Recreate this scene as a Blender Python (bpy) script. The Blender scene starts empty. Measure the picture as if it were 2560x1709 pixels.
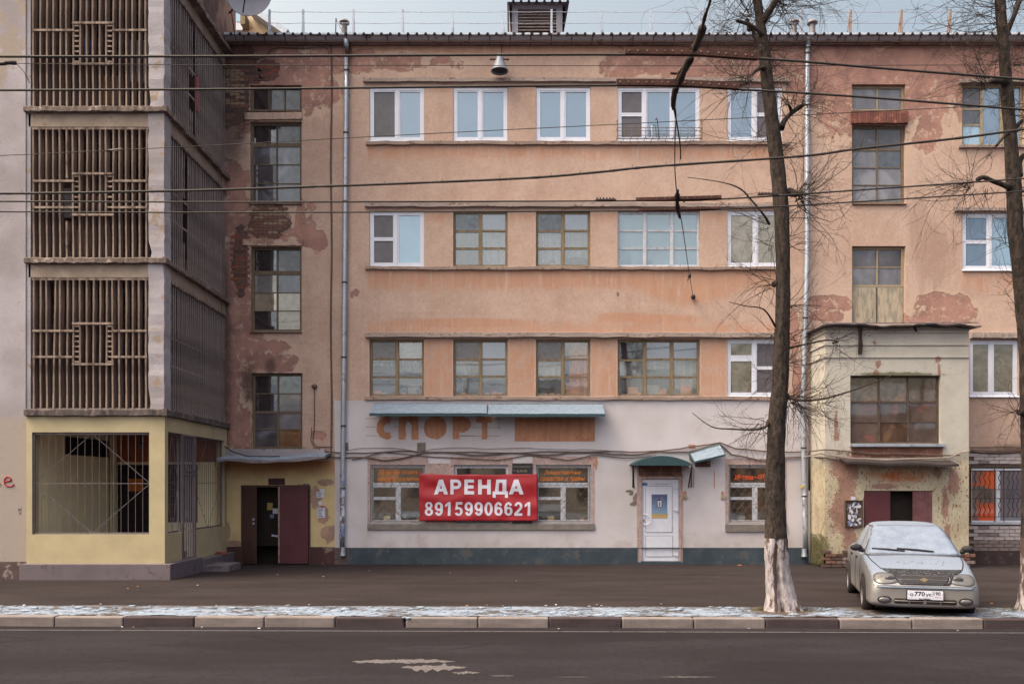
import bpy, bmesh, math, random
from mathutils import Vector, Matrix, noise as mnoise
from mathutils.bvhtree import BVHTree
R = math.radians
sc = bpy.context.scene
col = sc.collection
random.seed(7)

# ---------------------------------------------------------------- camera, sky, sun, exposure
CAM_Y, EYE, FPX, HOR = -22.0, 1.95, 2200.0, 1215.0
cam_d = bpy.data.cameras.new('camera')
cam = bpy.data.objects.new('camera', cam_d); col.objects.link(cam)
cam.location = (0, CAM_Y, EYE); cam.rotation_euler = (R(90), 0, 0)
cam_d.sensor_width = 36; cam_d.lens = FPX/2560*36
cam_d.shift_y = (HOR-854.5)/2560; cam_d.clip_start = .1; cam_d.clip_end = 1000
sc.camera = cam

SUN_EL, SUN_AZ = 58, 254      # compass degrees from +Y towards +X: the soft light comes from the street side, left
w = bpy.data.worlds.new('World'); sc.world = w; w.use_nodes = True
wn = w.node_tree.nodes; wl = w.node_tree.links
sky = wn.new('ShaderNodeTexSky'); sky.sky_type = 'NISHITA'; sky.sun_disc = False
sky.sun_elevation = R(SUN_EL); sky.sun_rotation = R(SUN_AZ)
sky.altitude = 100; sky.air_density = 0.5; sky.dust_density = 10.0; sky.ozone_density = 0.3
hz = wn.new('ShaderNodeMix'); hz.data_type = 'RGBA'; hz.blend_type = 'MULTIPLY'; hz.inputs[0].default_value = 1; hz.inputs[7].default_value = (1.035, 1.03, .815, 1)   # milky winter haze
wl.new(sky.outputs[0], hz.inputs[6]); wl.new(hz.outputs[2], wn['Background'].inputs[0]); wn['Background'].inputs[1].default_value = 0.15
sd = bpy.data.lights.new('sun', 'SUN'); sd.energy = 0.5; sd.angle = R(165); sd.color = (1, .98, .96)
sun = bpy.data.objects.new('sun', sd); col.objects.link(sun)
a, e = R(SUN_AZ), R(SUN_EL)
sdir = Vector((math.sin(a)*math.cos(e), math.cos(a)*math.cos(e), math.sin(e)))
sun.rotation_euler = sdir.to_track_quat('Z', 'Y').to_euler()
sc.view_settings.view_transform = 'Standard'; sc.view_settings.look = 'None'
sc.view_settings.exposure = 1.66; sc.view_settings.gamma = 1
sc.view_settings.use_curve_mapping = False

# ---------------------------------------------------------------- helpers
def SC(Y): return FPX/(Y-CAM_Y)
def wx(px, Y=0.): return (px-1280)/SC(Y)
def wz(py, Y=0.): return EYE+(HOR-py)/SC(Y)
def at(px, py, Y=0.): return Vector((wx(px, Y), Y, wz(py, Y)))
def lin(c):
    c = c/255.
    return c/12.92 if c <= .04045 else ((c+.055)/1.055)**2.4
def A(r, g, b, k=1.12): return (min(lin(r)/k*.99, .9), min(lin(g)/k*.985, .9), min(lin(b)/k*1.12, .9), 1)

class MB:
    def __init__(s): s.v = []; s.f = []; s.m = []; s.sm = []; s.cur = 0; s.smooth = False
    def face(s, idx): s.f.append(tuple(idx)); s.m.append(s.cur); s.sm.append(s.smooth)
    def poly(s, pts):
        n = len(s.v); s.v += [tuple(p) for p in pts]; s.face(range(n, n+len(pts)))
    def box(s, x0, x1, y0, y1, z0, z1):
        x0, x1 = min(x0, x1), max(x0, x1); y0, y1 = min(y0, y1), max(y0, y1); z0, z1 = min(z0, z1), max(z0, z1)
        n = len(s.v)
        s.v += [(x0,y0,z0),(x1,y0,z0),(x1,y1,z0),(x0,y1,z0),(x0,y0,z1),(x1,y0,z1),(x1,y1,z1),(x0,y1,z1)]
        for q in ((0,3,2,1),(4,5,6,7),(0,1,5,4),(1,2,6,5),(2,3,7,6),(3,0,4,7)): s.face([n+i for i in q])
    def bar(s, p, q, wd, dp, up=(0,0,1)):
        p, q = Vector(p), Vector(q); d = (q-p).normalized(); u = Vector(up)
        if abs(d.dot(u)) > .95: u = Vector((0,1,0))
        a = d.cross(u).normalized()*wd/2; b = d.cross(a).normalized()*dp/2
        n = len(s.v)
        for c in (p, q):
            for k in ((-1,-1),(1,-1),(1,1),(-1,1)): s.v.append(tuple(c+a*k[0]+b*k[1]))
        for i in range(4): s.face([n+i, n+(i+1)%4, n+4+(i+1)%4, n+4+i])
        s.face([n+3,n+2,n+1,n]); s.face([n+4,n+5,n+6,n+7])
    def tube(s, pts, r, n=6, cap=True):
        pts = [Vector(p) for p in pts]
        rs = r if isinstance(r, (list, tuple)) else [r]*len(pts)
        base = len(s.v); ref = None
        for i, p in enumerate(pts):
            d = (pts[min(i+1, len(pts)-1)]-pts[max(i-1, 0)])
            if d.length < 1e-9: d = Vector((0,0,1))
            d.normalize()
            if ref is None: ref = Vector((0,1,0)) if abs(d.y) < .9 else Vector((1,0,0))
            a = (ref-d*ref.dot(d))
            if a.length < 1e-6: a = d.orthogonal()
            a.normalize(); b = d.cross(a); ref = a
            for k in range(n):
                t = 2*math.pi*k/n; s.v.append(tuple(p+(a*math.cos(t)+b*math.sin(t))*rs[i]))
        for i in range(len(pts)-1):
            for k in range(n):
                s.face([base+i*n+k, base+i*n+(k+1)%n, base+(i+1)*n+(k+1)%n, base+(i+1)*n+k])
        if cap:
            s.face([base+k for k in range(n)][::-1]); s.face([base+(len(pts)-1)*n+k for k in range(n)])
    def prism(s, pts, y0, y1):
        """outline in X-Z, extruded along Y"""
        n = len(s.v); k = len(pts)
        s.v += [(p[0], y0, p[1]) for p in pts]+[(p[0], y1, p[1]) for p in pts]
        s.face([n+i for i in range(k)]); s.face([n+k+i for i in range(k)][::-1])
        for i in range(k): s.face([n+i, n+k+i, n+k+(i+1)%k, n+(i+1)%k])
    def lathe(s, prof, c, n=20, axis='z'):
        base = len(s.v)
        for r, h in prof:
            for k in range(n):
                t = 2*math.pi*k/n; a, b = r*math.cos(t), r*math.sin(t)
                s.v.append((c[0]+a, c[1]+b, c[2]+h) if axis == 'z' else ((c[0]+a, c[1]+h, c[2]+b) if axis == 'y' else (c[0]+h, c[1]+a, c[2]+b)))
        for i in range(len(prof)-1):
            for k in range(n): s.face([base+i*n+k, base+i*n+(k+1)%n, base+(i+1)*n+(k+1)%n, base+(i+1)*n+k])
    def ell(s, c, r, nu=12, nv=8):
        base = len(s.v)
        for i in range(nv+1):
            t = math.pi*i/nv
            for k in range(nu):
                p = 2*math.pi*k/nu
                s.v.append((c[0]+r[0]*math.sin(t)*math.cos(p), c[1]+r[1]*math.sin(t)*math.sin(p), c[2]+r[2]*math.cos(t)))
        for i in range(nv):
            for k in range(nu): s.face([base+i*nu+k, base+(i+1)*nu+k, base+(i+1)*nu+(k+1)%nu, base+i*nu+(k+1)%nu])
    def wall(s, x0, x1, z0, z1, y, holes=(), rev=.12):
        """sheet facing -Y with rectangular holes (x0,x1,z0,z1[,depth]) and their reveals"""
        xs = sorted({x0, x1, *[min(max(v, x0), x1) for h in holes for v in h[:2]]})
        zs = sorted({z0, z1, *[min(max(v, z0), z1) for h in holes for v in h[2:4]]})
        for i in range(len(xs)-1):
            for j in range(len(zs)-1):
                cx, cz = (xs[i]+xs[i+1])/2, (zs[j]+zs[j+1])/2
                if any(h[0] < cx < h[1] and h[2] < cz < h[3] for h in holes): continue
                s.poly([(xs[i],y,zs[j]),(xs[i+1],y,zs[j]),(xs[i+1],y,zs[j+1]),(xs[i],y,zs[j+1])])
        for h in holes:
            d = h[4] if len(h) > 4 else rev
            a, b, c, e = max(h[0], x0), min(h[1], x1), max(h[2], z0), min(h[3], z1)
            if a >= b or c >= e: continue
            s.poly([(a,y,c),(a,y,e),(a,y+d,e),(a,y+d,c)]); s.poly([(b,y,c),(b,y+d,c),(b,y+d,e),(b,y,e)])
            s.poly([(a,y,c),(a,y+d,c),(b,y+d,c),(b,y,c)]); s.poly([(a,y,e),(b,y,e),(b,y+d,e),(a,y+d,e)])
    def build(s, name, mats, parent=None, bevel=0):
        me = bpy.data.meshes.new(name); me.from_pydata(s.v, [], s.f)
        if not isinstance(mats, (list, tuple)): mats = [mats]
        for m in mats: me.materials.append(m)
        me.polygons.foreach_set('material_index', s.m); me.polygons.foreach_set('use_smooth', s.sm)
        bm = bmesh.new(); bm.from_mesh(me); bmesh.ops.remove_doubles(bm, verts=bm.verts, dist=1e-5)
        bmesh.ops.recalc_face_normals(bm, faces=bm.faces); bm.to_mesh(me); bm.free()
        me.update()
        o = bpy.data.objects.new(name, me); col.objects.link(o)
        if parent: par(o, parent)
        if bevel:
            md = o.modifiers.new('bevel', 'BEVEL'); md.width = bevel; md.segments = 2; md.limit_method = 'ANGLE'
        return o

def tag(o, label=None, cat=None, group=None, kind=None):
    if label: o['label'] = label
    if cat: o['category'] = cat
    if group: o['group'] = group
    if kind: o['kind'] = kind
    return o
def thing(name, label, cat, group=None, loc=(0,0,0)):
    o = bpy.data.objects.new(name, None); col.objects.link(o); o.location = loc; o.empty_display_size = .2
    return tag(o, label, cat, group)
def par(o, parent):
    """parent without moving: meshes here are modelled in world coordinates"""
    o.parent = parent
    if parent.type == 'EMPTY' and not parent.get('local'): o.matrix_parent_inverse = Matrix.Translation(-Vector(parent.location))
def onebox(name, m, parent, *a, bevel=0):
    b = MB(); b.box(*a); return b.build(name, m, parent, bevel)
def pbox(name, m, parent, px0, px1, py0, py1, Y0, Y1, ref=0., bevel=0):
    """box whose outline is measured on the plane Y=ref"""
    return onebox(name, m, parent, wx(px0, ref), wx(px1, ref), Y0, Y1, wz(py1, ref), wz(py0, ref), bevel=bevel)

def text(name, body, m, parent, x0, x1, z0, z1, y, shear=0., bold=0., ext=.004):
    c = bpy.data.curves.new(name, 'FONT'); c.body = body; c.shear = shear; c.offset = bold; c.extrude = .5; c.resolution_u = 2
    c.space_line = .85; c.align_x = 'CENTER'
    t = bpy.data.objects.new(name, c); col.objects.link(t); bpy.context.view_layer.update()
    me = bpy.data.meshes.new_from_object(t.evaluated_get(bpy.context.evaluated_depsgraph_get()))
    bpy.data.objects.remove(t); bpy.data.curves.remove(c)
    xs = [v.co.x for v in me.vertices]; ys = [v.co.y for v in me.vertices]
    ax, bx_, ay, by = min(xs), max(xs), min(ys), max(ys)
    for v in me.vertices:
        p = v.co.copy()
        v.co = (x0+(p.x-ax)/(bx_-ax)*(x1-x0), y-(p.z+.5)*ext, z0+(p.y-ay)/(by-ay)*(z1-z0))
    me.materials.clear(); me.materials.append(m)
    for p in me.polygons: p.use_smooth = False
    o = bpy.data.objects.new(name, me); col.objects.link(o)
    if parent: par(o, parent)
    return o

# ---------------------------------------------------------------- materials
class G:
    """tiny expression builder over shader nodes"""
    def __init__(s, name):
        s.m = bpy.data.materials.new(name); s.m.use_nodes = True; s.nt = s.m.node_tree
        s.n = s.nt.nodes; s.b = s.n['Principled BSDF']; s.b.inputs['Specular IOR Level'].default_value = .25
        s.co = s.n.new('ShaderNodeTexCoord').outputs['Object']
        sp = s.n.new('ShaderNodeSeparateXYZ'); s.nt.links.new(s.co, sp.inputs[0]); s.X, s.Y, s.Z = sp.outputs
    def put(s, sock, v):
        if isinstance(v, bpy.types.NodeSocket): s.nt.links.new(v, sock)
        else: sock.default_value = v
    def op(s, o, a, b=0., c=0.):
        n = s.n.new('ShaderNodeMath'); n.operation = o
        s.put(n.inputs[0], a); s.put(n.inputs[1], b)
        if o in ('COMPARE', 'MULTIPLY_ADD', 'SMOOTH_MIN', 'SMOOTH_MAX'): s.put(n.inputs[2], c)
        return n.outputs[0]
    def add(s, a, b): return s.op('ADD', a, b)
    def sub(s, a, b): return s.op('SUBTRACT', a, b)
    def mul(s, a, b): return s.op('MULTIPLY', a, b)
    def mx(s, a, b): return s.op('MAXIMUM', a, b)
    def mn(s, a, b): return s.op('MINIMUM', a, b)
    def step(s, v, lo, hi, a=0., b=1.):
        n = s.n.new('ShaderNodeMapRange'); n.interpolation_type = 'SMOOTHSTEP'
        s.put(n.inputs[0], v); s.put(n.inputs[1], lo); s.put(n.inputs[2], hi); s.put(n.inputs[3], a); s.put(n.inputs[4], b)
        return n.outputs[0]
    def vec(s, sx, sy, sz, off=(0,0,0)):
        n = s.n.new('ShaderNodeMapping'); s.nt.links.new(s.co, n.inputs[0])
        n.inputs['Scale'].default_value = (sx, sy, sz); n.inputs['Location'].default_value = off; return n.outputs[0]
    def noise(s, scale=1., detail=4., rough=.55, vec=None, dist=0.):
        n = s.n.new('ShaderNodeTexNoise'); s.nt.links.new(vec or s.co, n.inputs['Vector'])
        n.inputs['Scale'].default_value = scale; n.inputs['Detail'].default_value = detail
        n.inputs['Roughness'].default_value = rough; n.inputs['Distortion'].default_value = dist
        return n.outputs[0]
    def vor(s, scale=1., vec=None, feature='F1', out=0):
        n = s.n.new('ShaderNodeTexVoronoi'); n.feature = feature; s.nt.links.new(vec or s.co, n.inputs['Vector'])
        n.inputs['Scale'].default_value = scale; return n.outputs[out]
    def mix(s, f, a, b):
        n = s.n.new('ShaderNodeMix'); n.data_type = 'RGBA'; s.put(n.inputs[0], f); s.put(n.inputs[6], a); s.put(n.inputs[7], b); return n.outputs[2]
    def inside(s, x0, x1, z0, z1, soft=.03):
        """signed distance-like value of a rectangle in X-Z, positive inside"""
        a = s.sub(abs(x1-x0)/2, s.op('ABSOLUTE', s.sub(s.X, (x0+x1)/2)))
        b = s.sub(abs(z1-z0)/2, s.op('ABSOLUTE', s.sub(s.Z, (z0+z1)/2)))
        return s.mn(a, b)
    def ells(s, lst, Y=0.):
        """union of ellipses given in photo pixels on plane Y: 1 at a centre, 0 on the rim"""
        k = SC(Y); best = None
        for cx, cy, rx, ry in lst:
            u = s.mul(s.sub(s.X, wx(cx, Y)), k/rx); v = s.mul(s.sub(s.Z, wz(cy, Y)), k/ry)
            d = s.sub(1., s.op('SQRT', s.add(s.mul(u, u), s.mul(v, v))))
            best = d if best is None else s.mx(best, d)
        return best
    def bump(s, h, strength=.3, dist=.01):
        n = s.n.new('ShaderNodeBump'); n.inputs['Strength'].default_value = strength; n.inputs['Distance'].default_value = dist
        s.nt.links.new(h, n.inputs['Height']); s.nt.links.new(n.outputs[0], s.b.inputs['Normal'])
    def done(s, c, rough=.85, metal=0., spec=None):
        s.put(s.b.inputs['Base Color'], c); s.put(s.b.inputs['Roughness'], rough); s.put(s.b.inputs['Metallic'], metal)
        if spec is not None: s.put(s.b.inputs['Specular IOR Level'], spec)
        return s.m

def simple(name, c, rough=.8, metal=0., vary=.25, scale=6., bump=.2, c2=None, streak=None, fine=60., spec=None):
    """one colour with uneven wear: large blotches, fine grain, optional second colour where worn"""
    g = G(name)
    n1 = g.noise(scale, 5, .6); n2 = g.noise(fine, 3, .6)
    if streak: n1 = g.noise(1., 5, .6, vec=g.vec(*streak))
    dk = tuple(v*(1-vary) for v in c[:3])+(1,); lt = tuple(min(v*(1+vary*.6), .95) for v in c[:3])+(1,)
    cc = g.mix(g.step(n1, .3, .7), dk, lt)
    cc = g.mix(g.mul(g.step(n2, .45, .75), .3), cc, dk); n3 = g.noise(15, 5, .75); cc = g.mix(g.mul(g.step(n3, .46, .68), .42), cc, dk)
    if c2: cc = g.mix(g.step(g.add(g.noise(scale*2.3, 6, .65), g.mul(g.sub(n1, .5), .6)), .58, .64), cc, c2)
    if bump: g.bump(g.add(n2, g.mul(n1, .6)), bump, .006)
    return g.done(cc, rough, metal, spec)

# ---------------------------------------------------------------- palette
PEACH, ORANGE, REDBR, PALE, GRIME = A(187,151,133), A(178,128,98), A(139,90,77), A(190,163,142), A(88,70,63)

def facade_material():
    g = G('peach stucco')
    fine = g.noise(55, 4, .6); mid = g.noise(3.2, 6, .62); big = g.noise(.55, 4, .55); edge = g.add(g.mul(g.noise(2.6, 8, .68), .68), g.mul(g.noise(15, 6, .75), .32))
    streak = g.noise(1., 5, .6, vec=g.vec(5.5, 1, .55)); streak2 = g.noise(1., 4, .6, vec=g.vec(11, 1, .8, (3,0,7)))
    c = g.mix(g.step(g.add(g.mul(big, .6), g.mul(mid, .4)), .34, .66), A(170,142,125), A(187,162,145))
    c = g.mix(g.mul(g.step(fine, .5, .75), .3), c, A(146,112,97)); sp = g.noise(13, 6, .8); c = g.mix(g.mul(g.step(sp, .5, .66), .42), c, A(142,110,95)); c = g.mix(g.mul(g.step(sp, .36, .48, 1, 0), .38), c, A(204,178,163))
    c = g.mix(g.mul(g.step(g.noise(1., 5, .6, vec=g.vec(2.2, 1, .5, (1,0,4))), .48, .72), .28), c, A(154,124,109)); c = g.mix(g.mul(g.step(g.noise(.9, 5, .6), .5, .7), .3), c, A(198,172,154))
    # stronger old colour kept under the sills and around the strips
    def below(top, h, x0, x1, k=1.):
        t = g.op('DIVIDE', g.sub(wz(top), g.Z), h/100.)
        f = g.mul(g.step(t, -.02, .02), g.step(t, .25, 1.15, 1, 0))
        return g.mul(g.mul(f, k), g.step(g.inside(wx(x0), wx(x1), -9, 99), -.04, .08))
    def above(bot, h, x0, x1, k=1.):
        t = g.op('DIVIDE', g.sub(g.Z, wz(bot)), h/100.)
        f = g.mul(g.step(t, -.02, .02), g.step(t, .1, 1., 1, 0))
        return g.mul(g.mul(f, k), g.step(g.inside(wx(x0), wx(x1), -9, 99), -.04, .08))
    o = below(363, 60, 915, 1972, .85)
    for q in (below(675, 75, 915, 1972, 1.05), above(832, 62, 915, 1972, .8), below(104, 60, 830, 2600, 1.), below(507, 30, 2130, 2260, .6), below(675, 120, 2400, 2600, .7)): o = g.mx(o, q)  # the band below the eaves paints their soft orange shade
    for x0, x1 in ((1062, 1131), (1271, 1337), (1478, 1542), (1752, 1816)):
        o = g.mx(o, g.mul(g.step(g.inside(wx(x0), wx(x1), wz(990), wz(848)), -.01, .02), .8))
        o = g.mx(o, below(532, 40, x0, x1, .75)); o = g.mx(o, below(221, 18, x0, x1, .6))
    o = g.add(o, g.mul(g.step(g.ells([(1720,740,170,55), (1560,790,120,22), (1150,805,260,16), (1650,795,160,20)]), 0, .9), .9))
    om = g.step(g.add(o, g.mul(g.sub(g.add(g.mul(mid, .6), g.mul(edge, .6)), .6), 2.4)), .36, 1.0)
    drip = g.mul(g.step(streak2, .56, .64), g.step(o, .35, .6))
    om = g.mul(om, g.sub(1., g.mul(drip, .9)))
    c = g.mix(g.mul(om, .72), c, g.mix(g.step(streak, .35, .65), A(180,136,108), A(172,124,97)))
    # the darker red-brown undercoat where the top coat has come off
    red = g.ells([(690,165,210,105), (590,190,80,120), (790,235,90,50), (870,152,110,46), (1000,155,220,26), (1570,165,110,42), (1690,152,200,66), (1860,165,160,90),
                  (2110,180,220,125), (2260,205,280,150), (2440,195,260,125), (2560,150,160,120), (2095,300,70,62), (2320,320,46,66), (2440,270,80,50), (2080,758,80,24), (2355,785,110,50), (2330,755,60,28), (2060,790,60,18),
                  (588,740,52,470), (625,905,60,130), (602,1070,50,86), (690,900,60,34), (700,870,40,30), (764,545,36,76), (795,600,28,36), (672,560,70,60), (890,733,9,13), (880,738,6,12), (797,1087,24,13), (700,1095,30,10),
                  (1840,580,20,30), (1985,820,16,90), (1992,950,14,60), (735,655,14,16)])
    rv = g.add(g.mn(red, .55), g.sub(g.add(g.mul(g.sub(edge, .5), 1.5), g.mul(g.sub(g.noise(1.3, 3, .5), .5), 1.5)), .16))
    fringe = g.step(g.add(rv, g.mul(g.sub(mid, .5), .8)), -.32, -.16)
    zone = g.ells([(700,200,220,150), (660,800,140,420), (2250,300,330,130), (1000,165,220,40), (1680,180,280,50), (2350,770,110,50), (2080,770,80,34)])
    c = g.mix(g.mul(g.mul(fringe, .7), g.step(zone, -.05, .1)), c, PALE)
    rc = g.mix(g.step(g.noise(1.7, 5, .6), .38, .62), A(140,104,94), A(164,122,108))
    rc = g.mix(g.mul(g.step(g.noise(5, 7, .72), .52, .66), .6), rc, A(178,140,124)); rc = g.mix(g.mul(g.step(g.noise(2.2, 6, .65, vec=g.vec(1, 1, 1, (5, 0, 2))), .5, .66), .5), rc, A(118,88,82))
    c = g.mix(g.mul(g.step(rv, .03, .12), .92), c, rc)
    # thin pale scabs scattered in the bare zone
    sc_ = g.step(g.add(g.noise(4.5, 8, .72), g.mul(g.step(zone, 0, .25), .09)), .64, .67)
    c = g.mix(g.mul(sc_, g.mul(g.step(zone, 0, .15), .7)), c, PALE)
    # soot and damp in the inner corner
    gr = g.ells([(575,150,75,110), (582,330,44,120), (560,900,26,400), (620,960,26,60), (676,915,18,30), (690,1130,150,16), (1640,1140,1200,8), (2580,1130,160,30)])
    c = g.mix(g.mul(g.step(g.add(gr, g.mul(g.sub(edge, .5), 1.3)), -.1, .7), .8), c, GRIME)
    eave = g.step(g.add(g.op('DIVIDE', g.sub(g.Z, wz(122)), .22), g.mul(g.sub(streak, .5), 1.2)), 0, 1)  # painted shade: the wall turns dark brown just below the eaves
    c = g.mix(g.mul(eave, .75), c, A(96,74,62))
    right = g.ells([(2330,640,70,130), (2300,560,40,90)])
    c = g.mix(g.mul(g.step(g.add(right, g.mul(g.sub(streak2, .5), 1.4)), .1, .6), .3), c, A(120,92,80))
    # pits and hairline chips
    pit = g.step(g.vor(14, out=0), .06, .1, 1, 0)
    c = g.mix(g.mul(g.mul(pit, g.step(mid, .5, .62)), .55), c, A(110,78,66))
    g.bump(g.add(g.add(g.mul(fine, .5), g.mul(mid, .5)), g.mul(g.step(rv, .03, .1), -2.2)), .7, .014)
    return g.done(c, .92)

def yellow_material(name, base, Y, patches=(), amt=1.5, dark=A(126,90,76), rim=None, low=None):
    g = G(name); edge = g.noise(3.4, 9, .72) if Y > -.5 else g.add(g.mul(g.noise(4.5, 8, .72), .5), g.mul(g.noise(24, 6, .75), .5)); fine = g.noise(60, 3, .6); mid = g.noise(2.2, 5, .6)
    hi = tuple(min(v*1.04, .9) for v in base[:3])+(1,); lo = tuple(v*.9 for v in base[:3])+(1,)
    c = g.mix(g.step(mid, .32, .68), lo, hi)
    c = g.mix(g.mul(g.step(fine, .52, .75), .25), c, lo); c = g.mix(g.mul(g.step(g.noise(13, 6, .8), .5, .66), .4), c, lo)
    if low:
        yl = g.step(g.add(g.op('DIVIDE', g.sub(wz(1120, Y), g.Z), .5), g.mul(g.sub(g.noise(1.5, 5, .6), .5), 1.2)), 0, 1); c = g.mix(g.mul(yl, .8), c, g.mix(g.step(mid, .35, .65), A(162,149,120), A(182,170,142)))
    if patches:
        e = g.ells(patches, Y); v = g.add(e, g.mul(g.sub(edge, .5), amt))
        if rim: c = g.mix(g.step(v, -.25, -.02), c, rim)
        c = g.mix(g.step(v, .12 if Y > -.5 else .28, .17 if Y > -.5 else .34), c, g.mix(g.step(mid, .4, .6), dark, tuple(min(v*1.35, .9) for v in dark[:3])+(1,)))
        g.bump(g.add(g.mul(fine, .4), g.mul(g.step(v, .05, .11), -1.)), .5, .01)
    else: g.bump(fine, .25, .006)
    return g, c

M = {}
M['peach'] = facade_material()
def _():
    g, c = yellow_material('yellow entrance stucco', A(196,174,128), 0, [(745,1225,18,18), (790,1245,16,40), (810,1290,18,26), (822,1330,22,26), (690,1218,10,8), (577,1356,28,8), (600,1362,22,6), (812,1205,26,10), (570,1330,8,24)], 2.2, A(146,120,102))
    top = g.step(g.add(g.op('DIVIDE', g.sub(g.Z, wz(1205)), .5), g.mul(g.sub(g.noise(2.5, 5, .6), .5), .7)), 0, 1.)  # orange towards the top paints the shade under the canopy
    c = g.mix(g.mul(top, .75), c, A(158,96,58))
    M['yellow_worn_shaded'] = g.done(c, .9)
    g, c = yellow_material('yellow porch paint', A(174,160,126), -3.95)
    M['yellow'] = g.done(c, .85)
    c2 = g  # same paint, older, on the annex: white-yellow with big scabs
    g, c = yellow_material('annex stucco', A(180,174,162), -1.05,
        [(2114,1215,30,90), (2105,1280,44,80), (2124,1330,24,80), (2095,1165,30,40), (2130,1180,24,60), (2120,1400,60,24), (2210,1215,60,10), (2384,1205,22,50), (2362,1260,14,60), (2368,1330,12,46), (2345,1180,14,20), (2190,940,12,26), (2195,910,10,14), (2345,898,10,10), (2348,925,5,24), (2186,856,6,8), (2090,1055,7,40), (2092,1090,10,22), (2190,822,4,5)], 3.4, A(130,102,90), low=True)
    yel = g.step(g.add(g.op('DIVIDE', g.sub(wz(1120, -1.05), g.Z), .5), g.mul(g.sub(g.noise(1.5, 5, .6), .5), 1.2)), 0, 1)
    wash = c
    chip = g.step(g.add(g.noise(1, 7, .75, vec=g.vec(17, 17, 9)), g.mul(yel, .06)), .63, .645)
    wash = g.mix(chip, wash, A(118,84,68))
    canopy_shade = g.mul(g.step(g.ells([(2250,1188,110,24)], -1.05), -.1, .8), g.step(g.noise(3, 5, .6), .3, .6))  # orange shade painted on the wall under the annex canopy
    wash = g.mix(canopy_shade, wash, A(166,92,52))
    gy = g.step(g.add(g.ells([(2050,1380,34,60), (2250,936,130,8), (2040,1180,26,14)], -1.05), g.mul(g.sub(g.noise(6, 6, .7), .5), 1.2)), 0, .5)
    wash = g.mix(g.mul(gy, .8), wash, A(74,72,40))
    M['annex'] = g.done(wash, .9)
_()
M['yellow_lifted'] = simple('brightened porch yellow', A(206,192,152,.72), vary=.08, scale=2)  # same porch yellow, colour lifted to offset the shade inside
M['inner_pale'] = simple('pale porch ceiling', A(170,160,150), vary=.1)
M['white_wall'] = (lambda g: (g.bump(g.add(g.noise(70, 3, .6), g.mul(g.noise(4, 5), .5)), .35, .008),
    g.done(g.mix(g.mul(g.step(g.vor(5, out=0), .03, .05, 1, 0), .5), g.mix(g.mul(g.step(g.add(g.noise(2.4, 6, .65), g.op('DIVIDE', g.sub(.75, g.Z), 2.5)), .5, .8), .5), g.mix(g.step(g.noise(.9, 4), .35, .65), A(180,173,172), A(192,186,187)), A(158,138,128)), A(120,90,78)), .9))[1])(G('white painted stucco'))
M['pink'] = simple('pinkish window surround', A(170,148,142), c2=A(150,112,98), scale=5)
M['greysill'] = simple('grey sill paint', A(120,112,106))
M['blue'] = simple('dark blue green plinth', A(60,70,78), c2=A(80,80,80), scale=2.2)
M['oxblood'] = simple('dark red plinth', A(76,50,50), c2=A(120,104,96), scale=1.6)
M['concrete'] = simple('weathered concrete strip', A(158,142,132), c2=A(118,98,86), scale=4, streak=(2, 2, 14))
M['sill_concrete'] = simple('worn sill concrete', A(152,132,120), c2=A(108,84,72), scale=3.5, streak=(1.5, 2, 18))
M['ghost'] = simple('bare plaster of removed letters', A(176,126,98), c2=A(160,108,84), scale=3, streak=(9, 1, 1.2))
M['mortar'] = simple('sooty mortar', A(92,74,68))
M['brick'] = simple('old red brick', A(120,86,74), vary=.35, c2=A(90,62,56), scale=5)
M['brick_pale'] = simple('limewashed old brick', A(146,126,104), vary=.35, c2=A(100,72,60), scale=5)
M['brick_red'] = simple('broken red brick', A(136,80,64), vary=.35, scale=6)
M['brick_white'] = simple('white silicate brick', A(160,150,148), vary=.12, scale=5)
M['pvc'] = simple('white window plastic', A(204,206,214), .4, vary=.05, bump=0, spec=.4)
M['pvc_dirty'] = simple('dusty white window paint', A(186,188,194), .6, vary=.15, c2=A(150,140,132), scale=7)
M['wood'] = simple('peeling ochre window wood', A(134,116,92), .8, vary=.3, c2=A(120,104,88), scale=9, streak=(20, 6, 2))
M['wood_grey'] = simple('greyed window wood', A(112,98,82), .85, vary=.3, c2=A(92,78,66), scale=9, streak=(20, 6, 2))
M['wood_dark'] = simple('dark stained window wood', A(84,70,60), .85, vary=.3, scale=9)
M['lattice'] = simple('dull cream lattice', A(128,112,92), bump=0)
M['cream_wood'] = simple('cream window wood', A(156,140,114), .8, vary=.2, c2=A(130,108,84), scale=9)
M['zinc'] = simple('galvanised steel', A(172,178,186), .45, .55, vary=.18, c2=A(140,142,146), scale=3, bump=.05)
M['zinc_dull'] = simple('dull zinc sheet', A(126,120,122), .6, .3, vary=.2, c2=A(100,90,88), scale=3, bump=.1)
M['horn'] = simple('grey enamel horn', A(112,118,130), .5, .1, vary=.12, bump=0)
M['dormer'] = simple('grey dormer boards', A(150,148,154), vary=.1)
M['snow_sheet'] = simple('smooth thin snow', A(146,162,178,1.65), vary=.14, scale=9, fine=40)
M['g_clear'] = None
M['snow_bright'] = simple('clean snow', A(176,182,190,.95), vary=.1)
M['gutter'] = simple('grey gutter sheet', A(156,149,150), .6, .1, vary=.18, c2=A(106,92,88), scale=2)
M['rust'] = simple('rusty steel', A(76,48,42), .85, .1, vary=.4, c2=A(58,44,42), scale=7)
M['darkmetal'] = simple('dark painted steel', A(62,54,54), .6, .2, vary=.2)
M['barmetal'] = simple('grey painted bars', A(106,98,100), .6, .1, vary=.15)
M['wire'] = simple('black cable', A(50,44,44), .7, vary=.1, bump=0)
M['cable'] = simple('brown grey cable', A(98,82,76), .8, vary=.25, bump=0)
M['cable_pale'] = simple('pale cable', A(150,138,130), .8, vary=.2, bump=0)
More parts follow.
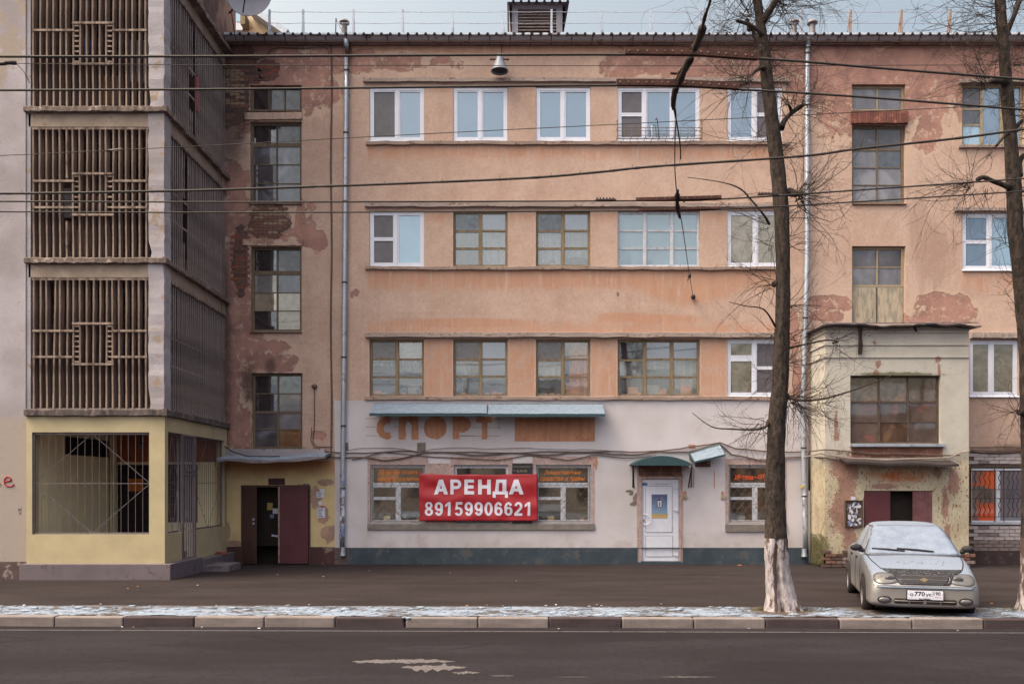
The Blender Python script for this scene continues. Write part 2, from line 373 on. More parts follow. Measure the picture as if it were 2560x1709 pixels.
M['snow'] = (lambda g: (g.bump(g.add(g.noise(90, 4, .7), g.noise(14, 4)), .6, .02), g.done(g.mix(g.step(g.noise(30, 5, .75), .38, .64), A(126,138,152,1.5), A(168,182,198,1.5)), .8))[1])(G('thin snow'))
M['insul'] = simple('dark resin', A(52,42,38), bump=0)
M['green'] = simple('green coated sheet', A(42,68,74), .5, vary=.12, scale=3, bump=.05, spec=.4)
M['maroon'] = simple('maroon steel door', A(86,46,52), .6, vary=.14, scale=2.5)
M['brown_door'] = simple('brown steel door', A(78,56,50), .6, vary=.15, scale=2.5)
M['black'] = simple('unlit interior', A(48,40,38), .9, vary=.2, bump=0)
M['interior'] = simple('dim interior plaster', A(128,108,96), .9, vary=.3)
M['slat'] = (lambda g: (g.bump(g.noise(1, 5, .6, vec=g.vec(40, 40, 5)), .5, .01), g.done(g.mix(g.step(g.noise(1, 6, .65, vec=g.vec(9, 9, 1.6)), .36, .64), A(90,76,69), A(150,131,117)), .9))[1])(G('weathered plank'))
M['slat_grey'] = (lambda g: (g.bump(g.noise(1, 5, .6, vec=g.vec(40, 40, 5)), .5, .01), g.done(g.mix(g.step(g.noise(1, 6, .65, vec=g.vec(6, 14, 1.0)), .34, .66), A(110,98,93), A(160,147,140)), .9))[1])(G('grey weathered plank'))
M['slab'] = simple('mossy concrete edge', A(112,98,90), .95, vary=.35, c2=A(150,138,128), scale=4, bump=.6)
M['slab_dark'] = simple('damp concrete edge', A(88,78,76), .95, vary=.3, c2=A(112,100,94), scale=4, bump=.6)
M['beam'] = simple('stained concrete beam', A(150,134,118), .95, vary=.22, c2=A(140,120,106), scale=2.5, bump=.5)
M['pillar'] = (lambda g: (g.bump(g.add(g.noise(45, 4, .6), g.noise(5, 6, .7)), .6, .012), g.done(g.mix(g.step(g.noise(3.4, 8, .7), .56, .62), g.mix(g.step(g.noise(1.3, 4), .35, .65), A(146,138,138), A(164,158,160)), A(146,128,112)), .95))[1])(G('whitewashed pillar'))
M['wing'] = (lambda g: (g.bump(g.add(g.noise(45, 4, .6), g.noise(5, 6, .7)), .6, .012), g.done(g.mix(g.mul(g.step(g.noise(14, 7, .7), .6, .66), .5), g.mix(g.step(g.add(g.noise(1.15, 9, .72), g.op('DIVIDE', g.sub(g.Z, 7.), 60.)), .56, .62), g.mix(g.step(g.sub(g.Z, g.mul(g.noise(1), .3)), 3.2, 3.3), A(154,142,132), g.mix(g.step(g.noise(.8, 4), .35, .65), A(142,134,134), A(164,156,158))), A(150,137,125)), A(112,100,94)), .95))[1])(G('flaking grey stucco'))
M['brownwall'] = (lambda g: (g.bump(g.noise(20, 5, .6), .5, .02), g.done(g.mix(g.step(g.noise(1, 7, .65, vec=g.vec(1.5, 1.5, .7)), .4, .62), A(92,70,64), A(158,122,102)), .95))[1])(G('stained brown stucco'))
M['plinth_grey'] = simple('grey porch plinth', A(104,94,98), .9, vary=.15, c2=A(90,80,84), scale=2)
M['paper'] = simple('white paper', A(196,196,206), .8, vary=.06, bump=0)
M['paper_orange'] = simple('orange notice paper', A(206,120,52), .8, vary=.1, bump=0)
M['paper_blue'] = simple('blue flyer', A(120,134,170), .8, vary=.15, bump=0)
M['paper_yellow'] = simple('yellowed flyer', A(170,150,90), .8, vary=.15, bump=0)
M['red'] = simple('red banner vinyl', A(160,36,46), .45, vary=.07, scale=2, bump=.04, spec=.4)
M['banner_white'] = simple('white print', A(208,208,218), .5, vary=.03, bump=0)
M['neon_orange'] = simple('orange lettering foil', A(226,134,60), .5, vary=.1, bump=0)
M['neon_red'] = simple('red orange lettering foil', A(224,92,48), .5, vary=.1, bump=0)
M['inkblack'] = simple('black print', A(40,38,40), .6, vary=.05, bump=0)
M['graffiti'] = simple('red spray paint', A(168,40,46), .7, vary=.1, bump=0)
M['sign_dark'] = simple('dark glass sign', A(46,48,54), .25, vary=.1, bump=0, spec=.5)
M['gold'] = simple('gold print', A(150,136,104), .5, .3, vary=.1, bump=0)
M['bark'] = (lambda g: (g.bump(g.add(g.noise(1, 6, .7, vec=g.vec(26, 26, 8)), g.mul(g.noise(30, 4), .5)), 1., .03), g.done(g.mix(g.mul(g.step(g.noise(16, 6, .8), .6, .68), .8), g.mix(g.step(g.noise(1, 7, .78, vec=g.vec(15, 15, 6)), .36, .64), A(28,23,22), A(70,59,53)), A(108,100,92)), .95))[1])(G('dark bark'))
M['bark_white'] = (lambda g: (g.bump(g.add(g.noise(1, 6, .7, vec=g.vec(26, 26, 5)), g.mul(g.noise(30, 4), .5)), 1., .03), g.done(g.mix(g.step(g.add(g.noise(1, 8, .72, vec=g.vec(9, 9, 2.6)), g.add(g.mul(g.step(g.Z, .9, 1.3), .08), g.add(g.mul(g.step(g.X, 3.95, 4.4), .07), g.mul(g.mul(g.step(g.op('ABSOLUTE', g.sub(g.X, g.add(3.905, g.mul(g.sub(g.noise(2.5), .5), .14)))), .008, .03, 1, 0), g.step(g.Z, 1.05, 1.12, 1, 0)), .5)))), .52, .6), g.mix(g.step(g.noise(9, 4), .35, .65), A(140,132,132), A(168,160,160)), A(84,68,62)), .95))[1])(G('limewashed bark'))  # brown line down the cleft is its shade, painted into the limewash
M['twig'] = simple('dark twig bark', A(54,44,41), .9, vary=.25, bump=0)
M['satgrey'] = simple('grey dish enamel', A(148,148,158), .5, vary=.06, scale=4, bump=0)
M['house_ochre'] = simple('ochre gable stucco', A(206,182,148), .9, vary=.12, c2=A(184,146,112), scale=2)

def glass(name, base, vary=.3, refl=.3, tint=(.78, .86, .95, 1), c2=None, scale=2.2, rough=.03, thr=.5, streak=None, wob_=.03, dusty=.6):
    """dusty pane: what hangs behind it, and some reflections, painted as an uneven dark or pale colour, under a mirror-like face"""
    g = G(name)
    n = g.noise(scale, 5, .6, vec=g.vec(*streak) if streak else None)
    b = g.mix(g.step(n, .3, .7), tuple(v*(1-vary) for v in base[:3])+(1,), tuple(min(v*(1+vary), .9) for v in base[:3])+(1,))
    if c2: b = g.mix(g.step(g.noise(scale*1.3, 4, .55, dist=.6), thr, thr+.12), b, c2)
    wob = g.noise(1.6, 2); bp = g.n.new('ShaderNodeBump'); bp.inputs['Strength'].default_value = wob_; bp.inputs['Distance'].default_value = .02
    g.nt.links.new(wob, bp.inputs['Height'])
    b = g.mix(g.mul(g.step(g.noise(24, 4, .7), .5, .7), .07), b, tuple(v*.6 for v in base[:3])+(1,)); g.put(g.b.inputs['Base Color'], b); g.b.inputs['Roughness'].default_value = .6; g.b.inputs['Specular IOR Level'].default_value = 0
    gl = g.n.new('ShaderNodeBsdfGlossy'); gl.inputs['Color'].default_value = tint; gl.inputs['Roughness'].default_value = rough
    g.nt.links.new(bp.outputs[0], gl.inputs['Normal'])
    dust = g.step(g.noise(9, 6, .65), .3, .75, refl, refl*dusty)
    ms = g.n.new('ShaderNodeMixShader'); g.put(ms.inputs[0], dust)
    g.nt.links.new(g.b.outputs[0], ms.inputs[1]); g.nt.links.new(gl.outputs[0], ms.inputs[2])
    g.nt.links.new(ms.outputs[0], g.n['Material Output'].inputs[0])
    return g.m
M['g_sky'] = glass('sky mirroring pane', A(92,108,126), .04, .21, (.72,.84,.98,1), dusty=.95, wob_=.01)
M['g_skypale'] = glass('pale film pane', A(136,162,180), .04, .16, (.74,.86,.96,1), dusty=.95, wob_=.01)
M['g_screen'] = glass('mosquito screen', A(86,78,82), .08, .06, rough=.5)
M['g_dust'] = glass('dusty stair pane', A(82,77,78), .3, .06, c2=A(110,108,116), scale=1.4, thr=.55)
M['g_dustblue'] = glass('dusty stair pane with pale cloth', A(104,102,106), .25, .07, c2=A(128,126,130), scale=1.1, streak=(2.5, 1, .7), thr=.5)
M['g_dark'] = glass('dark pane', A(52,44,44), .3, .14)
M['g_old'] = glass('old wavy pane', A(96,98,106), .1, .21, (.8,.84,.92,1), dusty=.9)
M['g_blue'] = glass('bluish pane', A(108,124,134), .08, .2, (.8,.9,.95,1), dusty=.9)
M['g_warm'] = glass('pane with painted warm reflection', A(104,92,84), .3, .28, (1,.9,.78,1), c2=A(160,120,92), scale=3.2, thr=.54)  # warm reflection painted into the pane colour
M['g_warmlow'] = glass('pane with painted orange reflection', A(110,86,70), .35, .22, (1,.88,.74,1), c2=A(170,112,76), scale=3.4, thr=.52)  # orange reflection of sunlit roofs painted into the pane colour
M['g_grey'] = glass('grey lace pane', A(112,110,108), .18, .14, (1,.95,.88,1), c2=A(104,98,92), scale=4, thr=.52)
M['g_pale'] = glass('cream curtain pane', A(140,128,112), .25, .25, (1,.93,.82,1), c2=A(104,94,82), scale=2.8, thr=.5)
M['g_shop'] = glass('shop pane', A(66,54,48), .35, .17, (1,.86,.72,1), c2=A(98,78,62), scale=2.6, thr=.54)
M['g_shopdark'] = glass('dark shop pane', A(46,36,34), .3, .14, (1,.9,.8,1))
M['g_orange'] = glass('pane with painted orange glow', A(118,106,100), .25, .08, c2=A(214,96,52), scale=1.25, thr=.47, streak=(2.6, 1, .45))  # orange glow painted into the pane colour, no curtain behind
M['g_blinds'] = glass('pane with grey blinds', A(108,104,112), .08, .1, c2=A(150,110,100), scale=1.2, thr=.66)
M['g_red'] = glass('stair pane with red cloth', A(88,76,70), .35, .1, c2=A(118,80,72), scale=1.6, thr=.55)
M['g_gold'] = glass('pane with painted golden mirroring', A(100,92,82), .3, .2, (1,.94,.84,1), c2=A(120,112,96), scale=5, thr=.52)  # golden reflection painted as blotches in the pane colour
M['frost'] = glass('patterned frosted pane', A(84,74,70), .3, .08, c2=A(112,100,92), scale=26, thr=.5)

def clear_glass(d0=.12, d1=.34):
    """old glazing one can see through: dusty, with the street mirrored in it"""
    g = G('dusty clear pane'); ms = g.n.new('ShaderNodeMixShader'); tr = g.n.new('ShaderNodeBsdfTransparent'); tr.inputs[0].default_value = (.9, .92, .92, 1)
    gl = g.n.new('ShaderNodeBsdfGlossy'); gl.inputs['Roughness'].default_value = .03; gl.inputs['Color'].default_value = (.85, .88, .92, 1)
    bp = g.n.new('ShaderNodeBump'); bp.inputs['Strength'].default_value = .05; bp.inputs['Distance'].default_value = .02; g.nt.links.new(g.noise(1.6, 2), bp.inputs['Height']); g.nt.links.new(bp.outputs[0], gl.inputs['Normal'])
    g.put(g.b.inputs['Base Color'], A(128,122,118)); g.b.inputs['Roughness'].default_value = .9
    m2 = g.n.new('ShaderNodeMixShader'); g.put(m2.inputs[0], g.step(g.noise(5, 5, .65), .35, .75, d0, d1)); g.nt.links.new(tr.outputs[0], m2.inputs[1]); g.nt.links.new(g.b.outputs[0], m2.inputs[2])
    ms.inputs[0].default_value = .15; g.nt.links.new(m2.outputs[0], ms.inputs[1]); g.nt.links.new(gl.outputs[0], ms.inputs[2]); g.nt.links.new(ms.outputs[0], g.n['Material Output'].inputs[0]); return g.m
M['g_clear'] = clear_glass(.08, .24); M['g_clear_shop'] = clear_glass(.02, .1)
M['room'] = simple('dim room wall', A(150,128,110), vary=.15, scale=1.2)
M['curtain'] = simple('cream net curtain', A(190,180,164), vary=.12, streak=(14, 4, 1), bump=0); M['curtain_grey'] = simple('grey net curtain', A(160,156,156), vary=.12, streak=(14, 4, 1), bump=0); M['curtain_orange'] = simple('orange curtain', A(226,136,84,.7), vary=.12, streak=(14, 4, 1), bump=0)  # the orange one stands in for warm reflections in the lower panes
M['pot'] = simple('clay pot', A(226,126,72,.7), bump=0); M['leafy'] = simple('pot plant leaves', A(90,110,70), vary=.4, bump=0); M['carton'] = simple('carton', A(214,176,128,.7), vary=.15, bump=0)  # pot and carton colours lifted to stand in for warm reflections

# ---------------------------------------------------------------- ground, road, pavement, kerb
SL = math.tan(R(-1.0))                        # the kerb runs one degree off the facade line
def ky(x, y0): return y0+SL*x
def strip(name, m, ya, yb, za, zb, x0=-60, x1=60, n=60):
    b = MB()
    for i in range(n):
        a, c = x0+(x1-x0)*i/n, x0+(x1-x0)*(i+1)/n
        fa = ya if callable(ya) else (lambda x: ya); fb = yb if callable(yb) else (lambda x: yb)
        b.poly([(a, fa(a), za), (c, fa(c), za), (c, fb(c), zb), (a, fb(a), zb)])
    return tag(b.build(name, m), kind='structure')
def asphalt(name, base, crack=.5, tracks=False):
    g = G(name); f = g.noise(120, 3, .7); f2 = g.noise(38, 4, .7); md = g.noise(1, 6, .6, vec=g.vec(.5, 1.6, 1)); big = g.noise(.25, 4)
    d = tuple(v*.8 for v in base[:3])+(1,); l = tuple(v*1.22 for v in base[:3])+(1,)
    c = g.mix(g.step(g.add(g.mul(md, .6), g.mul(big, .4)), .36, .64), d, l)
    c = g.mix(g.mul(g.step(f, .5, .8), .5), c, tuple(v*1.7 for v in base[:3])+(1,)); c = g.mix(g.mul(g.step(g.noise(13, 6, .82), .46, .64), .5), c, tuple(v*.55 for v in base[:3])+(1,)); c = g.mix(g.mul(g.step(g.noise(26, 5, .8, vec=g.vec(1, 1, 1, (3, 3, 3))), .54, .68), .4), c, tuple(v*1.9 for v in base[:3])+(1,))
    c = g.mix(g.mul(g.step(f2, .58, .72), .5), c, tuple(v*.5 for v in base[:3])+(1,))
    wet = g.step(g.noise(1, 6, .68, vec=g.vec(.55, 2.6, 1, (4,1,0))), .60, .65)
    c = g.mix(g.mul(wet, crack), c, tuple(v*.45 for v in base[:3])+(1,))
    pale = g.step(g.noise(1, 6, .68, vec=g.vec(.7, 3.5, 1, (9,3,0))), .66, .71)
    c = g.mix(g.mul(pale, .3), c, tuple(v*2.2 for v in base[:3])+(1,))
    if tracks:
        t = g.noise(1, 3, .5, vec=g.vec(.05, 1.3, 1)); c = g.mix(g.mul(g.step(t, .42, .62), .6), c, d); crk = g.step(g.vor(1, vec=g.vec(.35, 1.1, 1), feature='DISTANCE_TO_EDGE'), .004, .012, 1, 0); c = g.mix(g.mul(crk, g.mul(g.step(g.noise(.6, 3), .5, .6), .6)), c, tuple(v*.4 for v in base[:3])+(1,)); pt_ = g.step(g.noise(1, 2, .5, vec=g.vec(.16, .8, 1, (2, 0, 0))), .57, .585); c = g.mix(g.mul(pt_, .35), c, tuple(v*.6 for v in base[:3])+(1,))
    g.bump(g.add(f, g.mul(f2, .7)), .7, .012)
    return g.done(c, .95, spec=.04)
M['pave'] = asphalt('pavement asphalt', A(84,75,75, 2.8), .55)
M['road'] = asphalt('road asphalt', A(77,72,76, 3.2), .35, True)
M['ground'] = simple('distant ground', A(90,80,76, 1.5), scale=1)
strip('ground', M['ground'], -400, 400, -.06, -.06, -400, 400, 4)
strip('road', M['road'], lambda x: -31., lambda x: ky(x, -9.72), -.02, -.02)
strip('pavement', M['pave'], lambda x: ky(x, -8.3), lambda x: .4, .085, 0.)
strip('far_pavement', M['snow'], -40., -31., .08, .08)  # unseen; its snow is added to bounce light into the porch
# road edge line and worn paint
M['roadpaint'] = simple('worn road paint', A(126,119,119, 2.2), vary=.3, c2=A(80,73,74, 2.2), scale=7)
tag(strip('edge_line', M['roadpaint'], lambda x: ky(x, -10.08), lambda x: ky(x, -10.03), -.016, -.016), kind='structure')
def splat(name, cx, cy, w_, seed, h_=.12):
    rnd = random.Random(seed); b = MB(); Y = -22+(EYE+.02)*FPX/(cy-HOR); x = wx(cx, Y); n = 46; hw = w_/2/SC(Y)
    up, lo = [], []
    for i in range(n+1):
        t = i/n; e_ = math.sin(math.pi*min(1, max(0, t)))**.6
        up.append((x-hw+2*hw*t, Y+h_*e_*(.25+.75*mnoise.noise((t*7, seed, 0))**2*2+.25*rnd.random()), -.0155))
        lo.append((x-hw+2*hw*t, Y-h_*e_*(.2+.8*abs(mnoise.noise((t*6, seed+9, 0)))*1.6+.25*rnd.random()), -.0155))
    for i in range(n): b.poly([lo[i], lo[i+1], up[i+1], up[i]])
    return tag(b.build(name, M['roadpaint']), kind='structure')
for i, s in enumerate([(1010, 1653, 260, 3, .24), (1085, 1668, 165, 5, .24), (1165, 1681, 70, 8, .09), (1255, 1689, 60, 11, .04), (1720, 1692, 140, 14, .04), (1430, 1692, 90, 19, .02)]): splat('worn_road_marking', *s)

# snow strip behind the kerb
def snow_strip():
    g = G('thin snow over dirt'); n = g.add(g.mul(g.noise(1, 8, .76, vec=g.vec(7, 15, 8)), .75), g.mul(g.noise(1, 4, .6, vec=g.vec(1.3, 5, 2)), .25)); e_ = g.noise(1, 6, .65, vec=g.vec(1.1, 1.6, 1)); t = g.sub(g.add(n, g.mul(g.sub(e_, .5), .5)), 0)
    f = g.noise(120, 3, .7)
    edge = g.step(g.add(g.sub(g.Y, g.mul(g.X, SL)), g.mul(g.sub(n, .5), .5)), -8.5, -8.28)
    t = g.add(t, g.mul(g.sub(g.noise(1, 5, .8, vec=g.vec(26, 44, 20)), .5), .5)); cov = g.mul(g.step(t, .42, .5), g.sub(1., edge))
    under = g.mul(g.step(g.ells([(2290, 1560, 170, 80)], -9.), 0, .4), 0)
    bare = g.step(g.op('SQRT', g.add(g.mul(g.sub(g.X, 6.1), g.sub(g.X, 6.1)), g.mul(g.mul(g.add(g.Y, 8.6), g.add(g.Y, 8.6)), 1.8))), .75, 1.25)
    root = g.step(g.op('SQRT', g.add(g.mul(g.sub(g.X, 4.03), g.sub(g.X, 4.03)), g.mul(g.add(g.Y, 8.8), g.add(g.Y, 8.8)))), .35, .6)
    cov = g.mul(cov, g.mul(bare, root))
    c = g.mix(cov, g.mix(g.step(f, .4, .6), A(70,58,50, 1.5), A(104,88,76, 1.5)), g.mix(g.step(f, .35, .65), A(118,128,144, 1.4), A(160,172,188, 1.4)))
    g.bump(g.add(cov, g.mul(f, .5)), .8, .02); m = g.done(c, .85)
    b = MB(); nx, ny = 520, 14; vs = []
    for j in range(ny+1):
        for i in range(nx+1):
            x = -13+26*i/nx; y = ky(x, -9.5)+1.26*j/ny
            z = .087+.02*(1-j/ny)+.012*mnoise.noise((x*3, y*6, 0))+.010*mnoise.noise((x*11, y*14, 3))
            if j == ny: z = .078
            b.v.append((x, y, z))
    for j in range(ny):
        for i in range(nx): a_ = j*(nx+1)+i; b.face((a_, a_+1, a_+nx+2, a_+nx+1))
    return tag(b.build('snow_covered_verge', m), kind='structure')
snow_strip()
def lumps():
    rr = random.Random(31); b = MB(); b.smooth = True
    for k in range(420):
        x = rr.uniform(-8.5, 8.5); y = ky(x, rr.triangular(-9.5, -8.3, -9.2))
        if (x-6.1)**2+(y+8.6)**2 < 1.3 or (x-4.03)**2+(y+8.8)**2 < .2: continue
        s_ = rr.uniform(.015, .06)*rr.random()+.012; b.ell((x, y, .1), (s_*1.6, s_, s_*.35), 7, 4)
    for k in range(6): x = wx(1016, -9.6)+rr.uniform(-.06, .06); b.ell((x, -9.56+rr.uniform(-.06, .06), rr.uniform(.09, .11)), (.045, .04, .014), 7, 5)
    tag(b.build('snow_lumps', M['snow'], None), kind='stuff')
lumps()
# kerb stones: two pale, one black
def kerb_mat(name, base):
    g = G(name); n = g.noise(1, 6, .65, vec=g.vec(2.5, 4, 8)); f = g.noise(80, 3, .7); st = g.noise(1, 4, .6, vec=g.vec(22, 2, 2))
    c = g.mix(g.step(n, .35, .65), tuple(v*.72 for v in base[:3])+(1,), base)
    c = g.mix(g.mul(g.step(st, .55, .7), .35), c, tuple(v*.55 for v in base[:3])+(1,)); c = g.mix(g.mul(g.step(f, .5, .7), .25), c, tuple(v*1.4 for v in base[:3])+(1,))
    g.bump(g.add(f, n), .5, .01); return g.done(c, .92)
M['kerb_pale'] = kerb_mat('pale kerb paint', A(124,114,110, 1.1)); M['kerb_black'] = kerb_mat('black kerb paint', A(64,54,56, .95))
kerb = thing('kerb', None, None); kerb['kind'] = 'structure'
seams = [-400,-223,-46,131,305,484,660,838,1014,1195,1372,1553,1731,1908,2090,2268,2443,2620,2797,2974]
tone = 'bwwwbwwbwwbwwbwwbwwb'
Dk = -9.6
for i in range(len(seams)-1):
    x0, x1 = wx(seams[i], Dk), wx(seams[i+1], Dk)
    if i == 8: x0 += .0
    if i == 7: x1 -= .0
    gp = .006; rnd = random.Random(i)
    b = MB(); dz = rnd.uniform(-.006, .006)
    ya, yb = ky(x0, -9.66), ky(x1, -9.66)
    z0, z1 = -.05, .108+dz
    for (xx, yy) in ((x0+gp, ya), (x1-gp, yb)):
        b.v += [(xx, yy, z0), (xx, yy, z1), (xx, yy+.15, z1), (xx, yy+.15, z0)]
    for q in ((0,1,2,3),(7,6,5,4),(0,4,5,1),(1,5,6,2),(2,6,7,3),(3,7,4,0)): b.face(q)
    black = (i-4) % 3 == 0
    if i == 7:                                     # broken end of this black stone
        for k in (4,5,6,7): b.v[k] = (b.v[k][0]-(.03 if k in (5,6) else .0), b.v[k][1], b.v[k][2])
    b.build('kerb_stone', M['kerb_black'] if black else M['kerb_pale'], kerb, bevel=.018)

# ---------------------------------------------------------------- main building
bld = thing('apartment_building', 'long peach stucco apartment building with white ground floor, flaking walls and rows of windows', 'building', loc=(3, 0, 0))
COLS = [(924,1060), (1133,1269), (1340,1476), (1544,1750), (1818,1956)]
RROW = [(218,352), (527,666), (848,990)]
SHOP = [(926,1064), (1135,1271), (1340,1477), (1821,1958)]
def hole(px0, px1, py0, py1, d=.14): return (wx(px0), wx(px1), wz(py1), wz(py0), d)
H = [hole(a, b_, c, d_) for a, b_ in COLS for c, d_ in RROW]
STL = [(625,754,213,276), (625,754,304,508), (627,754,616,828), (629,756,932,1122)]
STR = [(2130,2264,211,276), (2130,2264,312,508), (2130,2264,615,806)]
RCOL = [(2405,2560,211,364), (2406,2545,533,674), (2424,2545,850,989)]
H += [hole(*q, .2) for q in STL+STR]+[hole(*q) for q in RCOL]
PD = (280, 375, 1160, 1395)                                          # porch interior door and barred window
H += [(-9.85, -9.08, .35, 2.5, .1), (-8.62, -7.86, 1.05, 2.5, .15)]
ztop = wz(98)
b = MB()
def inreg(h, x0, x1, z0, z1): return h[0] < x1 and h[1] > x0 and h[2] < z1 and h[3] > z0
def region(b, x0, x1, z0, z1):
    b.wall(x0, x1, z0, z1, 0, [h for h in H if inreg(h, x0, x1, z0, z1)])
region(b, -10.2, wx(836), wz(1152), ztop); region(b, wx(836), wx(2020), wz(1001), ztop); region(b, wx(2020), 16, wz(1130), ztop)
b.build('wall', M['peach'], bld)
# yellow ground floor by the left entrance
DOORL = (607, 773, 1213, 1412)
b = MB(); b.wall(-7.2, wx(837), wz(1366), wz(1152), -.03, [hole(*DOORL, .35)]); b.build('entrance_wall', M['yellow_worn_shaded'], bld)
b = MB(); b.wall(-7.2, wx(837), -.05, wz(1366), -.034, [hole(*DOORL, .35)]); b.box(-7.2, wx(607), -.034, .0, wz(1366), wz(1365)); b.build('entrance_plinth', M['oxblood'], bld)
b = MB(); b.wall(-10.2, -7.1, -.05, wz(1152), .002, [h for h in H[-2:]]); b.build('porch_back_wall', M['yellow_lifted'], bld)
# white ground floor
DOORW = (1593, 1706, 1178, 1404)
HW = [hole(*q, .16) for q in [(a, b_, 1162, 1307) for a, b_ in SHOP]]+[hole(*DOORW, .16)]
b = MB(); b.wall(wx(837), wx(2020), wz(1368), wz(1001), -.014, HW); b.poly([(wx(837),-.014,wz(1001)),(wx(2020),-.014,wz(1001)),(wx(2020),0,wz(1001)),(wx(837),0,wz(1001))]); b.build('ground_floor_wall', M['white_wall'], bld)
b = MB(); b.wall(wx(872), wx(2020), -.05, wz(1368), -.045, [hole(*DOORW, .2)]); b.poly([(wx(872),-.045,wz(1368)),(wx(1593),-.045,wz(1368)),(wx(1593),-.014,wz(1368)),(wx(872),-.014,wz(1368))]); b.poly([(wx(1706),-.045,wz(1368)),(wx(2020),-.045,wz(1368)),(wx(2020),-.014,wz(1368)),(wx(1706),-.014,wz(1368))]); b.build('plinth', M['blue'], bld)
pbox('plinth_corner', simple('bare plinth render', A(96,84,80), c2=A(70,58,56)), bld, 837, 872, 1368, 1420, -.03, 0)
# right: ground floor of white brick
b = MB(); hr = hole(2427, 2575, 1166, 1306, .14); b.wall(11.3, 16, wz(1378), wz(1130), 0, [hr]); b.build('mortar_bed', M['mortar'], bld)
b = MB(); b.wall(11.3, 16, -.05, wz(1378), -.02, []); b.build('bare_plinth', simple('dark rough plinth', A(62,50,50), c2=A(84,70,66), scale=4, bump=.6), bld)
# pinkish surrounds and grey sill bands of the shop windows
def flat(name, m, y, *rects):
    b = MB()
    for p in rects: b.box(wx(p[0]), wx(p[1]), y, 0 if y < 0 else y+.003, wz(p[3]), wz(p[2]))
    return b.build(name, m, bld)
flat('window_surround', M['pink'], -.022, (919,1486,1140,1161), (919,925.5,1161,1308), (1064.5,1134.5,1161,1308), (1271.5,1280,1161,1308), (1331,1339.5,1161,1308), (1280,1331,1185,1308), (1477.5,1486,1161,1308))
flat('window_surround', M['pink'], -.022, (1813,1966,1146,1161.5), (1813,1820.5,1161.5,1309), (1958.5,1966,1161.5,1309))
flat('lintel_patch', M['white_wall'], -.026, (1071,1126,1141,1158)); flat('lintel_patch', M['white_wall'], -.026, (1282,1331,1141,1157))
flat('sill_band', M['greysill'], -.06, (919,1486,1308.5,1323)); flat('sill_band', M['greysill'], -.06, (1813,1966,1309.5,1328))
# ghost of the removed shop name, and the rectangle beside it
arc = lambda cx, cz, rx, rz, a0, a1, n=10: [(cx+rx*math.cos(R(a0+(a1-a0)*k/n)), cz+rz*math.sin(R(a0+(a1-a0)*k/n))) for k in range(n+1)]
def quads(o_, i_): return [[o_[k], o_[k+1], i_[k+1], i_[k]] for k in range(len(o_)-1)]
GH = {'С': [arc(.62,.5,.62,.5,66,294,20)+arc(.68,.5,.26,.2,294,66,12)],
      'П': [[(0,0),(0,.9),(.1,1),(.9,1),(1,.9),(1,0),(.64,0),(.64,.62),(.56,.75),(.44,.75),(.36,.62),(.36,0)]],
      'О': [arc(.5,.5,.5,.5,0,345,22)],
      'Р': [[(0,0),(0,1),(.36,1)]+arc(.4,.64,.6,.36,88,-80,14)+[(.44,.34),(.36,.3),(.36,0)]],
      'Т': [[(.33,0),(.33,.72),(.12,.72),(0,.78),(.05,1),(.96,1),(1,.8),(.9,.72),(.68,.72),(.68,0)]]}
for ch, a, b_ in (('С',941,984), ('П',997,1047), ('О',1059,1118), ('Р',1132,1178), ('Т',1190,1232)):
    lb = MB(); rnd = random.Random(a)
    for q in GH[ch]:
        jag = []
        for k in range(len(q)):                     # the paint round the old letters broke off unevenly
            p, n_ = q[k], q[(k+1)%len(q)]; m_ = max(1, int(math.hypot(p[0]-n_[0], p[1]-n_[1])*5))
            jag += [(p[0]+(n_[0]-p[0])*t/m_+rnd.uniform(-.02, .02), p[1]+(n_[1]-p[1])*t/m_+rnd.uniform(-.02, .02)) for t in range(m_)]
        lb.prism([(wx(a+(b_-a)*x), wz(1098-58*z)) for x, z in jag], -.0168-.0002*rnd.random(), -.013)
    lb.build('letter_ghost', M['ghost'], bld)
flat('sign_ghost', M['ghost'], -.0175, (1287,1487,1044,1103))
b = MB()
for px0, px1, py in ((914,940,1046), (914,940,1067), (914,942,1089), (1150,1186,1089), (1180,1252,1069), (1150,1252,1090), (1196,1252,1047), (1046,1060,1068), (985,996,1068)): b.box(wx(px0), wx(px1), -.0165, -.01, wz(py), wz(py-.9))
b.box(wx(1247), wx(1248), -.0165, -.01, wz(1074), wz(1046)); b.build('scratch_line', simple('scratched line', A(120,92,78)), bld)
# concrete strips over and under the window rows
def strip_band(name, m, px0, px1, py0, py1, out, seed):
    rnd = random.Random(seed); b = MB(); n = 44; X = [wx(px0+(px1-px0)*i/n) for i in range(n+1)]
    for x in X:
        j = rnd.uniform(-.008, .008)+.015*mnoise.noise((x*.5, seed, 0)); o = out+rnd.uniform(-.006, .006)
        z0, z1 = wz(py1)+j+rnd.uniform(-.006, .006), wz(py0)+j
        b.v += [(x, .005, z0), (x, -o, z0), (x, -o-.004, z1-.012), (x, -o+.02, z1), (x, .005, z1)]
    for i in range(n):
        for k in range(5): b.face([i*5+k, (i+1)*5+k, (i+1)*5+(k+1)%5, i*5+(k+1)%5])
    b.face(range(5)); b.face([n*5+k for k in range(5)][::-1]); return b.build(name, m, bld)
strip_band('lintel_strip', M['concrete'], 909, 1972, 197, 207, .09, 1); strip_band('lintel_strip', M['concrete'], 913, 1968, 508, 519, .1, 2); strip_band('lintel_strip', M['concrete'], 914, 1962, 832, 844, .12, 3)
strip_band('sill_strip', M['sill_concrete'], 915, 1972, 354, 363, .07, 4); strip_band('sill_strip', M['sill_concrete'], 914, 1960, 667, 675, .07, 5); strip_band('sill_strip', M['sill_concrete'], 912, 1962, 991, 1000, .07, 6)
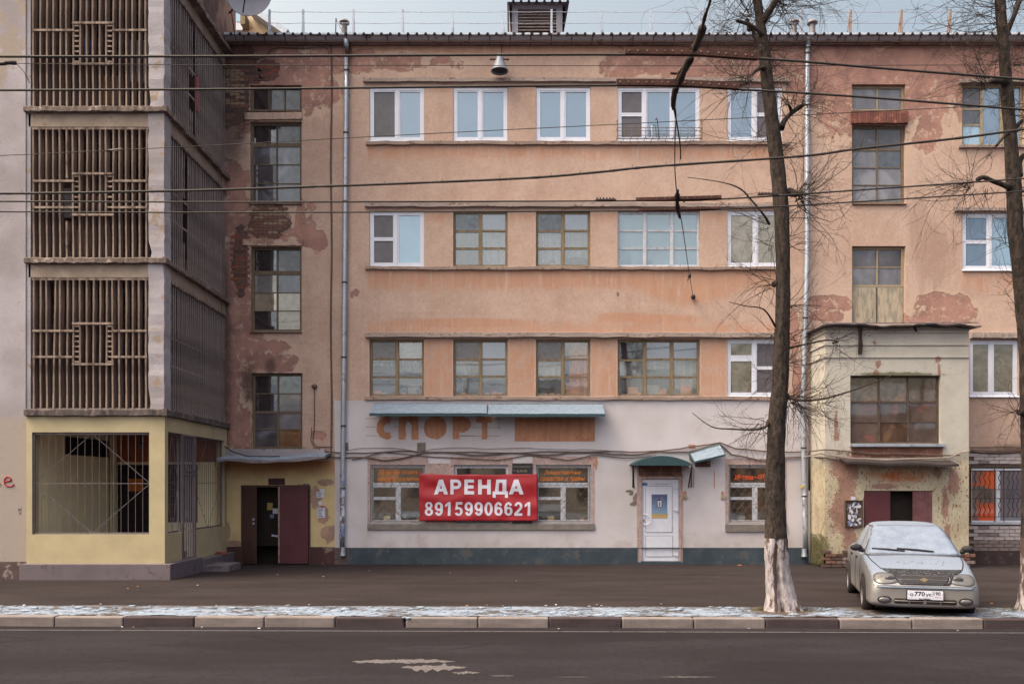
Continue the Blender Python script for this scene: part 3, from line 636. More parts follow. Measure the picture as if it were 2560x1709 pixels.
strip_band('lintel_strip', M['concrete'], 2396, 2640, 200, 209, .1, 7); strip_band('lintel_strip', M['concrete'], 2384, 2640, 520, 529, .1, 8); strip_band('lintel_strip', M['concrete'], 2424, 2640, 832, 846, .12, 9)
strip_band('sill_strip', M['sill_concrete'], 2396, 2640, 364, 371, .07, 10)
strip_band('window_ledge', M['peach'], 613, 756, 282, 300, .05, 12)
strip_band('window_ledge', simple('red brown lintel', A(112,70,62), c2=A(140,92,78), scale=3), 2127, 2268, 280, 310, .08, 13)
strip_band('window_ledge', M['peach'], 607, 758, 598, 614, .04, 14)

# ---------------------------------------------------------------- windows: a frame mesh with panes as children
def window(parent, px0, px1, py0, py1, cols, frame, panes, y=.07, fw=.05, mw=.055, bw=.024, Y=0., sash=0., sill=None, name='window', thick=.05, label=None):
    """cols = [(width, [(height, bar below)...top to bottom])...]; panes(i,j) -> material"""
    x0, x1, z0, z1 = wx(px0, Y)+.004, wx(px1, Y)-.004, wz(py1, Y)+.004, wz(py0, Y)-.004
    y += Y; b = MB(); cells = []
    b.box(x0, x0+fw, y, y+thick, z0, z1); b.box(x1-fw, x1, y, y+thick, z0, z1); b.box(x0+fw, x1-fw, y, y+thick, z0, z0+fw); b.box(x0+fw, x1-fw, y, y+thick, z1-fw, z1)
    tw = sum(c[0] for c in cols); iw = x1-x0-2*fw-mw*(len(cols)-1); x = x0+fw
    for i, (cw, rows) in enumerate(cols):
        cx1 = x+iw*cw/tw
        bars = [r[1] if isinstance(r, tuple) else bw for r in rows][:-1]
        ih = z1-z0-2*fw-sum(bars); th = sum(r[0] if isinstance(r, tuple) else r for r in rows); z = z1-fw
        for j, r in enumerate(rows):
            h_ = (r[0] if isinstance(r, tuple) else r)/th*ih
            cells.append((i, j, x, cx1, z-h_, z)); z -= h_
            if j < len(rows)-1: b.box(x, cx1, y+.012, y+thick-.004, z-bars[j], z); z -= bars[j]
        if i < len(cols)-1: b.box(cx1, cx1+mw, y-.006, y+thick, z0+fw, z1-fw)
        x = cx1+mw
    if sash:
        for i, j, a, c, d, f in cells:
            s_ = sash; yy = y+.008
            b.box(a, a+s_, yy, y+thick-.002, d, f); b.box(c-s_, c, yy, y+thick-.002, d, f); b.box(a+s_, c-s_, yy, y+thick-.002, d, d+s_); b.box(a+s_, c-s_, yy, y+thick-.002, f-s_, f)
    o = b.build(name, frame, parent, bevel=0)
    if label: o['label'] = label
    rnd = random.Random(int(px0*7+py0))
    for i, j, a, c, d, f in cells:
        m = panes(i, j); pb = MB(); t = [rnd.uniform(-.0025, .0025) for _ in range(2)]
        ya = y+thick-.02
        pb.v += [(a, ya-t[0]-t[1], d), (c, ya+t[0]-t[1], d), (c, ya+t[0]+t[1], f), (a, ya-t[0]+t[1], f)]+[(a, ya+.012, d), (c, ya+.012, d), (c, ya+.012, f), (a, ya+.012, f)]
        for q in ((0,1,2,3),(7,6,5,4),(0,4,5,1),(1,5,6,2),(2,6,7,3),(3,7,4,0)): pb.face(q)
        pb.build('pane', m, o)
    if sill:
        sb = MB(); sy = Y-.05; sb.v += [(x0-.02, sy, z0-.03), (x1+.02, sy, z0-.03), (x1+.02, y, z0+.012), (x0-.02, y, z0+.012), (x0-.02, sy, z0-.045), (x1+.02, sy, z0-.045), (x1+.02, y, z0-.01), (x0-.02, y, z0-.01)]
        for q in ((0,1,2,3),(7,6,5,4),(0,4,5,1),(1,5,6,2),(2,6,7,3),(3,7,4,0)): sb.face(q)
        sb.build('sill', sill, o)
    return o
P = M['pvc']; PD_ = M['pvc_dirty']; W = M['wood']; WG = M['wood_grey']
one = [1]; two = [1, 1]; three = [1, 1, 1]
def pick(*rows):
    """panes(i,j) from strings of material keys: one list per column"""
    return lambda i, j: M[rows[i][j]]
kw = dict(y=.03, fw=.065, mw=.07, sash=.035, bw=.02)
# top floor
window(bld, *COLS[0], *RROW[0], [(1.05, one), (1, one)], P, pick(['g_screen'], ['g_sky']), sill=P, **kw)
window(bld, *COLS[1], *RROW[0], [(1, one), (1, one)], P, pick(['g_sky'], ['g_sky']), sill=P, **kw)
window(bld, *COLS[2], *RROW[0], [(1, one), (1, one)], P, pick(['g_sky'], ['g_sky']), sill=P, **kw)
window(bld, *COLS[3], *RROW[0], [(1, two), (1.1, one), (1, one)], P, pick(['g_screen', 'g_screen'], ['g_sky'], ['g_sky']), sill=P, **kw)
window(bld, *COLS[4], *RROW[0], [(1, one), (1, two)], P, pick(['g_sky'], ['g_screen', 'g_screen']), sill=P, **kw)
# third floor
window(bld, *COLS[0], *RROW[1], [(1, two), (1.1, one)], P, pick(['g_screen', 'g_screen'], ['g_skypale']), sill=P, **kw)
wk = dict(y=.07, fw=.045, mw=.07, bw=.024, sash=.012)
window(bld, *COLS[1], *RROW[1], [(1, [1.05, 1, 1]), (1, three)], W, pick(['g_dark', 'g_clear', 'g_clear'], ['g_old', 'g_clear', 'g_clear']), sill=WG, **wk)
window(bld, *COLS[2], *RROW[1], [(1, [1.05, 1, 1]), (1, three)], W, pick(['g_dark', 'g_clear', 'g_clear'], ['g_old', 'g_clear', 'g_clear']), sill=WG, **wk)
window(bld, *COLS[3], *RROW[1], [(1, three), (1, three), (1, three)], PD_, pick(['g_blue']*3, ['g_blue']*3, ['g_blue']*3), sill=PD_, **wk)
window(bld, *COLS[4], *RROW[1], [(1.1, one), (1, one)], P, pick(['g_gold'], ['g_gold']), sill=P, **kw)
# second floor
window(bld, *COLS[0], *RROW[2], [(1, three), (1, three)], W, pick(['frost', 'g_clear', 'g_clear'], ['g_clear', 'g_clear', 'g_clear']), sill=M['zinc_dull'], **wk)
window(bld, *COLS[1], *RROW[2], [(1, [1.1, 1, 1.1]), (1, [1.05, 1, 1.1])], W, pick(['frost', 'g_clear', 'g_clear'], ['g_old', 'g_old', 'g_clear']), sill=M['zinc_dull'], **wk)
window(bld, *COLS[2], *RROW[2], [(1, [1.15, 1, 1.1]), (1, three)], W, pick(['frost', 'g_clear', 'g_clear'], ['g_clear', 'g_clear', 'g_clear']), sill=M['zinc_dull'], **wk)
window(bld, *COLS[3], *RROW[2], [(1, [1.15, 1, 1.1]), (1, three), (1, three)], W, pick(['g_dark', 'g_clear', 'g_clear'], ['g_old', 'g_clear', 'g_clear'], ['g_old', 'g_clear', 'g_clear']), sill=M['zinc_dull'], **wk)
window(bld, *COLS[4], *RROW[2], [(1, [(.42, .09), 1]), (1, two)], P, pick(['g_gold', 'g_gold'], ['g_screen', 'g_screen']), sill=P, y=.03, fw=.065, mw=.07, sash=.03, bw=.02)
# shop floor
sk = dict(y=.06, fw=.04, mw=.03, bw=.03, sash=.02, Y=-.014)
def shop(px0, px1, py0=1164, py1=1306):
    return [(1, [(.46, .07), (.36, .035), .74])], [(1, [(.46, .07), 1.13])]
for (a, b_), tops in zip(SHOP, ('g_shop', 'g_shopdark', 'g_shopdark', 'g_shop')):
    window(bld, a, b_, 1163, 1212, [(1, one)], PD_, pick(['g_clear_shop']), **sk)
    if (a, b_) == SHOP[1]: window(bld, a, b_, 1212, 1306, [(1, one)], PD_, pick(['g_clear_shop']), **sk)
    else: window(bld, a, b_, 1212, 1306, [(1, [(.36, .035), .74]), (1, one)], PD_, pick(['g_clear_shop']*2, ['g_clear_shop']), **dict(sk, mw=.09))
# diamond lattices in front of the shop windows
def lattice(px0, px1, py0, py1, y, parent):
    b = MB(); x0, x1, z0, z1 = wx(px0), wx(px1), wz(py1), wz(py0); dx, dz = .2, .26
    nx = round((x1-x0)/dx*2)/2 or 1; dx = (x1-x0)/nx; nz = round((z1-z0)/dz); dz = (z1-z0)/nz
    for k in range(int(nx*2)+1):
        for s in (-1, 1):
            pts = []; x = x0+k*dx/2; d = s
            if k % 2 != 0: continue
            z = z0; n = 0
            for q in range(nz*2+1):
                xx = x+d*(dx/2)*(q % 2)*.98; pts.append(Vector((min(max(xx, x0), x1), y+.004*s, z0+q*dz/2)))
            sm = []
            for i in range(len(pts)-1):
                for t in (0, .25, .5, .75):
                    u = t+(math.sin(2*math.pi*t)*-.09); p = pts[i].lerp(pts[i+1], u); p.z = pts[i].z+(pts[i+1].z-pts[i].z)*t; sm.append(p)
            sm.append(pts[-1]); b.tube(sm, .0035, 4)
    for k in range(1, 4): b.tube([(x0, y, z0+(z1-z0)*k/4), (x1, y, z0+(z1-z0)*k/4)], .003, 4)
    for x in (x0, x1): b.tube([(x, y, z0), (x, y, z1)], .008, 4)
    for z in (z0, z1): b.tube([(x0, y, z), (x1, y, z)], .008, 4)
    return b.build('window_grille', M['lattice'], parent)
for a, b_ in (SHOP[0], SHOP[2], SHOP[3]): lattice(a+4, b_-4, 1168, 1302, .02, bld)
def room(px0, px1, py0, py1, hang, things, seed, Y=0.):
    """the room one sees through old glass: walls, curtains (fraction from, to, drop, material), things on the inner sill"""
    x0, x1, z0, z1 = wx(px0, Y), wx(px1, Y), wz(py1, Y), wz(py0, Y); b = MB(); d = 1.6; y = Y+.145
    b.poly([(x0-.3, y+d, z0-.3), (x1+.3, y+d, z0-.3), (x1+.3, y+d, z1+.2), (x0-.3, y+d, z1+.2)]); b.poly([(x0-.3, y, z0-.3), (x0-.3, y+d, z0-.3), (x0-.3, y+d, z1+.2), (x0-.3, y, z1+.2)]); b.poly([(x1+.3, y, z0-.3), (x1+.3, y+d, z0-.3), (x1+.3, y+d, z1+.2), (x1+.3, y, z1+.2)])
    b.poly([(x0-.3, y, z1+.2), (x1+.3, y, z1+.2), (x1+.3, y+d, z1+.2), (x0-.3, y+d, z1+.2)]); b.poly([(x0-.3, y, z0-.3), (x1+.3, y, z0-.3), (x1+.3, y+d, z0-.3), (x0-.3, y+d, z0-.3)]); b.box(x0-.3, x1+.3, y, y+.2, z0-.04, z0-.01)
    b.build('room', M['room'], bld); rr = random.Random(seed)
    for f0, f1, drop, m in hang:
        c = MB(); c.smooth = True; n = 40; a, e_ = x0+(x1-x0)*f0, x0+(x1-x0)*f1; zb = z1-(z1-z0)*drop
        for i in range(n+1):
            t = i/n; yy = y+.09+.025*math.sin(t*(e_-a)*34+seed)+.012*math.sin(t*(e_-a)*71); c.v += [(a+(e_-a)*t, yy, z1+.05), (a+(e_-a)*t+.01*math.sin(t*9), yy+.01*math.sin(t*23), zb+.02*math.sin(t*7+seed))]
        for i in range(n): c.face((2*i, 2*i+2, 2*i+3, 2*i+1))
        c.build('curtain', M[m], bld)
    for kind, f, h in things:  # added pots and boxes whose orange replaces the panes' warm reflections
        x = x0+(x1-x0)*f; c = MB()
        if kind == 'box': c.box(x-h*.5, x+h*.5, y+.04, y+.16, z0-.005, z0+h); c.build('carton', M[rr.choice(['carton', 'pot', 'curtain', 'pot'])], bld)
        else:
            c.smooth = True; c.lathe([(.0, 0), (.045, 0), (.06, .11), (.05, .11), (0, .1)], (x, y+.06, z0-.005), 10); o = c.build('flowerpot', M['pot'], bld); l = MB()
            for k in range(40):
                p = Vector((x+rr.gauss(0, .04), y+.06+rr.gauss(0, .02), z0+.12+rr.random()*h)); q = Vector((rr.gauss(0, .05), rr.gauss(0, .03), rr.gauss(.02, .04))); w_ = Vector((.012, 0, .006)); l.poly([p-w_, p+q, p+w_])
            l.build('leaves', M['leafy'], o)
for k, (a, b_) in enumerate(COLS[:4]):
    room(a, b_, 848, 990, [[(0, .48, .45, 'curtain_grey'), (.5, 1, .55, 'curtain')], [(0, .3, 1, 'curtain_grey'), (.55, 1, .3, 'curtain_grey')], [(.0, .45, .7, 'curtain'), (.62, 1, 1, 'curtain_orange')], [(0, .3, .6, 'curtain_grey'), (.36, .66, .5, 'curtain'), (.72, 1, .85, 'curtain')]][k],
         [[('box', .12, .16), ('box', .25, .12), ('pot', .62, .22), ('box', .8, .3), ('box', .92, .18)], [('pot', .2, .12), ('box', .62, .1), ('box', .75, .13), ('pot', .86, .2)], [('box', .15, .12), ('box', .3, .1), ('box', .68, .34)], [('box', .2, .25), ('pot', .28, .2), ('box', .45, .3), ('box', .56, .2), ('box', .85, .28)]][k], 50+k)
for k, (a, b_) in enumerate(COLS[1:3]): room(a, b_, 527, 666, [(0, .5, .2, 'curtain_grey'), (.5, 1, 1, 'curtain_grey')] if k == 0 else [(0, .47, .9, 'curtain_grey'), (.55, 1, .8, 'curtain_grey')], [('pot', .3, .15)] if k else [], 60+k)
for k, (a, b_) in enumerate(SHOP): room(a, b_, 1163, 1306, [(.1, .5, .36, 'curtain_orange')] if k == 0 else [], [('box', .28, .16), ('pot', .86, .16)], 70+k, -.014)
# stair windows, left
stk = dict(y=.1, fw=.06, mw=.035, bw=.022)
window(bld, *STL[0], [(1, one), (1, one), (1, one)], WG, pick(['g_dark'], ['g_dust'], ['g_dust']), sill=M['wood_dark'], **stk)
window(bld, *STL[1], [(1, [(1, .1), 1, 1.05, 1.05]), (1, [(1, .1), 1, 1.05, 1.05])], WG, pick(['g_dark', 'g_dust', 'g_dust', 'g_dust'], ['g_dust', 'g_dustblue', 'g_dustblue', 'g_dustblue']), sill=M['wood_dark'], **stk)
window(bld, *STL[2], [(1, [(1.2, .1), 1, 1, 1.05]), (1, [(1.2, .1), 1, 1, 1.05])], WG, pick(['g_dark', 'g_grey', 'g_pale', 'g_dark'], ['g_dust', 'g_dustblue', 'g_grey', 'g_grey']), sill=M['wood_dark'], **stk)
window(bld, *STL[3], [(1, [1, (1, .06), .9, 1]), (1, [1, (1, .06), .9, 1])], WG, pick(['g_dark', 'g_dark', 'g_dust', 'g_dust'], ['g_dark', 'g_red', 'g_dustblue', 'g_shop']), sill=M['wood_dark'], **stk)
# stair windows, right
window(bld, *STR[0], [(1, one), (1, one)], M['cream_wood'], pick(['g_dustblue'], ['g_dustblue']), sill=M['wood_dark'], **stk)
window(bld, *STR[1], [(1, [(1.2, .05), 1, 1, 1]), (1, [(1.2, .05), 1, 1, 1])], WG, pick(['g_dust', 'g_dustblue', 'g_dustblue', 'g_dustblue'], ['g_dust', 'g_dark', 'g_dustblue', 'g_dustblue']), sill=M['wood_dark'], **stk)
M['board'] = (lambda g: (g.bump(g.noise(1, 5, .6, vec=g.vec(30, 30, 6)), .5, .01), g.done(g.mix(g.step(g.add(g.noise(1, 7, .7, vec=g.vec(5, 5, 3)), g.op('DIVIDE', g.sub(6.3, g.Z), 5.)), .62, .68), g.mix(g.step(g.noise(1, 6, .65, vec=g.vec(14, 14, 3)), .38, .62), A(132,126,112), A(170,156,134)), A(150,92,84)), .85))[1])(G('peeling painted boards'))
window(bld, 2130, 2264, 615, 716, [(1, [1, (1, .02)]), (1, [1, (1, .02)])], M['cream_wood'], pick(['g_dust', 'g_dustblue'], ['g_dust', 'g_dustblue']), **stk)
for a, b_ in ((2132, 2194), (2197, 2262)): pbox('boarded_panel', M['board'], bld, a, b_, 717, 806, .1, .13, bevel=.004)
pbox('panel_post', M['wood_dark'], bld, 2194, 2197, 717, 806, .09, .13)
# right-hand window column, partly behind the second tree
window(bld, *RCOL[0], [(1, [.6, .42, .55]), (1, one), (1, one)], M['cream_wood'], pick(['g_dust', 'g_dark', 'g_skypale'], ['g_sky'], ['g_sky']), sill=M['wood_dark'], y=.07, fw=.05, mw=.06, bw=.04)
window(bld, *RCOL[1], [(1, two), (1, one)], P, pick(['g_sky', 'g_sky'], ['g_skypale']), sill=P, **kw)
window(bld, *RCOL[2], [(1, one), (1.2, one)], P, pick(['g_gold'], ['g_gold']), sill=P, **kw)
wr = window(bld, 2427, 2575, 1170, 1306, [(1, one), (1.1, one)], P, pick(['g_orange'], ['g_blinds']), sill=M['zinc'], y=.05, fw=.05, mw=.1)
def scroll_grille():
    b = MB(); X = lambda p: wx(p); Z = lambda p: wz(p); y = -.03
    for py in (1176, 1223, 1245, 1291): b.tube([(X(2425), y, Z(py)), (X(2572), y, Z(py))], .009, 5)
    for px in (2426, 2485, 2508, 2571): b.tube([(X(px), y, Z(1166)), (X(px), y, Z(1304))], .011, 5)
    for px in (2436, 2448, 2460, 2472, 2497, 2520, 2531, 2542, 2554, 2564):
        for a, c in ((1176, 1223), (1245, 1291)):
            b.tube([(X(px)+.022*math.sin(t/16*4*math.pi), y, Z(a+(c-a)*t/16)) for t in range(17)], .010, 5)
    for cx, s in ((2466, 1), (2525, -1)):
        pts = [(X(cx-s*26), y, Z(1245)), (X(cx-s*18), y, Z(1233))]
        for t in range(30):
            an = math.pi*.75-t/29*3.6*math.pi; r = .11*(1-t/29)+.012
            pts.append((X(cx)+s*r*math.cos(an), y, Z(1237)+r*math.sin(an)))
        b.tube(pts, .009, 5)
    return b.build('window_grille', M['darkmetal'], bld)
scroll_grille()
# ---------------------------------------------------------------- bricks, one by one
def brick_me(m, l=.23, h=.062, d=.02, name='brick'):
    me = []
    for k in range(5):
        rnd = random.Random(k+int(l*1000)); b = MB(); e = .004
        b.box(-l/2, l/2, -d, d, -h/2, h/2)
        b.v = [(x+rnd.uniform(-e, e)*1.5, y+rnd.uniform(-e, e), z+rnd.uniform(-e, e)) for x, y, z in b.v]
        o = b.build(name, m); mm = o.data; bpy.data.objects.remove(o); me.append(mm)
    return me
def lay(parent, px0, px1, py0, py1, mats, inside, y=-.012, l=.23, h=.062, joint=.012, seed=1):
    rnd = random.Random(seed); x0, x1, z0, z1 = wx(px0), wx(px1), wz(py1), wz(py0); z = z1; r = 0; n = 0
    while z-h > z0-.01:
        x = x0-(l/2 if r % 2 else 0)-rnd.uniform(0, .02)
        while x < x1:
            c = (x+l/2, z-h/2)
            if x > x0-.05 and x+l < x1+.05 and inside((c[0]*100+1280), HOR-(c[1]-EYE)*100):
                me = rnd.choice(mats(rnd, c)); o = bpy.data.objects.new('brick', me); col.objects.link(o); par(o, parent)
                o.location = (c[0], y+rnd.uniform(-.003, .003), c[1]); o.rotation_euler.y = rnd.uniform(-.012, .012); n += 1
            x += l+joint
        z -= h+joint; r += 1
    return n
BR, BP, BD, BRR = brick_me(M['brick']), brick_me(M['brick_pale']), brick_me(simple('soot black brick', A(86,68,62), vary=.3)), brick_me(M['brick_red'])
def blob(cx, cy, rx, ry, seed, amp=.55): return lambda px, py: ((px-cx)/rx)**2+((py-cy)/ry)**2 < 1+amp*mnoise.noise((px*.03, py*.03, seed))
def mort(inside, px0, px1, py0, py1, seed, y=-.005):
    """irregular sheet of bare mortar the bricks sit in"""
    b = MB(); s = 4
    for i in range(int((px1-px0)/s)):
        for j in range(int((py1-py0)/s)):
            a, c = px0+i*s, py0+j*s
            if inside(a+s/2, c+s/2): b.box(wx(a), wx(a+s), y, 0.0, wz(c+s), wz(c))
    return b
i1 = lambda px, py: blob(588, 205, 60, 118, 1)(px, py) and px > 553 and not (622 < px and py > 208)
mort(i1, 550, 660, 95, 330, 1).build('mortar', M['mortar'], bld)
lay(bld, 553, 660, 100, 325, lambda r, c: (BP if (c[0] < wx(602) and wz(262) < c[1] < wz(172) and r.random() < .8) else (BD if r.random() < .4 else BR)), i1, y=.010)
i2 = blob(672, 178, 30, 26, 5); mort(i2, 640, 705, 148, 208, 2).build('mortar', M['mortar'], bld); lay(bld, 640, 705, 150, 208, lambda r, c: BRR if r.random() < .6 else BR, i2, y=.010)
i3 = lambda px, py: blob(672, 556, 52, 46, 8)(px, py) and py < 600 and py > 508 and px < 735
mort(i3, 615, 740, 508, 604, 3).build('mortar', M['mortar'], bld); lay(bld, 612, 735, 511, 602, lambda r, c: BR if r.random() < .7 else BP, i3, y=.010)
i4 = lambda px, py: blob(606, 650, 26, 92, 3)(px, py) and px < 622
mort(i4, 575, 622, 560, 745, 4).build('mortar', M['mortar'], bld); lay(bld, 578, 622, 560, 745, lambda r, c: BRR if r.random() < .2 else (BD if r.random() < .3 else BR), i4, y=.010)
# the white brick bay at the right
BW = brick_me(M['brick_white'], .245, .078); bw_g = brick_me(simple('grimy silicate brick', A(120,106,102), vary=.25, scale=5), .245, .078)
lay(bld, 2421, 2640, 1133, 1158, lambda r, c: BW if r.random() < .8 else bw_g, lambda px, py: True, l=.245, h=.078, seed=4)
lay(bld, 2421, 2640, 1314, 1379, lambda r, c: BW if c[1] > wz(1352) and r.random() < .9 else bw_g, lambda px, py: True, l=.245, h=.078, seed=5)
for a, b_ in ((2421, 2427),): pbox('mortar', M['mortar'], bld, a, b_, 1158, 1314, -.01, 0)

# ---------------------------------------------------------------- eaves, gutter, roof, railing
GY = -.24
def gutter():
    b = MB(); n = 10; x0, x1 = wx(570), 16
    zt, zb = wz(88, GY), wz(103, GY); r = (zt-zb)
    for i in range(n+1):
        t = math.pi/2*i/n
        for x in (x0, x1): b.v.append((x, -.05-.24*math.cos(t)**.7 if False else -.08-.2*math.cos(t), zt-r*math.sin(t)))
    for i in range(n): b.smooth = True; b.face((2*i, 2*i+1, 2*i+3, 2*i+2))
    b.smooth = False; b.box(x0, x1, -.28, -.272, zt-.004, zt+.012)
    return b.build('gutter', M['gutter'], bld)
gutter()
for k in range(40):
    px = 610+51.2*k
    if px > 2640: break
    b = MB(); zt, zb = wz(88, GY), wz(103, GY); r = zt-zb
    b.tube([(wx(px, GY), -.08-.207*math.cos(t), zt+.006-(r+.006)*math.sin(t)) for t in [math.pi/2*i/7 for i in range(8)]], .011, 4)
    b.build('gutter_bracket', M['rust'], bld)
onebox('soffit', simple('weathered soffit', A(118,96,84), c2=A(90,72,64), scale=3), bld, wx(570), 16, -.2, 0, wz(103, GY)+.004, wz(103, GY)+.03)
def roof():
    """corrugated sheet: trapezoid ribs at the eave, running back up the slope"""
    b = MB(); p = .218; x = wx(570); ze = wz(86.5, -.34); up = math.tan(R(14)); L = 7.
    b.smooth = False
    while x < 16:
        pr = [(0, 0), (.14, 0), (.158, .052), (.2, .052), (.218, 0)]
        for i in range(4):
            (a, h), (c, g_) = pr[i], pr[i+1]
            b.poly([(x+a, -.34, ze+h), (x+c, -.34, ze+g_), (x+c, -.34+L, ze+g_+L*up), (x+a, -.34+L, ze+h+L*up)])
        x += p
    return b.build('roof', M['zinc_dull'], bld)
roof()
b = MB(); b.box(wx(570), 16, .3, 6.5, wz(86, 0)-.6, wz(86, 0)-.55); b.build('attic_floor', M['black'], bld)
b = MB()
x = wx(570); ze = wz(86.5, -.34)
while x < 16:
    b.prism([(x+.152, ze+.0), (x+.205, ze+.0), (x+.198, ze+.046), (x+.16, ze+.046)], -.335, -.32); x += .218
b.build('rib_end', M['black'], bld)
# pale snow lying in the troughs at the eave
b = MB(); x = wx(570); rnd = random.Random(5)
while x < 16:
    if rnd.random() < .9: h = rnd.uniform(.035, .06); b.prism([(x+.004, ze+.003), (x+.136, ze+.003), (x+.13, ze+h), (x+.07, ze+h*1.2), (x+.012, ze+h)], -.336, -.1)
    x += .218
so = b.build('snow_in_troughs', M['snow_bright'], bld); so['kind'] = 'stuff'
# roof railing: posts are pairs of angle irons, two wires
RY = .55
posts = [674, 758, 884, 1007, 1132, 1254, 1379, 1505, 1628, 1752, 1876, 2003, 2127, 2254, 2376, 2500]
for i, px in enumerate(posts):
    b = MB(); t = at(px, 25, RY); q = at(px-1 if i != 5 else px+4, 84, RY)
    b.bar(q, t, .05, .05)
    if i > 11: b.bar(at(px-9, 84, RY), at(px-1, 27, RY), .03, .03)
    else: b.bar(q+Vector((.03, .0, 0)), t+Vector((.0, .02, -.02)), .03, .03)
    b.build('railing_post', M['zinc'] if i < 12 else M['sill_concrete'], bld)
for py in (30, 58):
    b = MB(); pts = []
    for i, px in enumerate(posts+[2620]):
        pts.append(at(px, py, RY-.02))
        if i < len(posts): pts.append(at((px+(posts+[2620])[i+1])/2, py+1.2, RY-.02))
    b.tube(pts, .008, 4); b.build('railing_wire', M['zinc'], bld)
# ventilation dormer with louvres
def dormer():
    Y = .9; b = MB(); X0, X1, Z0, Z1 = wx(1280, Y), wx(1406, Y), wz(92, Y), wz(6, Y)
    a0, a1, c0, c1 = wx(1295, Y), wx(1391, Y), wz(84, Y), wz(22, Y)
    b.box(X0, a0, Y, Y+.1, Z0, Z1); b.box(a1, X1, Y, Y+.1, Z0, Z1); b.box(a0, a1, Y, Y+.1, c1, Z1); b.box(a0, a1, Y, Y+.1, Z0, c0)
    b.box(X0, X0+.05, Y+.1, Y+2.4, Z0, Z1); b.box(X1-.05, X1, Y+.1, Y+2.4, Z0, Z1)
    b.box(a0, a1, Y+.3, Y+.34, c0, c1)
    d = b.build('roof_dormer', M['dormer'], bld)
    for k in range(8):
        z = c0+(c1-c0)*(k+.2)/8; lb = MB()
        lb.v += [(a0, Y+.02, z), (a1, Y+.02, z), (a1, Y+.12, z+.085), (a0, Y+.12, z+.085), (a0, Y+.035, z-.012), (a1, Y+.035, z-.012), (a1, Y+.135, z+.073), (a0, Y+.135, z+.073)]
        for q in ((0,1,2,3),(7,6,5,4),(0,4,5,1),(1,5,6,2),(2,6,7,3),(3,7,4,0)): lb.face(q)
        lb.build('louvre', M['concrete'], d)
    rb = MB(); x = wx(1268, Y); ze = wz(5, Y-.25)
    while x < wx(1416, Y)-.1:
        for (a, h), (c, g_) in zip([(0, 0), (.12, 0), (.14, .06), (.18, .06)], [(.12, 0), (.14, .06), (.18, .06), (.2, 0)]):
            rb.poly([(x+a, Y-.25, ze+h), (x+c, Y-.25, ze+g_), (x+c, Y+2.4, ze+g_+.5), (x+a, Y+2.4, ze+h+.5)])
        x += .2
    for s, xx in ((-1, wx(1277, Y)), (1, wx(1409, Y))): rb.poly([(xx, Y, Z0), (xx+s*.06, Y-.25, ze+.08), (xx+s*.06, Y+2.2, ze+.5), (xx, Y+2.2, Z0)])
    rb.build('dormer_roof', M['zinc_dull'], d)
dormer()
for px, py, w_, Y in ((861, 56, 26, 1.2), (1985, 56, 26, .8), (2031, 57, 26, .5)):
    b = MB(); c = at(px, py, Y); r = w_/2/SC(Y)
    b.smooth = True; b.lathe([(r*.55, -.5), (r*.55, -.06)], c, 14); b.lathe([(0, .02), (r*.7, .05), (r, .0), (r, -.03), (r*.6, -.02), (0, 0)], c, 16)
    b.build('vent_cowl', M['zinc_dull'], bld)
b = MB(); b.tube([at(839, 84, .8), at(840, 46, .8)], .015, 5); b.tube([at(840, 48, .8), at(856, 80, .8)], .006, 4); b.build('roof_rod', M['darkmetal'], bld)
# ---------------------------------------------------------------- drainpipes
def pipe(pts, r, papers, lbl=None):
    b = MB(); b.smooth = True; b.tube(pts, r, 12); o = b.build('drainpipe', M['zinc'], bld)
    tot = len(pts)
    for t in (.09, .23, .33, .44, .57, .69, .80, .9):
        i = t*(tot-1); p = pts[int(i)].lerp(pts[min(int(i)+1, tot-1)], i-int(i)); d = Vector((0, 0, 1)); c = MB()
        c.lathe([(r*1.12, -.02), (r*1.12, .02)], p, 12); c.box(p.x-.012, p.x+.012, p.y, 0, p.z-.01, p.z+.01); c.build('pipe_clamp', M['darkmetal'], o)
    return o
p1 = [at(864, 97, GY), at(866, 112, -.2), at(867, 130, -.09)]+[Vector((wx(868-11*t/12), -.09, wz(135+1240*t/12))) for t in range(13)]
dp = pipe(p1, .062, 1)
b = MB(); b.smooth = True; b.lathe([(.068, .12), (.068, -.06), (.075, -.1)], at(857, 1378, -.09), 12); b.build('pipe_mouth', M['zinc'], dp)
b = MB(); b.smooth = True; b.lathe([(.067, -.2), (.067, .1)], at(869, 118, -.12), 12); b.build('pipe_elbow', M['rust'], dp)
p2 = [at(2021, 90, GY), at(2019, 110, -.12)]+[Vector((wx(2015-(8 if t < 6 else 5)*(t/6. if t < 6 else 2-t/12*1.0)), -.09, wz(120+1255*t/12))) for t in range(13)]
p2 = [at(2022, 90, GY), at(2020, 112, -.11), Vector((wx(2015), -.10, wz(140))), Vector((wx(2014), -.10, wz(650))), Vector((wx(2004), -.10, wz(1000))), Vector((wx(2006), -.10, wz(1150))), Vector((wx(2011), -.10, wz(1374)))]
pp = []
for i in range(len(p2)-1):
    for k in range(4): pp.append(p2[i].lerp(p2[i+1], k/4))
pp.append(p2[-1]); dp2 = pipe(pp, .062, 1)
b = MB(); b.smooth = True; b.lathe([(.066, .1), (.066, -.04), (.08, -.1)], at(2011, 1380, -.10), 12); b.build('pipe_mouth', M['zinc'], dp2)
rnd = random.Random(12)
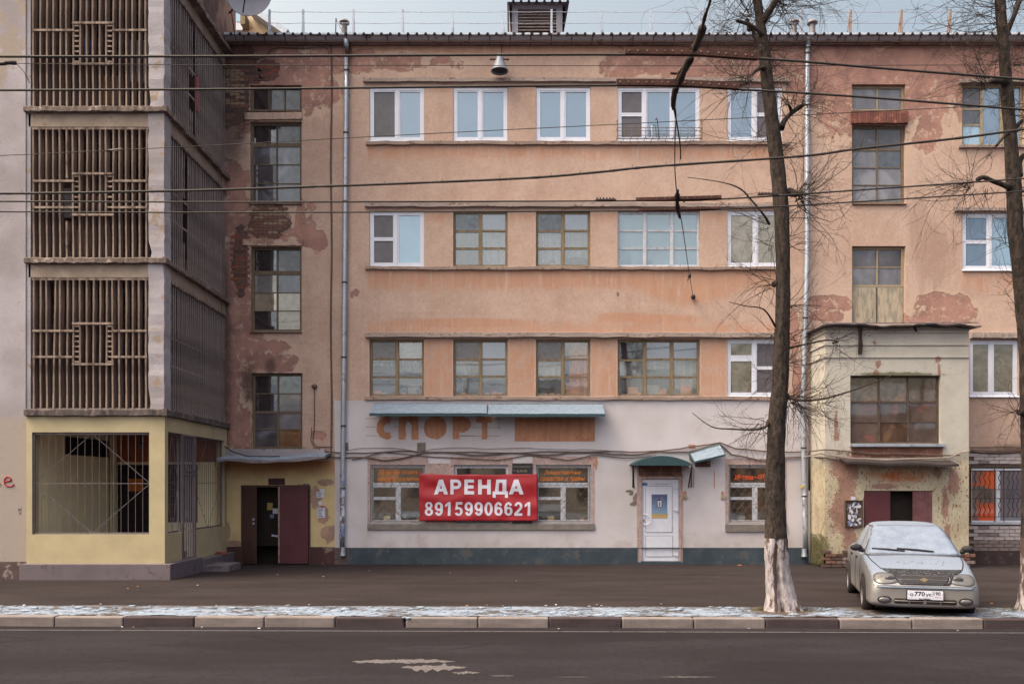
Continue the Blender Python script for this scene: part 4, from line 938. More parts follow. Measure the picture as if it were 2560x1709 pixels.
def scraps(o, x, y0, y1, n, mats, r=.064):
    for k in range(n):
        py = rnd.uniform(y0, y1); h = rnd.uniform(4, 14); b = MB(); a0 = rnd.uniform(-1.1, .3); a1 = a0+rnd.uniform(.6, 1.5); cx = wx(x); N = 5
        for i in range(N+1):
            a = a0+(a1-a0)*i/N
            for z in (wz(py)-rnd.uniform(0, .02), wz(py-h)+rnd.uniform(0, .02)): b.v.append((cx+(r+.002+k*.0003)*math.sin(a), -.095-(r+.002+k*.0003)*math.cos(a), z))
        for i in range(N): b.face((2*i, 2*i+2, 2*i+3, 2*i+1))
        b.build('flyer', M[rnd.choice(mats)], o)
scraps(dp, 857.5, 1180, 1345, 26, ['paper', 'paper_blue', 'zinc_dull', 'paper', 'paper_blue'])
scraps(dp2, 2008, 1240, 1300, 5, ['paper', 'paper', 'zinc_dull']); b = MB(); b.lathe([(.068, -.03), (.068, .03)], at(2007, 1216, -.1), 12); b.build('flyer', M['paper_yellow'], dp2)
b = MB(); b.tube([at(828, 110, -.02)]+[at(828+1.2*math.sin(k), 110+k*1020/16, -.02) for k in range(1, 17)], .022, 6); b.build('cable_conduit', M['cable'], bld)

# ---------------------------------------------------------------- entrance on the left: two steel leaves, one ajar
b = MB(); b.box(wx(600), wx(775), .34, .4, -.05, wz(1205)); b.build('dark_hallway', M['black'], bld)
def leaf(name, m, hx, wd, ang, z0, z1, side, y=-.06):
    """door leaf hinged at x=hx, swung outwards by ang"""
    b = MB(); b.box(0, wd*side, -.02, .02, z0, z1)
    b.box(wd*side*.06, wd*side*.94, -.024, -.02, z0+.06, z1-.06)
    b.v = [(hx+x*math.cos(ang*-side)-y_*math.sin(ang*-side), y+x*math.sin(ang*-side)+y_*math.cos(ang*-side), z) for x, y_, z in b.v]
    return b.build(name, m, bld, bevel=.004)
zb, zt = .03, wz(1217)
l1 = leaf('door_leaf', M['brown_door'], wx(610), .43, R(28), zb, zt, 1, -.05)
l2 = leaf('door_leaf', M['maroon'], wx(772), .71, R(4), zb, zt, -1, -.065)
b = MB(); b.box(wx(604), wx(776), -.06, -.02, wz(1217), wz(1212)); b.box(wx(604), wx(608), -.05, .02, .0, wz(1216)); b.box(wx(773), wx(777), -.05, .02, 0, wz(1216)); b.build('door_frame', M['brown_door'], bld)
for z in (1296, 1306): onebox('door_lock', M['zinc'], l1, wx(640), wx(644), -.30, -.27, wz(z+3), wz(z-2))
flat('house_number_plate', M['oxblood'], -.045, (672,713,1195,1211))
b = MB(); b.box(wx(699), wx(702.5), -.14, -.1, wz(1405), wz(1216)); b.build('door_edge', M['sill_concrete'], l2)
# papers inside the dark doorway and on the yellow wall
NB = []
def paper(px0, px1, py0, py1, y, m, label, parent=None, tilt=0., cat='notice'):
    b = MB(); X0, X1, Z0, Z1 = wx(px0, y), wx(px1, y), wz(py1, y), wz(py0, y); cx, cz = (X0+X1)/2, (Z0+Z1)/2; n = 4
    for i in range(n+1):
        for j in (0, 1):
            x = X0+(X1-X0)*i/n-cx; z = (Z0, Z1)[j]-cz
            b.v.append((cx+x*math.cos(tilt)-z*math.sin(tilt), y-.004-.006*math.sin(i*1.7+j)**2, cz+x*math.sin(tilt)+z*math.cos(tilt)))
    for i in range(n): b.face((2*i, 2*i+2, 2*i+3, 2*i+1))
    o = b.build('paper_notice', M[m], parent)
    if label: tag(o, label, cat, 'papers pasted around the entrances')
    return o
paper(668, 682, 1256, 1274, .33, 'paper_yellow', 'yellowed paper hanging in the dark gap between the two steel door leaves')
paper(682, 700, 1270, 1283, .33, 'paper', 'white paper inside the dark gap beside the maroon door leaf'); paper(675, 685, 1285, 1294, .33, 'paper_blue', 'small blue paper low in the dark gap between the door leaves')
paper(679, 697, 1336, 1341, .33, 'paper', 'thin white strip of paper lowest in the dark doorway', tilt=-.15)
def notice(px0, px1, py0, py1, y, label, tilt=0., lines=True):
    o = paper(px0, px1, py0, py1, y, 'paper', label, tilt=tilt)
    if lines:
        b = MB(); n = max(3, int((py1-py0)/4)); rr = random.Random(px0)
        for k in range(n):
            z = py0+(py1-py0)*(k+.8)/(n+.8); e_ = rr.uniform(.5, .9); b.box(wx(px0+2, y), wx(px0+2+(px1-px0-4)*e_, y), y-.0125, y-.0115, wz(z+.7, y), wz(z-.4, y))
        b.build('print', M['inkblack'], o)
    return o
notice(791, 810, 1229, 1243, -.03, 'white notice with a torn edge pasted higher on the yellow wall beside the drainpipe', .04)
notice(800, 812, 1221, 1229, -.03, 'faint small paper scrap above the white notices on the yellow wall', -.05, False)
n_ = notice(793, 813, 1267, 1293, -.03, 'printed white notice with red header pasted on the yellow wall beside the drainpipe', 0)
b = MB(); b.box(wx(803), wx(813), -.045, -.043, wz(1267.5), wz(1264)); b.build('print', M['red'], n_)
notice(796, 805, 1252, 1262, -.03, 'small torn paper between the two white notices on the yellow wall', .2, False)
# ledge and tin canopy over it
pbox('canopy_beam', M['gutter'], bld, 556, 812, 1122, 1141, -.12, 0, -.12, bevel=.01)
can = thing('entrance_canopy', 'sagging grey tin canopy with a line of snow over the two-leaf steel entrance', 'canopy', loc=(-6.2, -.7, 2.5))
def tin(px0, px1, pyL, pyR, D0, sag, parent, mat, snow):
    """tin sheet sloping out from the wall; front edge measured on Y=-D0"""
    n = 24; b = MB(); s = MB(); rr = random.Random(3)
    for i in range(n+1):
        t = i/n; x = wx(px0+(px1-px0)*t, -D0); z = wz(pyL+(pyR-pyL)*t, -D0)+.02*math.sin(t*9)-sag*math.sin(math.pi*t)
        b.v += [(x, -D0, z), (x, -D0, z-.07+.02*math.sin(t*14)), (x, -.0, z+.10), (x, -.0, z+.07)]
    for i in range(n):
        for q in ((0,1),(2,0),(1,3)): b.face((i*4+q[0], i*4+q[1], i*4+4+q[1], i*4+4+q[0]))
    b.face((0,1,3,2)); b.face((n*4, n*4+2, n*4+3, n*4+1))
    o = b.build('tin_sheet', mat, parent)
    if snow:
        m = 90
        for i in range(m+1):
            t = i/m; x = wx(px0+(px1-px0)*t, -D0); z = wz(pyL+(pyR-pyL)*t, -D0)+.02*math.sin(t*9)-sag*math.sin(math.pi*t)
            h = .015+.025*abs(mnoise.noise((t*22, 1, 0)))+.02*rr.random()*(t < .9)
            s.v += [(x, -D0+.01, z), (x, -D0+.02, z+h), (x, -D0*.55, z+.05+h), (x, -.05, z+.1+h*.5)]
        for i in range(m):
            for k in range(3): s.face((i*4+k, i*4+k+1, i*4+5+k, i*4+4+k))
        so = s.build('snow', M['snow'], parent); so['kind'] = 'stuff'
    return o
tin(541, 812, 1148, 1141, .75, .03, can, M['zinc_dull'], True)
b = MB(); b.tube([at(556, 1112, -.1), at(580, 1128, -.4), at(620, 1140, -.5), at(700, 1140, -.3)], .014, 5); b.build('loose_cable', M['wire'], can)

# ---------------------------------------------------------------- shop awning, door canopy, broken hood
aw = thing('shop_awning', 'long low green sheet awning under thin snow above the faded shop letters', 'awning', loc=(-.6, -.3, 4))
def awn(px0, px1, z0p, z1p, D0, parent):
    x0, x1, zt, zb_ = wx(px0, -D0), wx(px1, -D0), wz(z0p, 0), wz(z1p, -D0)
    X0, X1 = x0, x1; b = MB()
    b.v += [(X0+.03, -.015, zt), (X1-.02, -.015, zt), (X1, -D0, zb_), (X0, -D0, zb_), (X0, -D0, zb_-.05), (X1, -D0, zb_-.05), (X0+.03, -.015, zt-.03), (X1-.02, -.015, zt-.03)]
    for q in ((0,1,2,3),(3,2,5,4),(4,5,7,6),(0,3,4,6),(1,7,5,2)): b.face(q)
    o = b.build('awning_sheet', M['green'], parent)
    s = MB(); m, k_ = 60, 6; rr = random.Random(px0)
    for j in range(k_+1):
        for i in range(m+1):
            t = i/m; u = .10+.9*j/k_+(.05*mnoise.noise((t*40, px0, 0)) if j == 0 else 0)
            x = (X0+.03*(1-u))+(X1-X0-.05*(1-u))*t; s.v.append((x, -.015+(-D0+.015)*u-.004, zt+(zb_-zt)*u+.012+.008*rr.random()))
    for j in range(k_):
        for i in range(m): a_ = j*(m+1)+i; s.face((a_, a_+1, a_+m+2, a_+m+1))
    so = s.build('snow', M['snow_sheet'], parent); so['kind'] = 'stuff'
awn(923, 1217, 1008, 1034, .55, aw); awn(1219, 1513, 1009, 1035.5, .55, aw)
dc = thing('door_canopy', 'green arched sheet canopy on two thin brackets over the white shop door', 'canopy', loc=(3.7, -.3, 2.6))
def arch():
    b = MB(); n = 16; D0 = .6; y0 = -.02
    pts = [(1581+(1733-1581)*i/n) for i in range(n+1)]; ptz = [1161-22*math.sin(math.pi*i/n)**.8 for i in range(n+1)]
    for i in range(n+1):
        x, z = wx(pts[i], -D0), wz(ptz[i], -D0); b.v += [(x, -D0, z), (x, -D0, wz(1163, -D0)), (x, y0, z+.02), (x, y0, z+.01)]
    for i in range(n):
        for q in ((0,1),(2,0),(1,3)): b.face((i*4+q[0], i*4+q[1], i*4+4+q[1], i*4+4+q[0]))
    b.build('canopy_sheet', M['green'], dc)
    s = MB(); s.box(wx(1633, -D0), wx(1662, -D0), -D0, -D0+.3, wz(1140.5, -D0), wz(1138.5, -D0)); s.build('snow', M['snow'], dc)['kind'] = 'stuff'
    for px in (1583, 1729):
        k = MB(); k.bar(at(px, 1164, -.57), at(px+(2 if px < 1600 else -8), 1218, -.03), .025, .025); k.bar((wx(px-1, -.03), -.03, wz(1164, -.03)), (wx(px-1, -.03), -.03, wz(1218, -.03)), .025, .025); k.bar(at(px, 1164, -.57), (wx(px, -.03), -.03, wz(1164, -.03)), .025, .025); k.build('bracket', M['darkmetal'], dc)
arch()
bh = thing('broken_hood', 'tilted torn-off green sheet hood under snow hanging right of the door canopy', 'awning', loc=(4.9, -.2, 2.6))
def hood():
    q = [(1722, 1131, -.05), (1798, 1107, -.05), (1814, 1136, -.4), (1735, 1155, -.4)]
    p = [at(*k) for k in q]; b = MB(); d = Vector((0, .0, -.03))
    b.v += [tuple(k) for k in p]+[tuple(k+d) for k in p]
    for f in ((0,1,2,3),(7,6,5,4),(0,4,5,1),(1,5,6,2),(2,6,7,3),(3,7,4,0)): b.face(f)
    b.poly([p[0], p[3], at(1724, 1150, -.03)])
    b.build('hood_sheet', M['green'], bh)
    s = MB(); m, k_ = 24, 5; rr = random.Random(2)
    for j in range(k_+1):
        for i in range(m+1):
            u = .22+.78*j/k_; l = p[0].lerp(p[3], u); r = p[1].lerp(p[2], u); v = l.lerp(r, .02+.96*i/m); s.v.append((v.x, v.y-.006, v.z+.012+.008*rr.random()))
    for j in range(k_):
        for i in range(m): a_ = j*(m+1)+i; s.face((a_, a_+1, a_+m+2, a_+m+1))
    s.build('snow', M['snow_sheet'], bh)['kind'] = 'stuff'
hood()
flat('bare_patch', M['ghost'], -.018, (1721,1738,1111,1120)); flat('bare_patch', simple('sooty bare patch', A(100,76,66), c2=A(140,104,88), scale=5), -.018, (1737,1776,1150,1167))
# white plastic shop door
flat('door_surround', M['pink'], -.026, (1592,1602,1168,1408), (1703.5,1707,1168,1408)); flat('door_lintel', simple('bare red lintel', A(110,80,70), c2=A(140,100,84), scale=4), -.03, (1596,1703,1163,1189))
b = MB()
for r in ((1601,1605,1190,1402), (1697,1702,1190,1402), (1605,1697,1190,1197)): b.box(wx(r[0]), wx(r[1]), -.02, .06, wz(r[3]), wz(r[2]))
b.build('door_frame', M['pink'], bld)
b = MB(); X = lambda a: wx(a); 
b.box(X(1605), X(1697), .02, .07, wz(1402), wz(1198))
for r in ((1614,1681,1215,1330), (1614,1682,1339,1391)):
    b.box(X(r[0]), X(r[1]), .012, .02, wz(r[3]), wz(r[2]))
door = b.build('door', M['pvc'], bld, bevel=.004)
b = MB()
for r in ((1614,1681,1214,1330), (1614,1682,1338,1391)):
    for k in ((r[0],r[1],r[2],r[2]+.9), (r[0],r[1],r[3]-.9,r[3]), (r[0],r[0]+.9,r[2]+.9,r[3]-.9), (r[1]-.9,r[1],r[2]+.9,r[3]-.9)): b.box(X(k[0]), X(k[1]), .0105, .0125, wz(k[3]), wz(k[2]))
b.build('panel_groove', M['zinc_dull'], door)
b = MB(); b.smooth = True; b.tube([at(1608, 1286, .02), at(1616, 1286, -.04), at(1624, 1290, -.05), at(1627.5, 1298, -.05), at(1624, 1307, -.05), at(1616, 1311, -.04), at(1608, 1311, .02)], .012, 6); b.build('door_handle', M['pvc'], door)
pbox('door_lock', M['zinc_dull'], door, 1608, 1611, 1297, 1303, 0, .02)
for py in (1217, 1273, 1385):
    b = MB(); b.box(X(1683), X(1694), -.005, .02, wz(py+3), wz(py-2)); b.box(X(1690), X(1695), -.02, .02, wz(py+5), wz(py)); b.build('hinge', M['pvc'], door)
st = MB(); st.box(X(1606), X(1619), .017, .02, wz(1213), wz(1206)); st.build('sticker', simple('blue sticker', A(76,110,160), bump=0), door)
text('sticker_lettering', 'С п о р т и в н ы й   С', simple('faded red lettering', A(150,110,110), bump=0), door, X(1625), X(1680), wz(1212), wz(1206), .019)
pos = thing('door_poster', 'small blue poster with pale rays and a yellow skyline taped to the white shop door', 'poster', loc=(3.7, 0, 2))
M['poster'] = (lambda g: g.done(g.mix(g.mul(g.step(g.sub(g.Z, wz(1285)), 0, .02, 1, 0), 1.), g.mix(g.step(g.Z, wz(1292), wz(1236)), A(124,150,174), A(84,90,122)), A(180,152,104)), .5))(G('poster print'))
pbox('poster_sheet', M['poster'], pos, 1629, 1668, 1235, 1294, .002, .008)
b = MB(); cx, cz = wx(1648.5), wz(1257); rr = random.Random(9)
for k in range(26):
    a_ = -2.3+4.6*k/25+1.57+rr.uniform(-.05, .05) if False else math.pi*2*k/26+rr.uniform(-.06, .06)
    r0, r1 = rr.uniform(.07, .1), rr.uniform(.13, .2); u = Vector((math.cos(a_)*.85, 0, math.sin(a_)*1.15))
    p0, p1 = Vector((cx, 0, cz))+u*r0, Vector((cx, 0, cz))+u*r1
    if abs(p1.x-cx) > .18 or p1.z > wz(1238) or p1.z < wz(1280): continue
    b.bar(p0+Vector((0, -.0005, 0)), p1+Vector((0, -.0005, 0)), .002, .016, (0, 1, 0))
b.build('print', M['paper'], pos)
b = MB(); b.box(wx(1644), wx(1654), -.0015, .001, wz(1266), wz(1251)); b.build('print', M['paper'], pos); b = MB(); b.box(wx(1642.5), wx(1655.5), -.0008, .0012, wz(1267), wz(1249)); b.build('print', simple('indigo print', A(50,40,80), bump=0), pos)
b = MB(); b.box(wx(1648), wx(1650.2), -.003, -.001, wz(1263), wz(1254)); b.box(wx(1647), wx(1651), -.003, -.001, wz(1263.6), wz(1262.4)); b.build('print', M['inkblack'], pos)
rr = random.Random(3); b = MB(); px = 1631
while px < 1666: w_ = rr.uniform(2, 6); b.box(wx(px), wx(px+w_), -.001, .001, wz(1287.5), wz(1287-rr.uniform(1, 5))); px += w_+rr.uniform(0, 2)
b.build('print', M['paper_yellow'], pos)
# scabs of fallen plaster by the door, little fittings on the white wall
M['cement'] = simple('bare cement', A(118,106,98), vary=.25, scale=8, bump=.5)
def scab(cx, cy, rx, ry, seed, m='cement', y=-.02, n=18):
    b = MB(); rr = random.Random(seed); b.prism([(wx(cx+rx*(1+rr.uniform(-.3, .3))*math.cos(6.283*k/n)), wz(cy+ry*(1+rr.uniform(-.35, .35))*math.sin(6.283*k/n))) for k in range(n)], y, -.01); return b.build('plaster_scab', M[m], bld)
scab(1574, 1227, 10, 4, 1); scab(1578, 1233, 5, 5, 2, y=-.0215); scab(1588, 1248, 6, 14, 3); scab(1583, 1259, 8, 5, 4, y=-.023); scab(764, 1214, 12, 6, 5, y=-.04); scab(1490, 1155, 4, 16, 6, 'ghost')
for x in (1733.5, 1785): flat('bracket_mark', M['ghost'], -.018, (x-1, x+1.4, 1177, 1219))
for x, y_ in ((1712, 1241), (1806, 1241)):
    pbox('wall_socket', M['cream_wood'], bld, x-4, x+4, y_-4, y_+6, -.06, -.01, bevel=.006); scab(x+.5, y_-8, 4, 6, int(x), 'ghost')
for r in ((1043, 1064, 1106, 1126), (864, 871, 1106, 1126)):
    v = pbox('wall_vent', M['greysill'], bld, *r, -.03, -.01)
    for k in range(5): pbox('vent_slat', M['cement'], v, r[0]+1, r[1]-1, r[2]+2+k*3.7, r[2]+3.6+k*3.7, -.036, -.03)
b = MB(); b.tube([at(770, 1040, -.01), at(786, 1052, -.02), at(786, 1098, -.02), at(786, 1136, -.02), at(800, 1147, -.03)] if False else [at(786, 970, -.02), at(786, 1060, -.02), at(784, 1085, -.02), at(782, 1105, -.02), at(792, 1116, -.02), at(832, 1117, -.02)], .012, 5); b.tube([at(779, 1068, -.02), at(777, 1100, -.02), at(785, 1118, -.02), at(800, 1122, -.02)], .008, 4); b.ell(at(786, 965, -.04), (.075, .05, .055)); b.build('junction_box', M['cable'], bld)
scab(1544, 735, 3, 5, 8, 'cement', -.012)
# black sign by the shop windows
sg = tag(pbox('bank_sign', M['sign_dark'], None, 1280.5, 1331, 1158, 1309, -.05, -.028), 'narrow black glass sign with small gold letters mostly hidden behind the red banner', 'sign')
text('lettering', 'БАНК', M['gold'], sg, wx(1293), wx(1319), wz(1180), wz(1173.5), -.05, ext=.003)
for py in (1166, 1176): onebox('rule_line', M['gold'], sg, wx(1283), wx(1328 if py == 1166 else 1291), -.053, -.049, wz(py+.5), wz(py-.5))
# shop window lettering
def glow(body, m, a, c, py0, py1, sh, win_y=.03, lbl=None):
    return text('window_lettering', body, M[m], bld, wx(a), wx(c), wz(py1), wz(py0), win_y-.02, shear=sh, bold=.0, ext=.003)
glow('Средства гигиены', 'neon_orange', 949, 1047, 1174, 1188, .35); glow('лечебная косметика', 'neon_orange', 942, 1056, 1190, 1202, .35)
glow('Лекарственные', 'neon_orange', 1360, 1452, 1175, 1188, .35); glow('средства и травы', 'neon_orange', 1351, 1462, 1192, 1204, .35)
glow('Интим', 'neon_red', 1836, 1884, 1185, 1199, .35); flat('window_lettering', M['neon_red'], .007, (1887, 1892, 1192, 1194)); glow('отдел', 'neon_red', 1895, 1946, 1185, 1199, .35)
# ---------------------------------------------------------------- red banner
def banner():
    bt = thing('rental_banner', 'red vinyl banner with white letters АРЕНДА and a phone number tied across the shop windows', 'banner', loc=(-.85, -.1, 2.3))
    X0, X1, Z0, Z1 = wx(1049), wx(1343), wz(1301), wz(1184)
    nx, ny = 90, 34; b = MB(); b.smooth = True
    def fold(u, v): return .016*math.sin(u*3+v*14+math.sin(u*9)*1.2)*(.3+.7*v)+.012*math.sin(u*34+v*9)*max(0, v-.6)+.02*mnoise.noise((u*9, v*5, 2))
    def pt(u, v, off=0.):
        sagt = .035*math.sin(math.pi*u)*v*.6; z = Z0+(Z1-Z0)*v-sagt-(.0 if u > .1 else 0)
        return (X0+(X1-X0)*u+.006*math.sin(v*7), -.115-fold(u, v)-off, z+.006*math.sin(u*18)*(v > .98))
    for j in range(ny+1):
        for i in range(nx+1): b.v.append(pt(i/nx, j/ny))
    for j in range(ny):
        for i in range(nx): a_ = j*(nx+1)+i; b.face((a_, a_+1, a_+nx+2, a_+nx+1))
    o = b.build('banner_sheet', M['red'], bt); md = o.modifiers.new('thick', 'SOLIDIFY'); md.thickness = .002
    def fol(t, cut):
        """cut finer so that the print follows the folds"""
        bm = bmesh.new(); bm.from_mesh(t.data); bmesh.ops.triangulate(bm, faces=bm.faces); bmesh.ops.subdivide_edges(bm, edges=[e_ for e_ in bm.edges if e_.calc_length() > .06], cuts=cut+1, use_grid_fill=True)
        for v in bm.verts:
            u, w_ = (v.co.x-X0)/(X1-X0), (v.co.z-Z0)/(Z1-Z0); v.co.y = pt(u, w_)[1]-.009+v.co.y
        bm.to_mesh(t.data); bm.free()
    # heavy block capitals, drawn on a unit square
    arc = lambda cx, cz, rx, rz, a0, a1, n=8: [(cx+rx*math.cos(R(a0+(a1-a0)*k/n)), cz+rz*math.sin(R(a0+(a1-a0)*k/n))) for k in range(n+1)]
    def quads(o_, i_): return [[o_[k], o_[k+1], i_[k+1], i_[k]] for k in range(len(o_)-1)]
    GL = {'А': [[(0,0),(.27,0),(.64,1),(.36,1)], [(1,0),(.73,0),(.5,.62),(.64,1)], [(.345,.2),(.655,.2),(.578,.4),(.422,.4)]],
          'Р': [[(.03,0),(.3,0),(.3,1),(.03,1)], [(.3,.8),(.55,.8),(.55,1),(.3,1)], [(.3,.36),(.55,.36),(.55,.56),(.3,.56)]]+quads(arc(.55,.68,.42,.32,90,-90), arc(.55,.68,.15,.12,90,-90)),
          'Е': [[(.06,0),(.36,0),(.36,1),(.06,1)], [(.36,0),(.96,0),(.96,.22),(.36,.22)], [(.36,.4),(.9,.4),(.9,.61),(.36,.61)], [(.36,.79),(.95,.79),(.95,1),(.36,1)]],
          'Н': [[(.02,0),(.3,0),(.3,1),(.02,1)], [(.7,0),(.98,0),(.98,1),(.7,1)], [(.3,.4),(.7,.4),(.7,.62),(.3,.62)]],
          'Д': [[(0,-.22),(.2,-.22),(.2,0),(0,0)], [(.8,-.22),(1,-.22),(1,0),(.8,0)], [(0,0),(1,0),(1,.2),(0,.2)], [(.14,.2),(.38,.2),(.42,.78),(.24,1)], [(.24,1),(.42,.78),(.64,.78),(.9,1)], [(.64,.2),(.9,.2),(.9,1),(.64,.78)]]}
    for ch, a, c in (('А',1086,1121), ('Р',1126,1155), ('Е',1160,1187), ('Н',1195,1228), ('Д',1232,1270), ('А',1272,1309)):
        lb = MB()
        for q in GL[ch]: lb.prism([(wx(a+(c-a)*x), wz(1235-37*z)) for x, z in q], -.001, 0)
        fol(lb.build('banner_lettering', M['banner_white'], bt), 2)
    ring = lambda cx, cz, rx, rz, tx, tz, a0=0, a1=360, n=18: quads(arc(cx, cz, rx, rz, a0, a1, n), arc(cx, cz, rx-tx, rz-tz, a0, a1, n))
    nine = ring(.5,.67,.5,.33,.31,.16)+ring(.5,.42,.5,.42,.31,.17,20,-152,12)
    DG = {'8': ring(.5,.75,.45,.25,.28,.13)+ring(.5,.28,.5,.28,.30,.15), '0': ring(.5,.5,.5,.5,.31,.17), '9': nine, '6': [[(1-x, 1-z) for x, z in q] for q in nine],
          '1': [[(.38,0),(.72,0),(.72,1),(.45,1)], [(.05,.62),(.38,.74),(.41,.86),(.45,1),(.05,.80)]],
          '5': [[(.16,.82),(.95,.82),(.95,1),(.16,1)], [(.06,.44),(.36,.47),(.40,.82),(.16,.82)]]+ring(.48,.32,.5,.32,.3,.15,128,-155,14),
          '2': ring(.5,.68,.48,.32,.3,.15,172,-35,14)+[[(.62,.58),(.90,.50),(.42,.18),(.0,.18)], [(0,0),(.97,0),(.97,.18),(0,.18)]]}
    for k, ch in enumerate('89159906621'):
        lb = MB(); a = 1063+24.75*k; c = a+20.5
        for q in DG[ch]: lb.prism([(wx(a+(c-a)*x), wz(1288-34*z)) for x, z in q], -.001, 0)
        fol(lb.build('banner_lettering', M['banner_white'], bt), 1)
    for u, v in ((0, 1), (1, 1), (0, 0), (1, 0)):
        p = Vector(pt(u, v)); k = MB(); k.tube([p, p+Vector((.06*(1 if u else -1), .08, .03 if v else -.03))], .005, 4); k.build('tie_rope', M['cable'], bt)
banner()
# loudspeaker hanging under the eaves
ls = thing('loudspeaker', 'grey metal horn loudspeaker pointing down on the peach wall under the eaves', 'loudspeaker', loc=(-.3, -.3, 12.4))
b = MB(); b.smooth = True; c = at(1249, 176, -.3); b.lathe([(.02, .42), (.07, .38), (.085, .27), (.12, .2), (.2, .0), (.218, -.02), (.21, -.03), (.185, .0), (.07, .2), (0, .26)], c, 24); b.build('horn', M['horn'], ls)
b = MB(); b.smooth = True; b.lathe([(.19, .01), (.1, .03), (0, .05)], c, 20); b.build('horn_mouth', M['darkmetal'], ls)
b = MB(); b.box(c.x-.24, c.x+.24, -.31, -.28, c.z+.255, c.z+.285); b.bar((c.x-.02, -.3, c.z+.27), (c.x-.02, .0, c.z+.27), .03, .03); b.tube([(c.x+.04, -.25, c.z+.4), (c.x+.04, -.05, c.z+.55), (c.x+.045, -.03, c.z+.85)], .01, 5); b.build('bracket', M['rust'], ls)
# little window rail on the top floor
def rail():
    b = MB(); X0, X1 = wx(1542), wx(1752); y = -.14
    for py in (325, 333, 344, 352): b.tube([(X0, y, wz(py)), (X1, y, wz(py))], .008 if py < 350 else .012, 5)
    for k in range(13):
        x = X0+(X1-X0)*k/12; b.tube([(x, y, wz(325 if k % 2 else 352)), (x, y, wz(346 if k % 2 else 325))], .006, 4); b.tube([(x, y, wz(346)), (x-.03, .0, wz(354))], .006, 4)
    for x in (X0, X1): b.tube([(x, 0, wz(303)), (x, y, wz(305)), (x, y, wz(352))], .009, 5); b.tube([(x, y, wz(325)), (x, 0, wz(325))], .008, 4)
    o = b.build('window_rail', M['wood_grey'], bld)
    k = MB(); k.tube([(wx(1646), -.1, wz(352)), (wx(1642), -.1, wz(305)), (wx(1639), -.12, wz(300)), (wx(1637), -.12, wz(306))], .012, 5); k.build('hook', M['rust'], o); k = MB(); k.tube([(wx(1630), -.08, wz(352)), (wx(1628), -.08, wz(318))], .02, 5); k.build('bottle', M['pvc'], o)
rail()
# ---------------------------------------------------------------- cables clipped along the ground floor
def cab(name, px, m, r, label, y=-.05, jit=2., seed=0, group='cables clipped along the facade'):
    rr = random.Random(seed); b = MB(); pts = []
    for i in range(len(px)-1):
        (a, c), (d, f) = px[i][:2], px[i+1][:2]; ya = px[i][2] if len(px[i]) > 2 else y; yb = px[i+1][2] if len(px[i+1]) > 2 else y
        n = max(2, int(abs(d-a)/22))
        for k in range(n):
            t = k/n; pts.append(at(a+(d-a)*t, c+(f-c)*t+rr.uniform(-jit, jit)*.35+math.sin((a+(d-a)*t)*.035+seed)*jit*.6, ya+(yb-ya)*t))
    pts.append(at(px[-1][0], px[-1][1], px[-1][2] if len(px[-1]) > 2 else y)); b.tube(pts, r, 5)
    return tag(b.build(name, M[m], None), label, 'cable', group)
cab('facade_cable', [(816,1130),(865,1132),(1000,1128),(1250,1131),(1490,1128),(1580,1130),(1700,1122),(1800,1105),(1840,1120),(1920,1129),(2010,1128),(2060,1124,-1.1),(2200,1134,-1.1),(2400,1137,-1.1)], 'cable', .016, 'straight brown cable clipped along the white wall under the shop awning', seed=1)
cab('facade_cable', [(812,1140),(865,1143),(960,1150),(1060,1132),(1250,1135),(1490,1132),(1600,1135),(1720,1126),(1798,1110),(1830,1138),(1900,1147),(2030,1143),(2060,1142,-1.1),(2140,1146,-1.1)], 'cable', .018, 'thicker brown cable waving below the straight one on the white wall', seed=4, jit=4)
cab('facade_cable', [(880,1146),(960,1132),(1040,1136),(1160,1147),(1240,1147),(1320,1138),(1420,1149),(1480,1138),(1560,1144),(1640,1138)], 'cable', .012, 'thin brown cable hanging in three sags over the shop windows', seed=2, jit=3)
cab('facade_cable', [(866,1124),(900,1120),(1010,1121),(1045,1128),(1080,1122),(1150,1119),(1340,1121),(1480,1124),(1600,1129)], 'cable', .007, 'hair thin wire strung on little hooks above the other cables', seed=3)
cab('facade_cable', [(1905,1150),(2005,1143),(2052,1132,-1.1),(2062,1134,-1.1),(2130,1146,-1.1),(2200,1148,-1.12),(2370,1144,-1.12),(2400,1130,-1.1),(2424,1126,-1.1)], 'cable_pale', .017, 'pale cable running across the annex above its door canopy', seed=5, jit=2)
cab('facade_cable', [(2426,1117),(2470,1119),(2530,1116),(2620,1119)], 'cable', .014, 'upper wavy cable on the peach wall above the white bricks', seed=6)
cab('facade_cable', [(2426,1126),(2480,1128),(2530,1124),(2620,1127)], 'cable', .012, 'middle wavy cable on the peach wall above the white bricks', seed=7)
cab('facade_cable', [(2426,1129),(2480,1133),(2560,1130),(2620,1132)], 'wire', .012, 'lowest dark cable touching the top course of white bricks', seed=8)

# ---------------------------------------------------------------- left wing of the house and the balcony stack in its corner
YB = -3.95; BX0, BX1 = wx(70, YB), wx(410, YB)
def bz(py): return wz(py, YB)
def bx(px): return wx(px, YB)
wing = thing('apartment_wing', 'grey flaking house wing left of the slatted balconies with red sprayed letters', 'building', loc=(-12, -3.8, 0))
b = MB(); b.wall(-18, bx(62), bz(1404), 17, -3.85); b.poly([(bx(62), -3.85, bz(1404)), (bx(62), .1, bz(1404)), (bx(62), .1, 17), (bx(62), -3.85, 17)]); b.build('wall', M['wing'], wing)
b = MB(); b.wall(-18, bx(63), -.05, bz(1404), -3.88); b.build('plinth', simple('damp brick plinth', A(84,68,66), c2=A(128,116,110), scale=3.2, bump=.8), wing)
onebox('corner_strip', M['pillar'], wing, bx(61.5), bx(75), -3.93, -3.84, bz(1030), 17)
b = MB(); b.smooth = True
